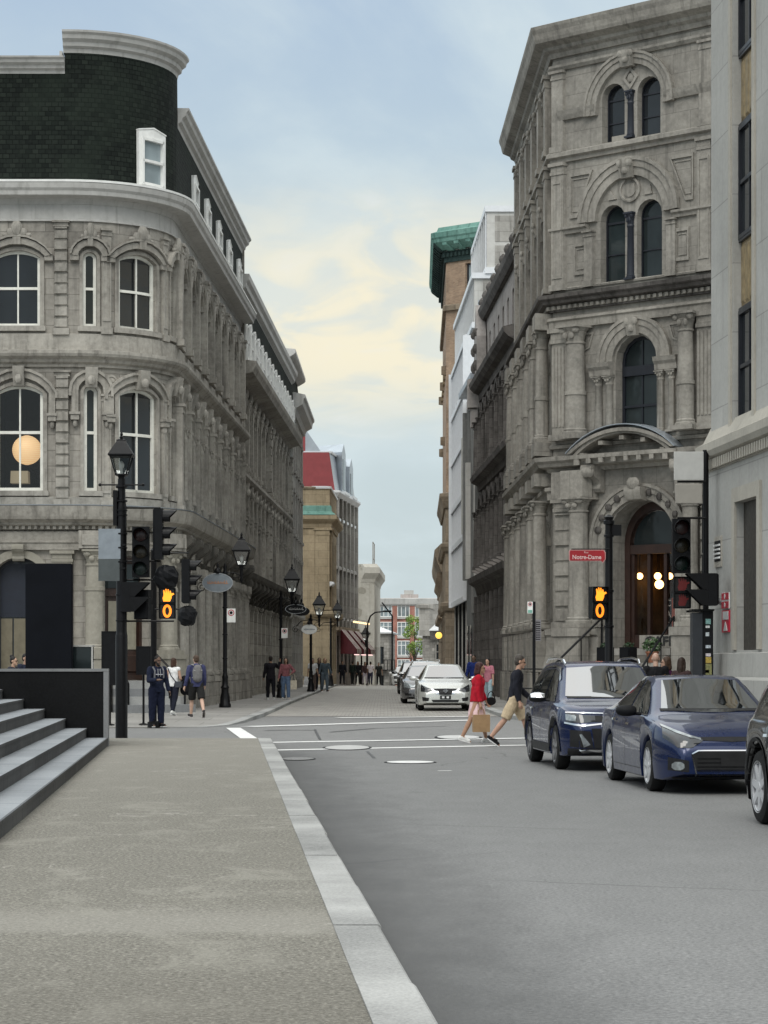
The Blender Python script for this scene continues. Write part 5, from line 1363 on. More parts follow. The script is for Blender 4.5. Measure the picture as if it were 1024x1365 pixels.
wall_band(mb, 0, RE, 0, 8.3, o1, 0, .55); wall_band(mb, 0, RE, 8.3, 13.3, o2, 0, .42); wall_band(mb, 0, RE, 13.3, 18.5, o3, 0, .35); wall_band(mb, 0, RE, 18.5, 22.3, o4, 0, .35)
mb.quad((0, 0, 0), (0, -6, 0), (0, -6, 22.3), (0, 0, 22.3))
mb.build('wall', M['r1'], r1)
mb = WMB(); mb.add([(5.42, 92, 22.4), (5.65, 76, 22.4), (10.757, 71.51, 22.4), (20, 71, 22.4), (20, 92, 22.4)], [(0, 1, 2, 3, 4)]); mb.build('flat_roof', M['tin'], r1)
def c1(name, prof, mat='r1trim', s0=-.05, s1=None, d=0):
    m_ = MB(R1); m_.sweep(s0, RE if s1 is None else s1, [(a + d, z) for a, z in prof]); return m_.build(name, M[mat], r1)
c1('plinth', [(0, 0), (.5, 0), (.5, .5), (.42, .6), (.42, 1.35), (.34, 1.6), (.26, 1.95), (.24, 2.5), (.3, 2.56), (.3, 2.75), (0, 2.78)], 'r1', 0, CG - 1.5)
c1('plinth', [(0, 0), (.5, 0), (.5, .5), (.42, .6), (.42, 1.35), (.34, 1.6), (.26, 1.95), (.24, 2.5), (.3, 2.56), (.3, 2.75), (0, 2.78)], 'r1', CG + 1.5, None)
for s0, s1 in ((0, CG - 1.7), (CG + 1.7, RE)):
    c1('architrave', [(0, 7.05), (.2, 7.05), (.22, 7.3), (.3, 7.34), (.3, 7.46), (0, 7.5)], s0=s0, s1=s1)
c1('ground_cornice', [(0, 7.95), (.18, 7.95), (.24, 8.06), (.5, 8.12), (.54, 8.22), (.64, 8.3), (.66, 8.44), (0, 8.52)])
c1('pedestal_course', [(0, 8.75), (.12, 8.75), (.14, 8.86), (.06, 8.9), (.06, 9.0), (0, 9.02)])
c1('middle_architrave', [(0, 12.72), (.14, 12.72), (.16, 12.95), (.22, 13.0), (.2, 13.08), (.1, 13.12), (0, 13.12)])
c1('middle_cornice', [(0, 13.3), (.12, 13.3), (.14, 13.5), (.36, 13.54), (.4, 13.62), (.52, 13.7), (.54, 13.82), (0, 13.9)], 'r2')
mb = MB(R1); u = .15
mb.box(.1, C1 + 1.2, .121, .15, 13.36, 13.49)
while u < C1 + 1:
    mb.box(u, u + .11, .13, .24, 13.36, 13.48); u += .22
mb.build('dentils', M['r1trim'], r1)
c1('impost_course', [(0, 15.85), (.1, 15.85), (.12, 15.95), (.2, 16.0), (.2, 16.08), (0, 16.12)], s0=C0 + .02, s1=CM - 1.65)
c1('impost_course', [(0, 15.85), (.1, 15.85), (.12, 15.95), (.2, 16.0), (.2, 16.08), (0, 16.12)], s0=CM + 1.65, s1=RE)
c1('string_course', [(0, 18.25), (.1, 18.25), (.12, 18.36), (.24, 18.42), (.24, 18.55), (.08, 18.62), (0, 18.64)])
c1('impost_course', [(0, 19.65), (.1, 19.65), (.16, 19.8), (.2, 19.95), (0, 20.0)], s0=C0 + .35, s1=CM - 1.35)
c1('impost_course', [(0, 19.65), (.1, 19.65), (.16, 19.8), (.2, 19.95), (0, 20.0)], s0=CM + 1.35, s1=C1 - .35)
c1('upper_string', [(0, 21.32), (.08, 21.32), (.16, 21.42), (.16, 21.5), (0, 21.54)])
c1('main_cornice', [(0, 21.75), (.1, 21.75), (.16, 21.9), (.3, 21.98), (.34, 22.08), (.62, 22.2), (.66, 22.3), (.7, 22.48), (.76, 22.62), (.78, 22.72), (0, 23.0)])
c1('panel_course', [(0, 14.0), (.06, 14.0), (.08, 14.06), (0, 14.1)])
for op in o1[1:]: window(R1, r1, op, .5, M['darkframe'], M['glass'], (1, 1), .1, midz=5.5)
for op in o2[1:] + o3[2:] + o4[2:]: window(R1, r1, op, .35, M['darkframe'], M['glass'], (0, 1), .07)
window(R1, r1, o2[0], .4, M['darkframe'], M['glass2'], (1, 1), .1, midz=11.15, name='arched_window')
mb = MB(R1); mb.box(CF - .75, CF + .75, -.385, -.26, 10.98, 11.3); mb.build('transom', M['darkframe'], r1); mb = MB(R1); mb.box(CF - .72, CF + .72, -.38, -.31, 9.95, 10.03); mb.build('transom', M['darkframe'], r1)
for op in o3[:2]: window(R1, r1, op, .33, M['darkframe'], M['glass2'], (0, 1), .05, midz=15.0, name='twin_window'); 
for op in o3[:2]:
    mb = MB(R1); mb.box(op[0] - .46, op[0] + .46, -.31, -.26, 16.0, 16.07); mb.build('transom', M['darkframe'], r1)
for op in o4[:2]: 
    window(R1, r1, op, .33, M['darkframe'], M['glass3'] if False else M['glass'], (0, 1), .05, midz=19.3, name='twin_window')
    mb = MB(R1); mb.box(op[0] - .42, op[0] + .42, -.31, -.26, 20.02, 20.08); mb.build('transom', M['darkframe'], r1)
    if op[0] < CM: mb = MB(R1); mb.box(op[0] - .32, op[0] + .3, -.3, -.285, 18.74, 18.9); mb.build('blind', M['limetrim'], r1)
dk = simple('navy_column_paint', (.016, .02, .03), .5)
column('twin_column', R1, r1, CM, .0, 14.06, 16.25, .13, dk, .4)
column('twin_column', R1, r1, CM, .0, 18.66, 20.2, .12, dk, .35)
def archmould(s, R, z, t, d1, d0=0, zb=None, name='arch_moulding', mat='r1trim', keyh=.5, keyw=.3):
    mb = MB(R1)
    for k, (r0, rr, dd) in enumerate(((R, R + t*.45, d1*.6), (R + t*.452, R + t*.8, d1*.8), (R + t*.802, R + t, d1))):
        A = arch(s, 2*r0, z, r0, 16); B = arch(s, 2*rr, z, rr, 16)
        if zb: A = [(s - r0, zb)] + A + [(s + r0, zb)]; B = [(s - rr, zb)] + B + [(s + rr, zb)]
        mb.ring(A, B, d0, dd)
    o = mb.build(name, M[mat], r1)
    if keyh:
        mb = MB(R1); mb.sweep(s - keyw/2, s + keyw/2, [(d0, z + R - .1), (d1*1.1, z + R - .1), (d1*1.7, z + R + keyh*.6), (d1*1.7, z + R + keyh), (d0, z + R + keyh)])
        for q in (-1, 1): oval(mb, s + q*keyw*.4, d1*1.5, z + R + keyh*.72, keyw*.3, .08, keyh*.28)
        oval(mb, s, d1*1.4, z + R + keyh*.25, keyw*.3, .09, keyh*.25)
        mb.build('keystone', M[mat], r1)
archmould(CM, 1.30, 19.75, .42, .22, keyh=.42, keyw=.42, zb=19.6)
archmould(CM, 1.32, 16.12, .60, .24, keyh=.5, keyw=.42)
archmould(CF, .86, 11.46, .55, .2, keyh=.5, keyw=.36)
archmould(CG, 1.38, 5.56, .5, .22, keyh=0, zb=2.8)
for u in bays:
    archmould(u, .66, 11.4, .3, .18, keyh=.4); archmould(u, .62, 16.2, .3, .2, keyh=.4); archmould(u, .58, 20.2, .26, .18, keyh=.35); archmould(u, .78, 5.6, .3, .2, keyh=.4)
# medallions and sunk panels
def medal(s, z, r):
    mb = MB(R1)
    mb.lathe((s, .005, z), [(r, -.02), (r, .07), (r*.84, .09), (r*.82, .04), (r*.6, .04), (r*.58, .08), (r*.1, .1)], 20, axis=1); mb.build('medallion', M['r1trim'], r1)
medal(CM, 16.98, .4)
mb = MB(R1)
mb.ring([(CM - .18, 20.62), (CM, 20.86), (CM + .18, 20.62), (CM, 20.38)], [(CM - .3, 20.62), (CM, 21.0), (CM + .3, 20.62), (CM, 20.24)], 0, .06, closed=True); oval(mb, CM, .02, 20.62, .13, .06, .16); mb.build('lozenge', M['r1trim'], r1)
def frame_poly(pts, t, d, name='panel_moulding'):
    cx = sum(p[0] for p in pts)/len(pts); cz = sum(p[1] for p in pts)/len(pts)
    inn = [(cx + (p[0]-cx)*(1-t), cz + (p[1]-cz)*(1-t)) for p in pts]
    inn2 = [(cx + (p[0]-cx)*(1-2*t), cz + (p[1]-cz)*(1-2*t)) for p in pts]
    mb = MB(R1); mb.ring(inn, pts, 0, d, closed=True); mb.ring(inn2, [(cx + (p[0]-cx)*(1-1.7*t), cz + (p[1]-cz)*(1-1.7*t)) for p in pts], 0, d*.5, closed=True); mb.build(name, M['r1trim'], r1)
for q in (-1, 1):
    x = lambda v: CM + q*v
    frame_poly([(x(2.42), 16.35), (x(2.42), 17.85), (x(1.5), 17.85), (x(2.12), 16.35)], .16, .06)
    frame_poly([(x(2.25), 14.45), (x(2.25), 15.5), (x(1.75), 15.5), (x(1.75), 14.45)], .2, .06)
    mb = MB(R1); mb.extr([(x(.55), 16.75), (x(.85), 16.75), (x(.78), 17.05)], 0, .05); mb.build('spandrel_leaf', M['r1trim'], r1)
    frame_poly([(x(2.3), 11.7), (x(2.3), 12.5), (x(1.45), 12.5), (x(1.62), 12.0)], .18, .05)
    pilaster('pilaster', R1, r1, CM + q*2.84, .5, 0, .13, 14.0, 18.25, M['r1trim'], .4, panel=True)
    pilaster('pilaster', R1, r1, CM + q*1.6, .34, 0, .12, 14.0, 15.85, M['r1trim'], .2)
    pilaster('pilaster', R1, r1, CM + q*2.88, .46, 0, .1, 18.6, 21.32, M['r1trim'], .3)
    # second storey order
    pilaster('fluted_pilaster', R1, r1, CF + q*2.78, .68, 0, .28, 9.0, 12.72, M['r1trim'], .5, flutes=5)
    column('column', R1, r1, CF + q*2.08, .34, 9.0, 12.72, .29, M['r1trim'], .52, 10.5, 16)
    for v in (1.42, 1.0): column('colonnette', R1, r1, CF + q*v, .06, 9.02, 11.0, .13, M['r1trim'], .22, n=10)
    mb = MB(R1); mb.sweep((CF + q*1.68) if q > 0 else (CF + q*1.68), (CF + q*.84), [(0, 11.02), (.2, 11.02), (.22, 11.2), (.3, 11.3), (.34, 11.44), (0, 11.48)]) if q < 0 else mb.sweep((CF + q*.84), (CF + q*1.68), [(0, 11.02), (.2, 11.02), (.22, 11.2), (.3, 11.3), (.34, 11.44), (0, 11.48)]); mb.build('impost_block', M['r1trim'], r1)
    # ground order
    pilaster('rusticated_pilaster', R1, r1, CG + q*2.76, .74, 0, .34, 2.78, 7.05, M['r1trim'], .42, block=.5)
    column('column', R1, r1, CG + q*2.08, .42, 2.78, 7.05, .3, M['r1trim'], .4, None, 16)
    mb = MB(R1); mb.box(CG + q*2.08 - .45, CG + q*2.08 + .45, .5, .92, 0, 2.5); mb.box(CG + q*2.08 - .5, CG + q*2.08 + .5, .5, .98, 2.502, 2.77); mb.build('pedestal', M['r1'], r1)
    mb = MB(R1); mb.box(CG + q*2.08 - .42, CG + q*2.08 + .42, .31, .72, 7.06, 7.94); mb.build('entablature_block', M['r1trim'], r1); mb = MB(R1); mb.box(CG + q*2.8 - .36, CG + q*2.8 + .36, .0, .42, 7.06, 7.94); mb.build('entablature_block', M['r1trim'], r1)
    mb = MB(R1); scroll(mb, CG + q*1.62, .02, 7.2, 8.1, .4, .62); oval(mb, CG + q*1.62, .55, 7.85, .24, .22, .2); mb.build('console', M['r1trim'], r1)
# segmental hood over the door
mb = MB(R1)
for (w, zo, d1) in ((3.3, 0, .66), (3.62, .06, .74)):
    A = arch(CM + .1, w, 8.42 + zo, .62, 16); B = arch(CM + .1, w + .3, 8.42 + zo, .74, 16)
    mb.ring(A, B, .0, d1)
mb.build('door_hood', M['r1trim'], r1)
mb = MB(R1); mb.box(CM - 1.9, CM + 2.1, .0, .72, 8.3, 8.42); mb.build('hood_shelf', M['r1trim'], r1)
for k in range(8):
    mb = MB(R1); mb.box(CM - 1.6 + .46*k, CM - 1.45 + .46*k, .66, .715, 8.14, 8.296) if k % 7 else mb.box(CM - 1.6 + .46*k, CM - 1.42 + .46*k, .66, .71, 8.1, 8.296); mb.build('hood_block', M['r1trim'], r1)
R_ = (1.65**2 + .62**2)/(2*.62)
for t in (-36, -18, 0, 18, 36):
    a = radians(t); mb = MB(R1); mb.box(CM + .1 + R_*sin(a) - .08, CM + .1 + R_*sin(a) + .08, .2, .63, 8.42 + .62 - R_ + R_*cos(a) - .2, 8.42 + .62 - R_ + R_*cos(a) - .07); mb.build('hood_block', M['r1trim'], r1)
mb = MB(R1); A = arch(CM + .1, 3.92, 8.48, .83, 16); mb.loft([[(u, .1, z + .0), (u, .78, z + .0), (u, .78, z + .03), (u, .1, z + .06)] for u, z in A]); mb.build('hood_flashing', M['tin'], r1)
mb = MB(R1); mb.sweep(CG - .3, CG + .3, [(.1, 6.85), (.4, 6.9), (.52, 7.15), (.5, 7.3), (.1, 7.3)]); oval(mb, CG, .45, 7.42, .24, .14, .22); mb.build('door_keystone', M['r1trim'], r1)
mb = MB(R1)
for t in range(-75, 80, 15):
    a = radians(t)
    if abs(t) > 8: oval(mb, CG + 1.62*sin(a), .14, 5.56 + 1.62*cos(a), .12, .14, .14)
mb.build('carved_leaves', M['r2'], r1)
# order on the street side and Notre-Dame side
for i in range(6):
    u = C0 - .72 - 2.75*i
    for v in ((u - .28, u + .28) if i else (u,)):
        column('column', R1, r1, v, .34, 9.0, 12.72, .24, M['r1trim'], .5, 10.5, 12)
        column('column', R1, r1, v, .42, 2.78, 7.05, .27, M['r1trim'], .4, None, 12)
    for z0, z1 in ((14.0, 18.25), (18.6, 21.3)): pilaster('pilaster', R1, r1, u, .62, 0, .26, z0, z1, M['r1trim'], .4)
    mb = MB(R1); mb.box(u - .6, u + .6, .0, .62, 12.74, 13.28); mb.build('entablature_block', M['r1trim'], r1); mb = MB(R1); mb.box(u - .6, u + .6, .0, .66, 7.52, 7.94); mb.build('entablature_block', M['r1trim'], r1)
    mb = MB(R1); mb.box(u - .62, u + .62, .51, .8, 0, 1.3); mb.boxt(u - .55, u + .55, .2, .72, 1.302, 2.7, .04); mb.build('pedestal', M['r1'], r1)
    mb = MB(R1); mb.box(u - .62, u + .62, .0, .66, 8.53, 8.98); mb.build('pedestal', M['r1'], r1)
column('column', R1, r1, C1 + .5, .34, 9.0, 12.72, .26, M['r1trim'], .5, 10.5, 12)
pilaster('rusticated_pilaster', R1, r1, C1 + .42, .8, 0, .3, 2.78, 7.05, M['r1trim'], .42, block=.5)
mb = MB(R1); mb.box(C0 - 6, C0 - .8, .005, .03, 7.56, 7.9); mb.build('gilded_name_frieze', simple('dull_gold', (.16, .12, .04), .5, .3), r1)
# ---- cafe door deep in the arch
rv = 1.0
mb = MB(R1)
A = arch(CG, 2.7, 5.55, 1.35, 16)
loop = [(CG - 1.35, 2.1)] + A + [(CG + 1.35, 2.1)]
for (u, zu), (v, zv) in zip(loop, loop[1:]): mb.quad((u, -.55, zu), (v, -.55, zv), (v, -rv, zv), (u, -rv, zu))
mb.quad((CG - 1.35, -.55, 2.1), (CG + 1.35, -.55, 2.1), (CG + 1.35, -rv, 2.1), (CG - 1.35, -rv, 2.1))
mb.build('porch_reveal', M['r1'], r1)
mb = MB(R1)
I = [(CG - 1.12, 2.1)] + arch(CG, 2.24, 5.5, 1.12, 14) + [(CG + 1.12, 2.1)]; O = [(CG - 1.349, 2.1)] + arch(CG, 2.698, 5.55, 1.349, 14) + [(CG + 1.349, 2.1)]
mb.ring(I, O, -rv, -rv + .22)
mb.box(CG - 1.12, CG + 1.12, -rv, -rv + .2, 5.2, 5.5)
for u in (-1.06, -.36, .36, 1.06): mb.box(CG + u - .065, CG + u + .065, -rv + .002, -rv + .14, 2.1, 5.19)
mb.box(CG - 1.1, CG + 1.1, -rv + .004, -rv + .12, 2.1, 2.55)
mb.build('door_frame', M['wood'], r1)
mb = MB(R1); A = arch(CG, 2.2, 5.5, 1.1, 14); mb.add([(u, -rv + .05, z) for u, z in [(CG - 1.1, 5.5)] + A], [tuple(range(len(A) + 1))]); mb.build('fanlight_glass', M['glass2'], r1)
mb = MB(R1)
for u in (-.71, .71): mb.quad((CG + u - .29, -rv + .05, 2.55), (CG + u + .29, -rv + .05, 2.55), (CG + u + .29, -rv + .05, 5.2), (CG + u - .29, -rv + .05, 5.2))
mb.build('door_glass', M['clear'], r1)
mb = MB(R1)
a, b_ = CG - 1.9, CG + 2.6
for q in ([(a, -rv - .05, 2.1), (b_, -rv - .05, 2.1), (b_, -6, 2.1), (a, -6, 2.1)], [(a, -rv - .05, 5.6), (b_, -rv - .05, 5.6), (b_, -6, 5.6), (a, -6, 5.6)], [(a, -6, 2.1), (b_, -6, 2.1), (b_, -6, 5.6), (a, -6, 5.6)], [(a, -rv - .05, 2.1), (a, -6, 2.1), (a, -6, 5.6), (a, -rv - .05, 5.6)], [(b_, -rv - .05, 2.1), (b_, -6, 2.1), (b_, -6, 5.6), (b_, -rv - .05, 5.6)]): mb.quad(*q)
mb.build('cafe_room', simple('cafe_walls', (.045, .028, .014), .7, var=.7, scale=2.5), r1)
counter = thing('cafe_counter', 'lit wooden counter inside the cafe doorway', 'counter', R1((CG - .2, -4, 2.1)))
mb = WMB(R1); mb.box(CG - 1.6, CG - .55, -4.4, -3.6, 2.12, 3.1); mb.box(CG + .35, CG + 1.7, -4.4, -3.6, 2.12, 3.1); mb.build('counter_front', simple('amber_wood', (.32, .19, .07), .5, var=.4, scale=6), counter)
mb = WMB(R1)
r_ = random.Random(3)
for k in range(3): mb.box(CG - 1.7, CG + 1.9, -5.9, -5.6, 3.3 + .5*k, 3.34 + .5*k)
for k in range(40):
    u = CG - 1.6 + r_.random()*3.4; z = 3.342 + .5*r_.randrange(3); w = r_.uniform(.04, .1); mb.box(u, u + w, -5.85, -5.7, z, z + r_.uniform(.1, .32))
mb.build('shelves', simple('cafe_jars', (.45, .33, .16), .4, var=.7, scale=3), counter)
bulbm = glow('warm_bulb', (1.0, .52, .17), 7)
for k, (x, y, D) in enumerate(((853, 768, 2.6), (853, 783, 4.3), (877, 768, 2.6), (879, 779, 3.2), (893, 768, 2.6), (866, 768, 4.5))):
    Yd = 73.5 + D*.75; c = (wx(x, Yd), Yd, wz(y, Yd))
    t = thing('globe_lamp', ['upper left globe lamp glowing in the left pane of the cafe door', 'lower left globe lamp glowing in the left pane of the cafe door', 'upper globe lamp of the bright pair in the cafe doorway', 'large lower globe lamp of the bright pair in the cafe doorway', 'globe lamp glowing by the traffic signal at the right of the cafe door', 'faint middle globe lamp at the back of the cafe'][k], 'lamp', c, group='globe lamps in the cafe')
    mb = MB(); r = (.11, .11, .12, .15, .11, .07)[k]; mb.lathe((0, 0, 0), [(r*cos(radians(q)), r*sin(radians(q))) for q in range(-85, 90, 17)], 12); mb.build('globe', bulbm, t)
    mb = MB(); mb.tube([(0, 0, r), (0, 0, 5.55 - c[2])], .012, 5); mb.build('cord', M['black'], t)
def P(s, d): x, y, _ = R1((s, d, 0)); return x, y
for k in range(9):      # stairs up to the door
    mb = MB(R1); zt = 2.1 - .23*k
    mb.box(CG - 1.32, CG + 1.32, -.5 if k == 0 else .06 + .3*k, .36 + .3*k, max(0, zt - .22), zt); mb.build('door_step', M['r1'] if k % 2 else M['grey'], r1)
mb = MB(R1); mb.box(CG - .75, CG + 1.1, -rv + .13, -rv + .17, 2.12, 2.54); o = mb.build('name_board', M['r1trim'], r1)
x, y = P(CG + .15, -rv + .19)
ang = atan2(-4, 4.55)
text('CAFÉ', .42, simple('dark_letter', (.03, .03, .03), .6), r1, (x - 9, y - 78, 2.33), (pi/2, 0, ang), .01, sx=1.2, bold=.01)
bn = thing('cafe_banner', 'black and red upright banner in the cafe doorway', 'banner', (*P(CG + .55, -1.0), 2.12))
mb = WMB(R1); mb.box(CG + .28, CG + .55, -1.02, -.98, 2.2, 3.75); mb.build('banner_cloth', simple('banner_black', (.012, .012, .012), .7), bn)
mb = WMB(R1); mb.box(CG + .552, CG + .82, -1.02, -.98, 2.2, 3.75); mb.build('banner_side', simple('banner_red', (.26, .05, .025), .7), bn)
for k, ch in enumerate('CAFE'):
    x, y = P(CG + .42, -.97); text(ch, .3, simple('banner_letter', (.5, .42, .36), .6), bn, (x - bn.location.x, y - bn.location.y, 1.45 - .36*k), (pi/2, -pi/2*0, ang), .004, 'banner_letter')
for q in (-1.38, 1.38):
    h = thing('stair_rail', 'black iron handrail on the ' + ('left' if q < 0 else 'right') + ' side of the cafe steps', 'handrail', (*P(CG + q, 1.2), .11), group='handrails of the cafe steps')
    mb = WMB(R1); mb.tube([(CG + q, .2, 2.1), (CG + q, .2, 3.1), (CG + q, 2.9, 1.1), (CG + q, 2.9, .1)], .035, 8); mb.build('rail', M['black'], h)
    for d in (1.1, 2.0):
        mb = WMB(R1); mb.tube([(CG + q, d, 1.9 - (d - .4)*.74 - .6), (CG + q, d, 3.1 - (d - .2)*.74)], .018, 6); mb.build('baluster', M['black'], h)

# ---------------------------------------------------------------- soot-dark arcaded building
R2 = Path([(4.75, 111.6), (5.4, 92.1)])
r2 = thing('soot_dark_arcade_building', 'soot-blackened stone building with rows of narrow arches and pale attic windows', 'building', (8, 102, 0))
n_ = 8; pt = R2.L/n_; us = [pt*(i + .5) for i in range(n_)]
q1 = [(u, 1.6, .3, 4.3, .3) for u in us]; q2 = [(u, 1.5, 6.5, 8.9, .75) for u in us]; q3 = [(u, 1.5, 11.0, 13.3, .75) for u in us]; q4 = [(u, .8, 15.8, 17.3, .1) for u in us]
mb = MB(R2)
wall_band(mb, 0, R2.L, 0, 5.6, q1, 0, .5); wall_band(mb, 0, R2.L, 5.6, 10.3, q2, 0, .5); wall_band(mb, 0, R2.L, 10.3, 15.0, q3, 0, .5)
mb.build('wall', M['r2'], r2)
mb = MB(R2); wall_band(mb, 0, R2.L, 15.0, 18.3, q4, -.15, .25); mb.quad((R2.L, 0, 15), (R2.L, -6, 15), (R2.L, -6, 18.3), (R2.L, -.15, 18.3)); mb.build('attic', M['r2pale'], r2)
for op in q1 + q2 + q3: window(R2, r2, op, .45, M['darkframe'], M['glass'], (0, 1), .08)
for op in q4: window(R2, r2, op, .36, M['darkframe'], M['glass'], (0, 1), .07)
course2('ground_cornice', [(0, 4.9), (.2, 4.9), (.3, 5.3), (.6, 5.5), (.65, 5.75), (0, 5.85)], M['r2'], R2, r2)
course2('belt_cornice', [(0, 10.0), (.15, 10.0), (.2, 10.3), (.5, 10.45), (.55, 10.65), (0, 10.75)], M['r2'], R2, r2)
course2('main_cornice', [(0, 14.4), (.1, 14.4), (.12, 14.75), (.35, 14.85), (.55, 15.05), (.6, 15.25), (0, 15.4)], M['r2'], R2, r2)
course2('attic_cornice', [(-.3, 18.2), (.05, 18.2), (.2, 18.45), (.25, 18.7), (-.3, 18.8)], M['r2'], R2, r2)
for i in range(n_ + 1):
    u = min(max(pt*i, .2), R2.L - .2)
    for z0, z1 in ((6.2, 9.0), (10.8, 13.4)):
        column('colonnette', R2, r2, u, .22, z0, z1, .17, M['r2'], .3, n=8)
    mb = MB(R2); mb.box(u - .28, u + .28, 0, .4, 0, 1.3); mb.boxt(u - .24, u + .24, 0, .36, 1.302, 4.88, .02); mb.build('pier', M['r2'], r2)
    mb = MB(R2); scroll(mb, u, .05, 5.86, 6.2, .4, .4); mb.build('pedestal', M['r2pale'], r2)
    mb = MB(R2); mb.lathe((u, -.05, 18.8), [(.2, 0), (.2, .15), (.09, .2), (.16, .32), (.2, .45), (.14, .6), (.03, .7)], 8); mb.build('finial', M['r2'], r2)
for ops in (q2, q3):
    for op in ops:
        mb = MB(R2); A = arch(op[0], 1.5, op[3], .75, 10); B = arch(op[0], 1.9, op[3], .95, 10); mb.ring(A, B, 0, .2); mb.build('arch_moulding', M['r2'], r2)
# shaped gable with tin slope at its far end
mb = MB(R2); mb.extr([(.0, 15.2), (2.2, 15.2), (2.0, 17.4), (1.4, 18.4), (1.1, 19.0), (.8, 18.4), (.2, 17.4)], -.1, .35); mb.build('shaped_gable', M['r2pale'], r2)
for z, r in ((16, .3), (16.8, .28), (17.6, .22)):
    for u in (.5, 1.7): mb = MB(R2); oval(mb, u, .35, z, r*.7, .2, r); mb.build('carving', M['r2'], r2)

# ---------------------------------------------------------------- raw concrete infill
R3 = Path([(4.42, 121.8), (4.74, 111.75)])
r3 = thing('concrete_infill', 'narrow raw concrete building between the soot-dark arcade and the white fins', 'building', (7, 116, 0))
mb = MB(R3); mb.box(0, R3.L, -6, 0, 0, 15.6); mb.build('wall', M['conc'], r3)
rr = random.Random(5)
for i in range(9):
    u = .4 + i*1.08
    z0 = rr.choice([4.2, 6, 8.5]); z1 = rr.choice([12, 13.6, 14.8]); d = rr.choice([.12, .22, .32])
    mb = MB(R3); mb.box(u, u + .5, .0, d, z0, z1); mb.build('concrete_fin', M['conc'] if i % 3 else M['palec'], r3)
for i in range(4):
    mb = MB(R3); mb.box(.8 + 2.4*i, 1.9 + 2.4*i, .003, .05, .3, 3.6); mb.build('shopfront_pane', M['glass'], r3)
mb = MB(R3); mb.box(1, 9.9, -3, .5, 15.62, 15.9); mb.extr([(6.5, 15.92), (9.8, 15.92), (9.8, 19.5)], -.4, .1); mb.build('tin_roof', M['tin'], r3)
mb = MB(R3); mb.box(9.0, 9.9, .0, .6, 14.2, 15.6); mb.boxt(9.1, 9.8, .0, .45, 13.2, 14.19, .05); mb.build('corbel', M['r2pale'], r3)

# ---------------------------------------------------------------- white finned building in three set-backs
r4 = thing('white_finned_building', 'modern white building with vertical fins, stepping back towards a pale concrete top', 'building', (7, 130, 0))
T1 = Path([(4.04, 138.5), (4.32, 122)]); T2 = Path([(4.36, 141), (4.78, 122.02), (12, 122.02)]); T3 = Path([(5.2, 135), (5.46, 121.9), (12, 121.9)])
cur = simple('pale_fin_glass', (.11, .13, .155), .15, var=.45, scale=.8)
mb = MB(T1); mb.box(0, T1.L, -.4, -.12, 5.0, 19.2); mb.build('glass_screen', cur, r4)
for z in (5.0, 8.35, 10.7, 13.55, 16.3, 18.95):
    mb = MB(T1); mb.box(-.05, T1.L + .05, -.118, -.03, z, z + .30); mb.build('floor_band', M['whitef'], r4)
k = 0; u = 0
while u < T1.L:
    mb = MB(T1); mb.box(u, u + .1, -.119, -.085, 5.28, 19.0); mb.build('fin', M['whitef'], r4); u += .78
mb = MB(T1); mb.box(T1.L + .06, T1.L + .1, -.6, .1, 5.0, 19.2); mb.build('end_panel', M['whitef'], r4); mb = MB(T1); mb.box(-.1, -.06, -.6, .1, 5, 19.2); mb.build('end_panel', M['whitef'], r4)
mb = MB(T1); mb.box(0, T1.L, -5, -.5, 0, 5.1); mb.build('ground_glass', M['glass2'], r4)
for i in range(12): 
    mb = MB(T1); mb.box(1.4*i, 1.4*i + .12, -.499, -.25, 0, 4.99); mb.build('mullion', M['blackm'] if i % 3 else M['palec'], r4)
mb = MB(T2); mb.box(0, T2.S[1], -3, -.06, 5, 22.5); mb.box(T2.S[1] + .001, T2.L, -3, -.06, 5, 22.5); mb.build('upper_block', M['palec'], r4)
mb = MB(T2)
for z in (19.6, 22.25): mb.box(0, T2.S[1] + 7, -.058, .08, z, z + .3)
mb.build('floor_band', M['whitef'], r4)
u = .1
while u < T2.S[1]:
    mb = MB(T2); mb.box(u, u + .14, -.059, -.02, 16, 22.2); mb.build('fin', M['whitef'], r4); u += .95
for q in (1.6,):
    mb = MB(T2); mb.box(T2.S[1] + .5, T2.S[1] + 6, -.058, -.03, 19.9, 22.2); mb.build('inset_panel', M['grey'], r4)
mb = MB(T3); mb.box(0, T3.S[1], -6, -.05, 22.4, 25.8); mb.box(T3.S[1] + .001, T3.L, -6, -.05, 22.4, 25.8); mb.build('top_block', M['palec'], r4)
mb = MB(T3)
for z in (22.5, 25.8): mb.sweep(0, T3.L, [(-.3, z), (.06, z), (.06, z + .32), (-.3, z + .34)])
mb.build('floor_band', M['whitef'], r4)
u = .1
while u < T3.S[1]:
    mb = MB(T3); mb.box(u, u + .14, -.049, .05, 22.83, 25.79); mb.build('fin', M['whitef'], r4); u += 1.6
mb = MB(T3)
for q, w, z0, z1 in ((.45, 1.0, 24.2, 25.6), (1.6, 1.0, 23.9, 25.7), (.45, 1.0, 22.95, 24.0), (1.6, 1.8, 22.95, 23.75)): mb.box(T3.S[1] + q, T3.S[1] + q + w, -.048, -.03, z0, z1)
mb.build('inset_panel', M['grey'], r4)

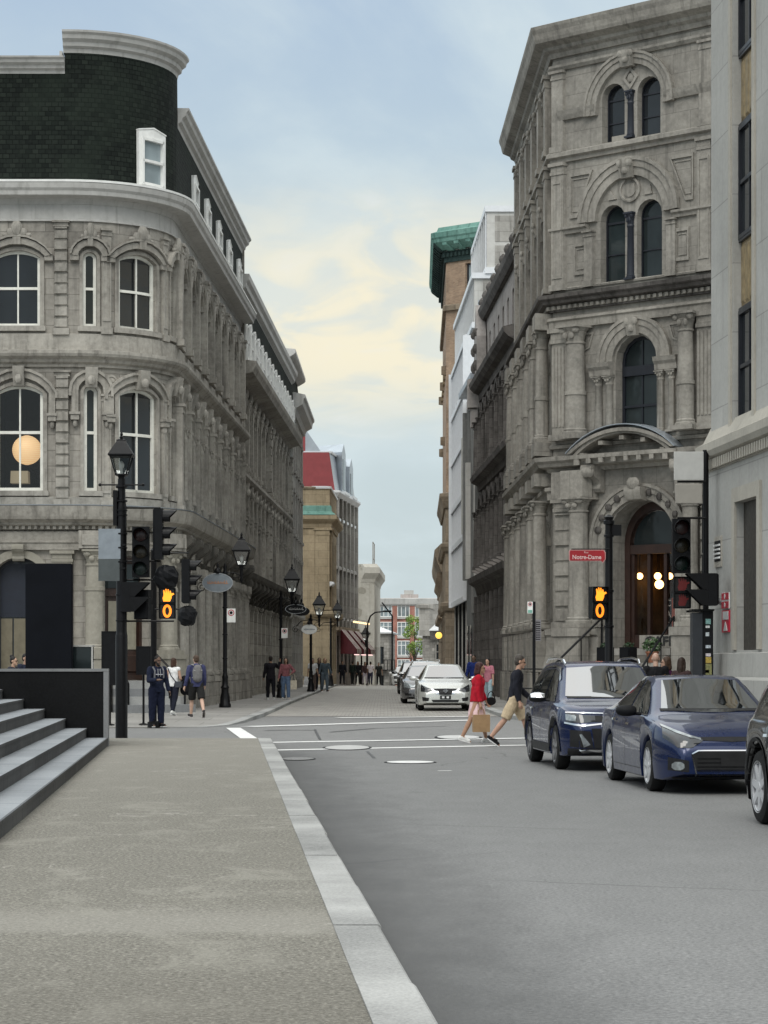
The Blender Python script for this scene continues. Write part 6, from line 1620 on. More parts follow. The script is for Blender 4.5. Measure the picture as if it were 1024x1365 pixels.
# ---------------------------------------------------------------- tan brick tower with a copper cornice
R5 = Path([(4.24, 164.5), (3.98, 146), (8.4, 142.4), (14, 142)])
r5 = thing('brick_tower', 'tall tan brick tower with green copper cornice beyond the white building', 'tower', (7, 152, 0))
c5 = R5.S[1]
w5 = [(c5 + 2.2, 1.35, 24.9, 27.1, 0)]
st5 = [(2 + 3.1*i, 1.3, z, z + 2.1, 0) for i in range(5) for z in (13.4,)]
mb = MB(R5); wall_band(mb, 0, R5.L, 12.4, 24.5, [(2.2 + 3.1*i, 1.3, 20.5, 22.7, 0) for i in range(5)], 0, .3); wall_band(mb, 0, R5.L, 24.5, 28.0, w5 + [(2.2 + 3.1*i, 1.3, 24.9, 27.1, 0) for i in range(5)], 0, .3)
mb.build('wall', M['brick'], r5)
for op in w5 + [(2.2 + 3.1*i, 1.3, z, z + 2.2, 0) for i in range(5) for z in (20.5, 24.9)]:
    window(R5, r5, op, .25, M['darkframe'], M['glass3'] if op in w5 else M['glass'], (0, 1), .09)
    mb = MB(R5); mb.box(op[0] - .8, op[0] + .8, 0, .14, op[2] - .22, op[2] - .01); mb.build('window_sill', M['beige'], r5)
mb = MB(R5); wall_band(mb, 0, R5.L, -.5, 12.4, [(2.2 + 3.1*i, 1.5, 1.0, 4.2, .5) for i in range(5)], .04, .3); mb.build('stone_base', M['brown'], r5)
for i in range(5): window(R5, r5, (2.2 + 3.1*i, 1.5, 1.0, 4.2, .5), .25, M['darkframe'], M['glass'], (1, 1), .08)
f5 = lambda n_, p_, m_: course2(n_, p_, M[m_], R5, r5, -.3)
f5('base_cornice', [(0, 11.6), (.15, 11.6), (.3, 12.1), (.4, 12.3), (.42, 12.5), (0, 12.6)], 'brown')
f5('base_belt', [(0, 8.8), (.2, 8.8), (.35, 9.1), (.35, 9.3), (0, 9.4)], 'brown')
f5('base_belt', [(0, 5.0), (.2, 5.0), (.35, 5.3), (.35, 5.5), (0, 5.6)], 'brown')
f5('string_course', [(0, 24.2), (.2, 24.2), (.22, 24.5), (.08, 24.6), (0, 24.62)], 'brown')
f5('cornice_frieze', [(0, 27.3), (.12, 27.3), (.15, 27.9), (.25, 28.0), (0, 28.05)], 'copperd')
f5('copper_cornice', [(0, 28.06), (.3, 28.06), (.85, 28.5), (.88, 28.7), (.95, 28.8), (.98, 29.1), (.6, 29.25), (.5, 29.5), (0, 29.6)], 'copper')
u = .4
while u < R5.L - 1:
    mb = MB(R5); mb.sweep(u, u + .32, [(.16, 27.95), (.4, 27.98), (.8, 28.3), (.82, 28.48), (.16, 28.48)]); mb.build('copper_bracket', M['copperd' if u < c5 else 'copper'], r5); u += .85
mb = MB(R5); u = .3; mb.box(.2, R5.L - 2, .121, .17, 27.62, 27.86)
while u < R5.L - 2: mb.box(u, u + .14, .14, .3, 27.62, 27.86); u += .3
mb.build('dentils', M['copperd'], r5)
for i in range(7):
    mb = MB(R5); mb.boxt(.6 + 2.8*i, 1.0 + 2.8*i, .0, .3, 20.2 - (i % 3)*4, 20.8 - (i % 3)*4, .04); mb.build('anchor_boss', M['brown'], r5)

# ---------------------------------------------------------------- far end of the right side
R6 = Path([(4.9, 205), (4.28, 166)])
r6 = thing('brown_corbelled_house', 'low brown stone building with heavy corbels after the brick tower', 'building', (7, 185, -1))
w6 = [(3 + 4*i, 1.3, 2.0, 4.2, .3) for i in range(9)]
mb = MB(R6); wall_band(mb, 0, R6.L, -4, 5.0, w6, 0, .3); mb.box(0, R6.L, -5, 0, 5.0, 9.6); mb.build('wall', M['brown'], r6)
for op in w6: window(R6, r6, op, .25, M['darkframe'], M['glass'], (0, 1), .08)
course2('corbelled_cornice', [(0, 8.3), (.1, 8.3), (.35, 8.9), (.55, 9.4), (.6, 9.9), (.2, 10.3), (0, 10.4)], M['brown'], R6, r6)
course2('belt', [(0, 4.9), (.3, 5.0), (.3, 5.4), (0, 5.5)], M['brown'], R6, r6)
for i in range(10): 
    mb = MB(R6); scroll(mb, 2 + 4*i, 0, 7.2, 8.3, .5, .4); mb.build('corbel', M['brown'], r6)
R7 = Path([(4.9, 246), (3.85, 228), (9, 228)])
r7 = thing('tin_roofed_house', 'grey rubble stone house with white tin roof near the end of the street', 'house', (6, 236, -4))
c7 = R7.S[1]
w7 = [(c7 + 1.0, .8, -1.2, .6, 0), (c7 + 2.3, .8, -1.2, .6, 0)]; w7b = [(c7 + 1.6, .8, 2.0, 3.6, 0)]
mb = MB(R7); wall_band(mb, 0, R7.L, -8, 1.0, w7, 0, .25); wall_band(mb, 0, R7.L, 1.0, 5.0, w7b, 0, .25); mb.build('wall', M['rubble'], r7)
for op in w7 + w7b: window(R7, r7, op, .2, M['grey'], M['glass'], (0, 1), .07)
mb = MB(R7); mb.box(c7 + .02, c7 + 1.0, -6, .35, 4.4, 7.6); mb.sweep(c7 - .1, c7 + 1.1, [(-.2, 7.0), (.6, 7.2), (.65, 7.5), (-.2, 7.62)]); mb.build('grey_gable', M['grey'], r7)
mb = MB(R7); mb.add([(c7 + 1.0, .4, 5.0), (c7 + 3.5, .4, 5.0), (c7 + 3.5, -3, 7.8), (c7 + 1.4, -3, 7.8)], [(0, 1, 2, 3)]); mb.box(c7 + 1.0, c7 + 3.5, .1, .42, 4.9, 4.995); mb.build('tin_roof', M['tinw'], r7)
mb = MB(R7); mb.box(c7 + 1.2, c7 + 1.55, -2.5, -2, 6.8, 9.4); mb.box(c7 + 1.15, c7 + 1.6, -2.55, -1.95, 9.402, 9.6); mb.build('chimney', M['r2'], r7)
mb = MB(R7); mb.box(c7 + 1.0, c7 + 3.5, .02, .3, 4.0, 4.88); mb.build('dark_eaves', M['r2'], r7)

# ---------------------------------------------------------------- pale limestone block, near right
RL = Path([(6.62, 46.5), (8.79, 19.2)])
rl = thing('limestone_block', 'pale smooth limestone building with tall window strips at the right edge', 'building', (12, 34, 0))
sb = [(2.72 + 5.2*i, 1.6) for i in range(5)]
mb = MB(RL)
wall_band(mb, 0, RL.L, 1.7, 5.6, [(s + .64, 1.76, 1.86, 4.72, 0) for s, w in sb], 0, .15)
wall_band(mb, 0, RL.L, 6.0, 27, [(s, w, 6.3, 26.5, 0) for s, w in sb], -.06, .2)
mb.quad((0, 0, 0), (0, -8, 0), (0, -8, 5.8), (0, 0, 5.8)); mb.quad((0, -.06, 5.8), (0, -8, 5.8), (0, -8, 27), (0, -.06, 27))
mb.build('wall', M['lime'], rl)
def cl(name, prof, s0=0, s1=None, mat='limetrim'):
    m_ = MB(RL); m_.sweep(s0, RL.L if s1 is None else s1, prof); return m_.build(name, M[mat], rl)
cl('plinth', [(-.2, 0), (.12, 0), (.12, 1.4), (.1, 1.8), (-.2, 1.86)], -.02, None, 'lime')
cl('plinth_step', [(.1, 0), (.36, 0), (.34, 1.3), (.1, 1.36)], .25, None, 'lime')
cl('ledge', [(-.1, 5.5), (.04, 5.5), (.05, 5.72), (.16, 5.76), (.22, 5.86), (.22, 6.02), (.06, 6.1), (-.1, 6.42)], -.22)
mb = MB(RL); u = -.04; mb.box(-.05, 12.1, .03, .06, 5.52, 5.71)
while u < 12: mb.box(u, u + .1, .042, .12, 5.52, 5.71); u += .19
mb.build('dentils', M['limetrim'], rl)
gold = simple('bronze_spandrel', (.25, .185, .095), .45, .3, .35, 5)
for s, w in sb:
    a, b_ = s - w/2, s + w/2
    mb = MB(RL); e = .64 - .045; a2, b2_ = a + e, b_ + e - .0; mb.ring([(s + .64 - .88, 1.87), (s + .64 - .88, 4.72), (s + .64 + .88, 4.72), (s + .64 + .88, 1.87)], [(s + .64 - 1.12, 1.87), (s + .64 - 1.12, 5.0), (s + .64 + 1.12, 5.0), (s + .64 + 1.12, 1.87)], .0, .05); mb.build('opening_frame', M['limetrim'], rl)
    mb = MB(RL); mb.quad((s - .3, -.14, 1.86), (s + 1.6, -.14, 1.86), (s + 1.6, -.14, 4.72), (s - .3, -.14, 4.72)); mb.build('ground_window', simple('brown_dim_glass', (.03, .026, .02), .5), rl)
    zz = [(6.3, 8.5), (9.9, 12.1), (13.5, 15.7), (17.1, 19.3), (20.7, 22.9), (24.3, 26.5)]
    for z0, z1 in zz:
        window(RL, rl, (s, w, z0, z1, 0), .25, M['darkframe'], M['glass'], (1, 1), .08)
    for z0, z1 in zip([q[1] for q in zz], [q[0] for q in zz[1:]]):
        mb = MB(RL); mb.box(a, b_, -.25, -.23, z0 + .06, z1 - .06)
        for k in range(6): mb.boxt(a + .05 + k*.335, a + .35 + k*.335, -.229, -.2, z0 + .12, z1 - .12, .05)
        mb.build('bronze_panel', gold, rl)
        mb = MB(RL); mb.box(a, b_, -.25, -.17, z0 + .0, z0 + .055); mb.build('panel_bar', M['darkframe'], rl); mb = MB(RL); mb.box(a, b_, -.25, -.17, z1 - .055, z1); mb.build('panel_bar', M['darkframe'], rl)
    for q in (a - .26, b_ + .06):
        mb = MB(RL); mb.box(q, q + .2, -.059, -.02, 6.2, 26.8); mb.build('pilaster_strip', M['limetrim'], rl)
# things fixed to the limestone
def plate(name, label, cat, s, z0, z1, w, mat, dep=.025, extra=None):
    x, y, _ = RL((s, .0, 0)); t = thing(name, label, cat, (x, y, z0))
    mb = WMB(RL); mb.box(s - w/2, s + w/2, .0, dep, z0, z1); mb.build('plate', mat, t)
    return t
redm = simple('red_sign', (.52, .02, .05), .45); wsign = simple('white_sign', (.75, .75, .74), .45)
sx = 1.62; Yx = RL((sx, 0, 0))[1]
zv = lambda y: wz(y, Yx)
t = plate('fire_connection_sign', 'upper red fire sign with two stacked squares on the limestone wall', 'sign', sx, zv(811.5), zv(790), .62, wsign)
for ya, yb in ((799.5, 790.5), (811, 802)):
    mb = WMB(RL); mb.box(sx - .29, sx + .29, .026, .034, zv(ya), zv(yb)); mb.build('red_square', redm, t)
    mb = WMB(RL); mb.lathe((sx, .034, (zv(ya) + zv(yb))/2), [(.05, 0), (.05, .006)], 10, axis=1); mb.build('symbol', wsign, t)
t = plate('fire_hose_sign', 'lower tall red sign with a white hose symbol on the limestone wall', 'sign', sx + .02, zv(843), zv(813.5), .62, redm)
mb = WMB(RL); mb.box(sx - .2, sx + .28, .026, .032, zv(826), zv(815)); mb.build('white_panel', wsign, t)
mb = WMB(RL); mb.extr([(sx - .14, zv(841)), (sx + .2, zv(841)), (sx + .11, zv(834)), (sx + .05, zv(829)), (sx + .0, zv(829)), (sx - .05, zv(834))], .026, .034); mb.build('hose_symbol', wsign, t)
t = thing('hose_valve', 'small grey valve fixed beside the red fire sign', 'valve', (RL((1.2, .1, 0))[0], RL((1.2, .1, 0))[1], zv(805)))
mb = WMB(RL); mb.lathe((1.2, 0, zv(801)), [(.07, 0), (.07, .05), (.04, .06), (.04, .1), (.07, .11), (.07, .14)], 12, axis=1); mb.build('valve_body', M['steel'], t)
sx = .95; Yx = RL((sx, 0, 0))[1]
t = plate('striped_vent', 'small black and white striped vent on the limestone wall', 'vent', sx, zv(756), zv(715), .62, M['limetrim'])
mb = WMB(RL); mb.box(sx - .26, sx + .26, .026, .03, zv(748.5), zv(721)); mb.build('vent_back', M['blackm'], t)
for k in range(4):
    y0 = 725.5 + 5.6*k
    mb = WMB(RL); mb.boxt(sx - .26, sx + .26, .031, .06, zv(y0 + 2.9), zv(y0), .005); mb.build('vent_slat', wsign, t)
# ---------------------------------------------------------------- street lamps
lampglass = clear('lantern_glass', (.82, .85, .85), .25)
bulbw = simple('pale_bulb', (.75, .75, .72), .4)
def lantern(parent, x, z, k=1.0, y=0):
    """four-sided lantern standing at (x, z) above its parent"""
    def sq(h, zz): return [(x - h*k, y - h*k, z + zz*k), (x + h*k, y - h*k, z + zz*k), (x + h*k, y + h*k, z + zz*k), (x - h*k, y + h*k, z + zz*k)]
    mb = MB()
    mb.loft([sq(.05, -.12), sq(.07, -.02), sq(.13, 0.0), sq(.13, .03)])
    mb.loft([sq(.24, .40), sq(.265, .42), sq(.27, .45), sq(.12, .70), sq(.10, .74), sq(.10, .77), sq(.05, .80)])
    for a, b in ((-1, -1), (1, -1), (1, 1), (-1, 1)):
        mb.tube([(x + a*.115*k, y + b*.115*k, z + .02*k), (x + a*.225*k, y + b*.225*k, z + .41*k)], .016*k, 5)
    mb.lathe((x, y, z + .80*k), [(.03*k, 0), (.05*k, .03*k), (.02*k, .06*k), (.035*k, .1*k), (.005, .17*k)], 8)
    o = mb.build('lantern', M['black'], parent)
    g_ = MB(); g_.loft([sq(.11, .032), sq(.215, .40)], caps=False); g_.build('lantern_glass', lampglass, o)
    b = MB(); b.lathe((x, y, z), [(.03*k, .03*k), (.03*k, .14*k), (.055*k, .18*k), (.06*k, .24*k), (.03*k, .30*k), (.005, .32*k)], 8); b.build('bulb', bulbw, o)
def post(parent, zt, r=.07, base=.2, hb=.95):
    mb = MB()
    mb.lathe((0, 0, 0), [(base, 0), (base, .1), (base*.85, .14), (base*.8, .35), (base*.62, .5), (base*.6, .62), (base*.75, .66), (base*.5, .74), (base*.46, hb), (r*1.5, hb + .06), (r*1.15, hb + .12), (r, hb + .2), (r*.9, zt - .1), (r*1.25, zt - .08), (r*1.25, zt)], 14)
    for z in (1.6, 2.4, 3.3):
        if z < zt - .5: mb.lathe((0, 0, z), [(r, 0), (r*1.25, .015), (r*1.25, .05), (r, .065)], 14)
    return mb.build('post', M['black'], parent)
def arm(parent, pts, r=.02, name='arm'):
    mb = MB(); mb.tube(pts, r, 6); return mb.build(name, M['black'], parent)
def curl(cx, cz, r0, turns, a0, n=18, flip=1):
    return [(cx + flip*r0*(1 - .75*i/n)*cos(a0 + turns*2*pi*i/n), 0, cz + r0*(1 - .75*i/n)*sin(a0 + turns*2*pi*i/n)) for i in range(n+1)]
# nearest lamp, also the signal post
L1 = (wx(162, 48.6), 48.6, 0.0)
l1 = thing('street_lamp', 'black lantern post carrying traffic signals at the left corner, nearest to the camera', 'street lamp', L1, group='black lantern street lamps')
mb = MB(); mb.lathe((0, 0, 0), [(.13, 0), (.13, 2.2), (.12, 2.24), (.112, 2.3), (.11, 4.9), (.1, 5.0), (.085, 5.1), (.08, 5.55)], 16)
for z in (2.5, 3.05, 3.75, 4.05, 4.35, 4.75, 4.85, 5.05, 5.35): mb.lathe((0, 0, z), [(.1, 0), (.128, .01), (.128, .04), (.1, .05)], 16)
mb.build('post', M['black'], l1)
lantern(l1, 0, 5.62, .98)
arm(l1, [(-.46, 0, 5.42), (.46, 0, 5.42)], .018, 'ladder_bar')
for q in (-.46, .46):
    mb = MB(); mb.lathe((q, 0, 5.42), [(.035*cos(radians(t)), .035*sin(radians(t))) for t in range(-80, 90, 20)], 8); mb.build('bar_knob', M['black'], l1)
mb = MB(); mb.box(-.17, -.09, -.1, .1, 4.55, 5.3); mb.build('meter_box', M['black'], l1)

def lamp(x, Y, zb, zt, lx, label, k=1.0, lan_top=None, signs=None):
    t = thing('street_lamp', label, 'street lamp', (wx(x, Y), Y, zb), group='black lantern street lamps')
    post(t, zt)
    ax = (lx - x)*Y/F
    arm(t, [(-.75, 0, zt - .35), (-.5, 0, zt - .08), (0, 0, zt), (ax*.6, 0, zt - .02), (ax, 0, zt - .12)], .024)
    arm(t, [(0, 0, zt - .45), (ax*.55, 0, zt - .18), (ax, 0, zt - .14)], .016)
    arm(t, curl(-.78, zt - .5, .17, 1.4, pi/2), .016, 'scroll')
    arm(t, [(ax - .25, 0, zt + .12), (ax + .42, 0, zt + .12)], .012, 'ladder_bar')
    mb = MB(); mb.lathe((ax, 0, zt - .35), [(.02, 0), (.06, .1), (.04, .2), (.06, .3), (.045, .45)], 8); mb.build('lantern_stem', M['black'], t)
    lantern(t, ax, zt + .22, 1.25 * k)
    mb = MB(); mb.lathe((0, 0, zt), [(.08, 0), (.05, .1), (.07, .16), (.01, .32)], 8); mb.build('finial', M['black'], t)
    return t
l2 = lamp(300, 76, .15, wz(763, 76) - .15, 322, 'tall black lamp post on the left pavement with a grey oval sign', .92)
l3 = lamp(374.6, 95, .18, wz(797, 95) - .18, 389.3, 'black lamp post beside the couple, carrying dark oval signs')
l4 = lamp(414.5, 116, .18, wz(826, 116) - .18, 425.6, 'black lamp post with a white oval sign')
l5 = lamp(441, 146, .18, wz(829, 146) - .18, 450, 'black lamp post in front of the beige bank, left of the red awnings')
l6 = lamp(482, 176, .0, wz(858, 176), 487.5, 'small lamp post beside the tall gooseneck post')
gn = thing('gooseneck_lamp', 'tall black gooseneck lamp post curving over the far end of the street', 'street lamp', (wx(489.5, 172), 172, -.1))
h0 = wz(815, 172) + .1
mb = MB(); mb.tube([(0, 0, 0), (0, 0, h0 - 1.6), (.05, 0, h0 - .9), (.25, 0, h0 - .35), (.6, 0, h0 - .08), (1.3, 0, h0)], [.09, .075, .065, .06, .055, .05], 8); mb.build('post', M['black'], gn)
mb = MB(); mb.box(1.2, 1.85, -.12, .12, h0 - .06, h0 + .07); mb.build('lamp_head', M['black'], gn)

def oval_sign(name, label, x, y, Y, hw, hh, mat, mark=None, off=0.0):
    t = thing(name, label, 'sign', (wx(x, Y), Y - .12, wz(y, Y)))
    n = 28
    mb = MB(); mb.loft([[(hw*cos(2*pi*k/n), d, hh*sin(2*pi*k/n)) for k in range(n)] for d in (-.02, .02)]); mb.build('sign_board', mat, t)
    mb = MB(); mb.ring([(hw*cos(2*pi*k/n), hh*sin(2*pi*k/n)) for k in range(n)], [(hw*1.05*cos(2*pi*k/n), hh*1.07*sin(2*pi*k/n)) for k in range(n)], -.026, .026, closed=True); mb.build('sign_rim', M['steel'] if mark else M['black'], t)
    mb = MB(); mb.lathe((0, 0, hh), [(.05, .0), (.12, .05), (.1, .14), (.04, .2), (.05, .28), (.01, .36)], 8); mb.build('hanger', M['black'], t)
    if mark:        # short unreadable line of lettering
        r = random.Random(9); mb = MB(); u = -hw*.68
        while u < hw*.66:
            w = r.uniform(.025, .05); h_ = r.uniform(.035, .075); mb.box(u, u + w*.55, -.03, -.021, -h_*.6, h_); mb.box(u + w*.56, u + w*1.5, -.03, -.021, -h_*.6, -h_*.6 + .03); u += w*1.75
        mb.build('lettering', mark, t)
    return t
oval_sign('oval_sign', 'grey oval hanging sign with faint orange lettering', 290.5, 777, 76, .49, .30, simple('sign_grey', (.20, .225, .25), .5), simple('sign_orange', (.42, .20, .10), .6))
oval_sign('oval_sign', 'dark oval hanging sign beside the second lantern', 394.5, 812, 95, .42, .18, M['blackm'], simple('pale_letters', (.3, .3, .3), .6))
oval_sign('oval_sign', 'black oval hanging sign just right of the other dark oval sign', 402, 815, 97, .34, .18, M['black'])
oval_sign('oval_sign', 'white oval hanging sign with a thin line of writing', 412.4, 839, 116, .39, .24, M['white'], simple('grey_letters', (.25, .27, .3), .6))
def noparking(x, y, Y, w, h, label, green=False):
    t = thing('parking_sign', label, 'sign', (wx(x, Y), Y - .09, wz(y, Y)))
    mb = MB(); mb.box(-w/2, w/2, -.008, .008, -h/2, h/2); mb.build('plate', M['white'], t)
    R_ = w*.36; z = h/2 - w*.48; n = 20
    mb = MB(); mb.ring([(R_*.76*cos(2*pi*k/n), z + R_*.76*sin(2*pi*k/n)) for k in range(n)], [(R_*cos(2*pi*k/n), z + R_*sin(2*pi*k/n)) for k in range(n)], -.014, -.009, closed=True); mb.build('red_ring', redm, t)
    mb = MB(); mb.lathe((0, -.009, z), [(R_*.5, 0), (R_*.5, -.004)], 14, axis=1); mb.build('black_dot', M['blackm'], t)
    if green:
        mb = MB(); mb.box(-w*.4, w*.4, -.014, -.009, -h*.46, -h*.2); mb.build('green_band', simple('sign_green', (.2, .42, .34), .5), t)
    return t
noparking(308.5, 820.5, 76, .29, .46, 'white no parking sign on the post with the grey oval sign')
noparking(379.5, 844, 95, .26, .42, 'small white no parking sign beside the couple')

# ---------------------------------------------------------------- traffic signals
lensd = {'r': simple('dark_red_lens', (.02, .003, .003), .3), 'y': simple('dark_amber_lens', (.018, .012, .003), .3), 'g': simple('dark_green_lens', (.003, .014, .011), .3)}
def signal(label, x, y, Y, rz, n=3, s=.36, lens='ryg', loc=None, wd=.36):
    """x, y: middle of the head in the photo; rz turns it from facing the camera"""
    t = thing('traffic_signal', label, 'traffic signal', loc or (wx(x, Y), Y, wz(y, Y)), rz)
    h = s*n
    mb = MB()
    mb.loft([[(-wd/2 + e, dd, -h/2 + e), (wd/2 - e, dd, -h/2 + e), (wd/2 - e, dd, h/2 - e), (-wd/2 + e, dd, h/2 - e)] for e, dd in ((.0, -.1), (0, .06), (.03, .1))])
    mb.build('housing', M['blackm'], t)
    for k in range(n):
        z = h/2 - s*(k + .5); r = s*.41
        mb = MB(); mb.lathe((0, -.101, z), [(r*.95, 0), (r*.9, -.015), (r*.5, -.03), (.005, -.035)], 16, axis=1); mb.build('lens', lensd[lens[k % 3]], t)
        mb = MB()
        secs = []
        for j in range(15):
            a = radians(-35 + 250*j/14); dp = .14 + .16*max(0, sin(a))
            secs.append([(r*cos(a), -.102, z + r*sin(a)), (r*cos(a), -.102 - dp, z + r*sin(a)), (r*1.05*cos(a), -.102 - dp, z + r*1.05*sin(a)), (r*1.05*cos(a), -.102, z + r*1.05*sin(a))])
        mb.loft(secs); mb.build('visor', M['black'], t)
    return t
amber = glow('lit_amber', (1.0, .24, .015), 1.4); ambery = glow('lit_amber_core', (1.0, .29, .018), 1.6); dimred = glow('dim_red_hand', (.10, .006, .006), .12)
HAND = [(-.30, -.5), (.22, -.5), (.34, -.2), (.36, .0), (.56, .12), (.5, .24), (.32, .2), (.28, .42), (.2, .44), (.16, .2), (.12, .56), (.03, .56), (.02, .22), (-.06, .6), (-.15, .58), (-.12, .22), (-.24, .5), (-.32, .46), (-.28, .05), (-.36, -.2)]
def pedsignal(label, x, y, Y, rz, lit=None, hoods=False, loc=None):
    t = thing('pedestrian_signal', label, 'pedestrian signal', loc or (wx(x, Y), Y, wz(y, Y)), rz)
    s = .315; w = .33
    mb = MB(); mb.loft([[(-w/2 + e, dd, -s + e), (w/2 - e, dd, -s + e), (w/2 - e, dd, s - e), (-w/2 + e, dd, s - e)] for e, dd in ((0, -.09), (0, .08), (.03, .12))]); mb.build('housing', M['blackm'], t)
    for k, z in enumerate((s/2, -s/2)):
        mb = MB(); mb.box(-w*.42, w*.42, -.096, -.091, z - s*.42, z + s*.42); mb.build('signal_face', simple('signal_face_black', (.008, .006, .006), .3), t)
        hd = .42 if hoods else .06
        mb = MB()
        prof = [(-w/2 + .005, z - s*.48), (-w/2 + .005, z + s*.48), (w/2 - .005, z + s*.48), (w/2 - .005, z - s*.48)]
        out = [(-w/2 - .005, z - s*.48), (-w/2 - .005, z + s*.5), (w/2 + .005, z + s*.5), (w/2 + .005, z - s*.48)]
        secs = []
        for (a, b), (c, d) in zip(prof, out):
            dp = hd if b > z else hd*.25
            secs.append([(a, -.0915, b), (a, -.0915 - dp, b), (c, -.0915 - dp, d), (c, -.0915, d)])
        mb.loft(secs); mb.build('hood', M['black'], t)
    if lit:
        k = s*.92
        mb = MB(); mb.extr([(px_*k*.9, s/2 + pz*k*.82) for px_, pz in HAND], -.10, -.097); mb.build('hand_symbol', ambery if lit == 'amber' else dimred, t)
        if lit == 'amber':
            n = 20; mb = MB(); zc = -s/2
            I = [(.042*cos(2*pi*i/n), zc + .085*sin(2*pi*i/n)) for i in range(n)]; O = [(.092*cos(2*pi*i/n), zc + .138*sin(2*pi*i/n)) for i in range(n)]
            mb.ring(I, O, -.10, -.097, closed=True); mb.build('zero_digit', amber, t)
        else:
            mb = MB(); mb.extr([(px_*k*.8, -s/2 + pz*k*.75) for px_, pz in HAND], -.10, -.097); mb.build('hand_symbol', dimred, t)
    return t
Yl = 48.6
signal('black three-lens traffic signal facing the camera right beside the near lantern post', 188, 736, Yl, 0)
signal('tall black traffic signal turned right, above the lit hand at the left corner', 211, 712, Yl, pi/2)
signal('smaller black traffic signal turned right, between the lit hand signal and the oval sign', 249, 775, 56, pi/2, loc=(wx(248, 56), 56, wz(775, 56)))
pedsignal('unlit pedestrian signal with deep hoods turned right on the near lantern post', 168, 796, Yl, pi/2, hoods=True)
pedsignal('lit pedestrian signal with amber hand and zero at the left corner', 223.5, 804.5, Yl - 1.6, 0, 'amber')
pedsignal('black pedestrian signal seen from behind under the near traffic signal', 190, 806, Yl + .15, pi*.9)
def bag(label, x, y, Y, rx, rz_, seed):
    t = thing('signal_cover', label, 'cover', (wx(x, Y), Y, wz(y, Y)))
    r = random.Random(seed); mb = MB(); n = 14; m = 9; secs = []
    for i in range(m):
        a = pi*(i + .5)/m
        secs.append([(rx*sin(a)**.6*cos(2*pi*k/n)*r.uniform(.82, 1.1), rx*.8*sin(a)**.6*sin(2*pi*k/n)*r.uniform(.85, 1.1), rz_*cos(a) + r.uniform(-.02, .02)) for k in range(n)])
    mb.loft(secs, smooth=False); mb.build('cover_bag', M['blackm'], t)
bag('crumpled black bag hooded over the signal lens above the lit hand', 222, 770, Yl, .27, .26, 3)
bag('crumpled black bag under the smaller signal at the left corner', 250, 821, 56, .24, .24, 5)
ml = thing('signal_mast_arms', 'black horizontal arms holding the signals on the near lantern post', 'bracket', (L1[0], L1[1], 3))
def bar(parent, x0, x1, y, Y, r=.022, name='arm'):
    o = parent.location; mb = MB(); mb.tube([(wx(x0, Y) - o.x, Y - o.y, wz(y, Y) - o.z), (wx(x1, Y) - o.x, Y - o.y, wz(y, Y) - o.z)], r, 6); mb.build(name, M['black'], parent)
for x0, x1, y in ((162, 214, 677), (162, 214, 748), (162, 205, 773), (162, 232, 828)): bar(ml, x0, x1, y, Yl + .05)
p2_ = thing('signal_post', 'thin black signal post behind the man in the dark hoodie', 'post', (wx(205, 57), 57, .02))
mb = MB(); mb.lathe((0, 0, 0), [(.16, 0), (.16, .12), (.075, .16), (.075, 4.4), (.09, 4.42), (.02, 4.5)], 12); mb.build('post', M['black'], p2_)
bar(p2_, 205, 252, 737, 56.95); bar(p2_, 205, 252, 812, 56.95)
sp_ = thing('blank_sign', 'blank grey sign panel fixed left of the near lantern post', 'sign', (wx(146, 48.5), 48.5, wz(740, 48.5)))
w = .235; mb = MB(); mb.box(-w, w, -.012, .012, -.08, .56); mb.build('upper_panel', simple('panel_grey', (.25, .285, .32), .5), sp_)
mb = MB(); mb.box(-w, w - .02, -.012, .012, -.55, -.083); mb.build('lower_panel', simple('panel_grey_green', (.075, .088, .09), .5), sp_)
mb = MB(); mb.box(w, w + .1, -.02, .02, .2, .24); mb.box(w - .02, w + .1, -.02, .02, -.3, -.26); mb.build('clamp', M['black'], sp_)
for x0, x1, y0, y1, Y, lab in ((137, 160, 843, 912, 58, 'larger black notice board left of the near lantern post'), (183, 203, 863, 898, 58.5, 'smaller black notice board left of the man in the dark hoodie')):
    t = thing('notice_board', lab, 'board', (wx((x0 + x1)/2, Y), Y, .03)); hw = (x1 - x0)*Y/F/2
    mb = MB(); mb.box(-hw, hw, -.03, .03, wz(y1, Y) - .03, wz(y0, Y) - .03); mb.build('board', M['blackm'], t)
    mb = MB(); mb.ring([(-hw, wz(y1, Y) - .03), (-hw, wz(y0, Y) - .03), (hw, wz(y0, Y) - .03), (hw, wz(y1, Y) - .03)], [(-hw - .03, wz(y1, Y) - .06), (-hw - .03, wz(y0, Y)), (hw + .03, wz(y0, Y)), (hw + .03, wz(y1, Y) - .06)], -.04, .04, closed=True); mb.build('board_frame', M['black'], t)
    mb = MB(); mb.lathe((-hw*.2, .06, 0), [(.12, 0), (.12, .03), (.03, .05), (.03, wz(y0, Y) - .1)], 8); mb.build('stand', M['black'], t)

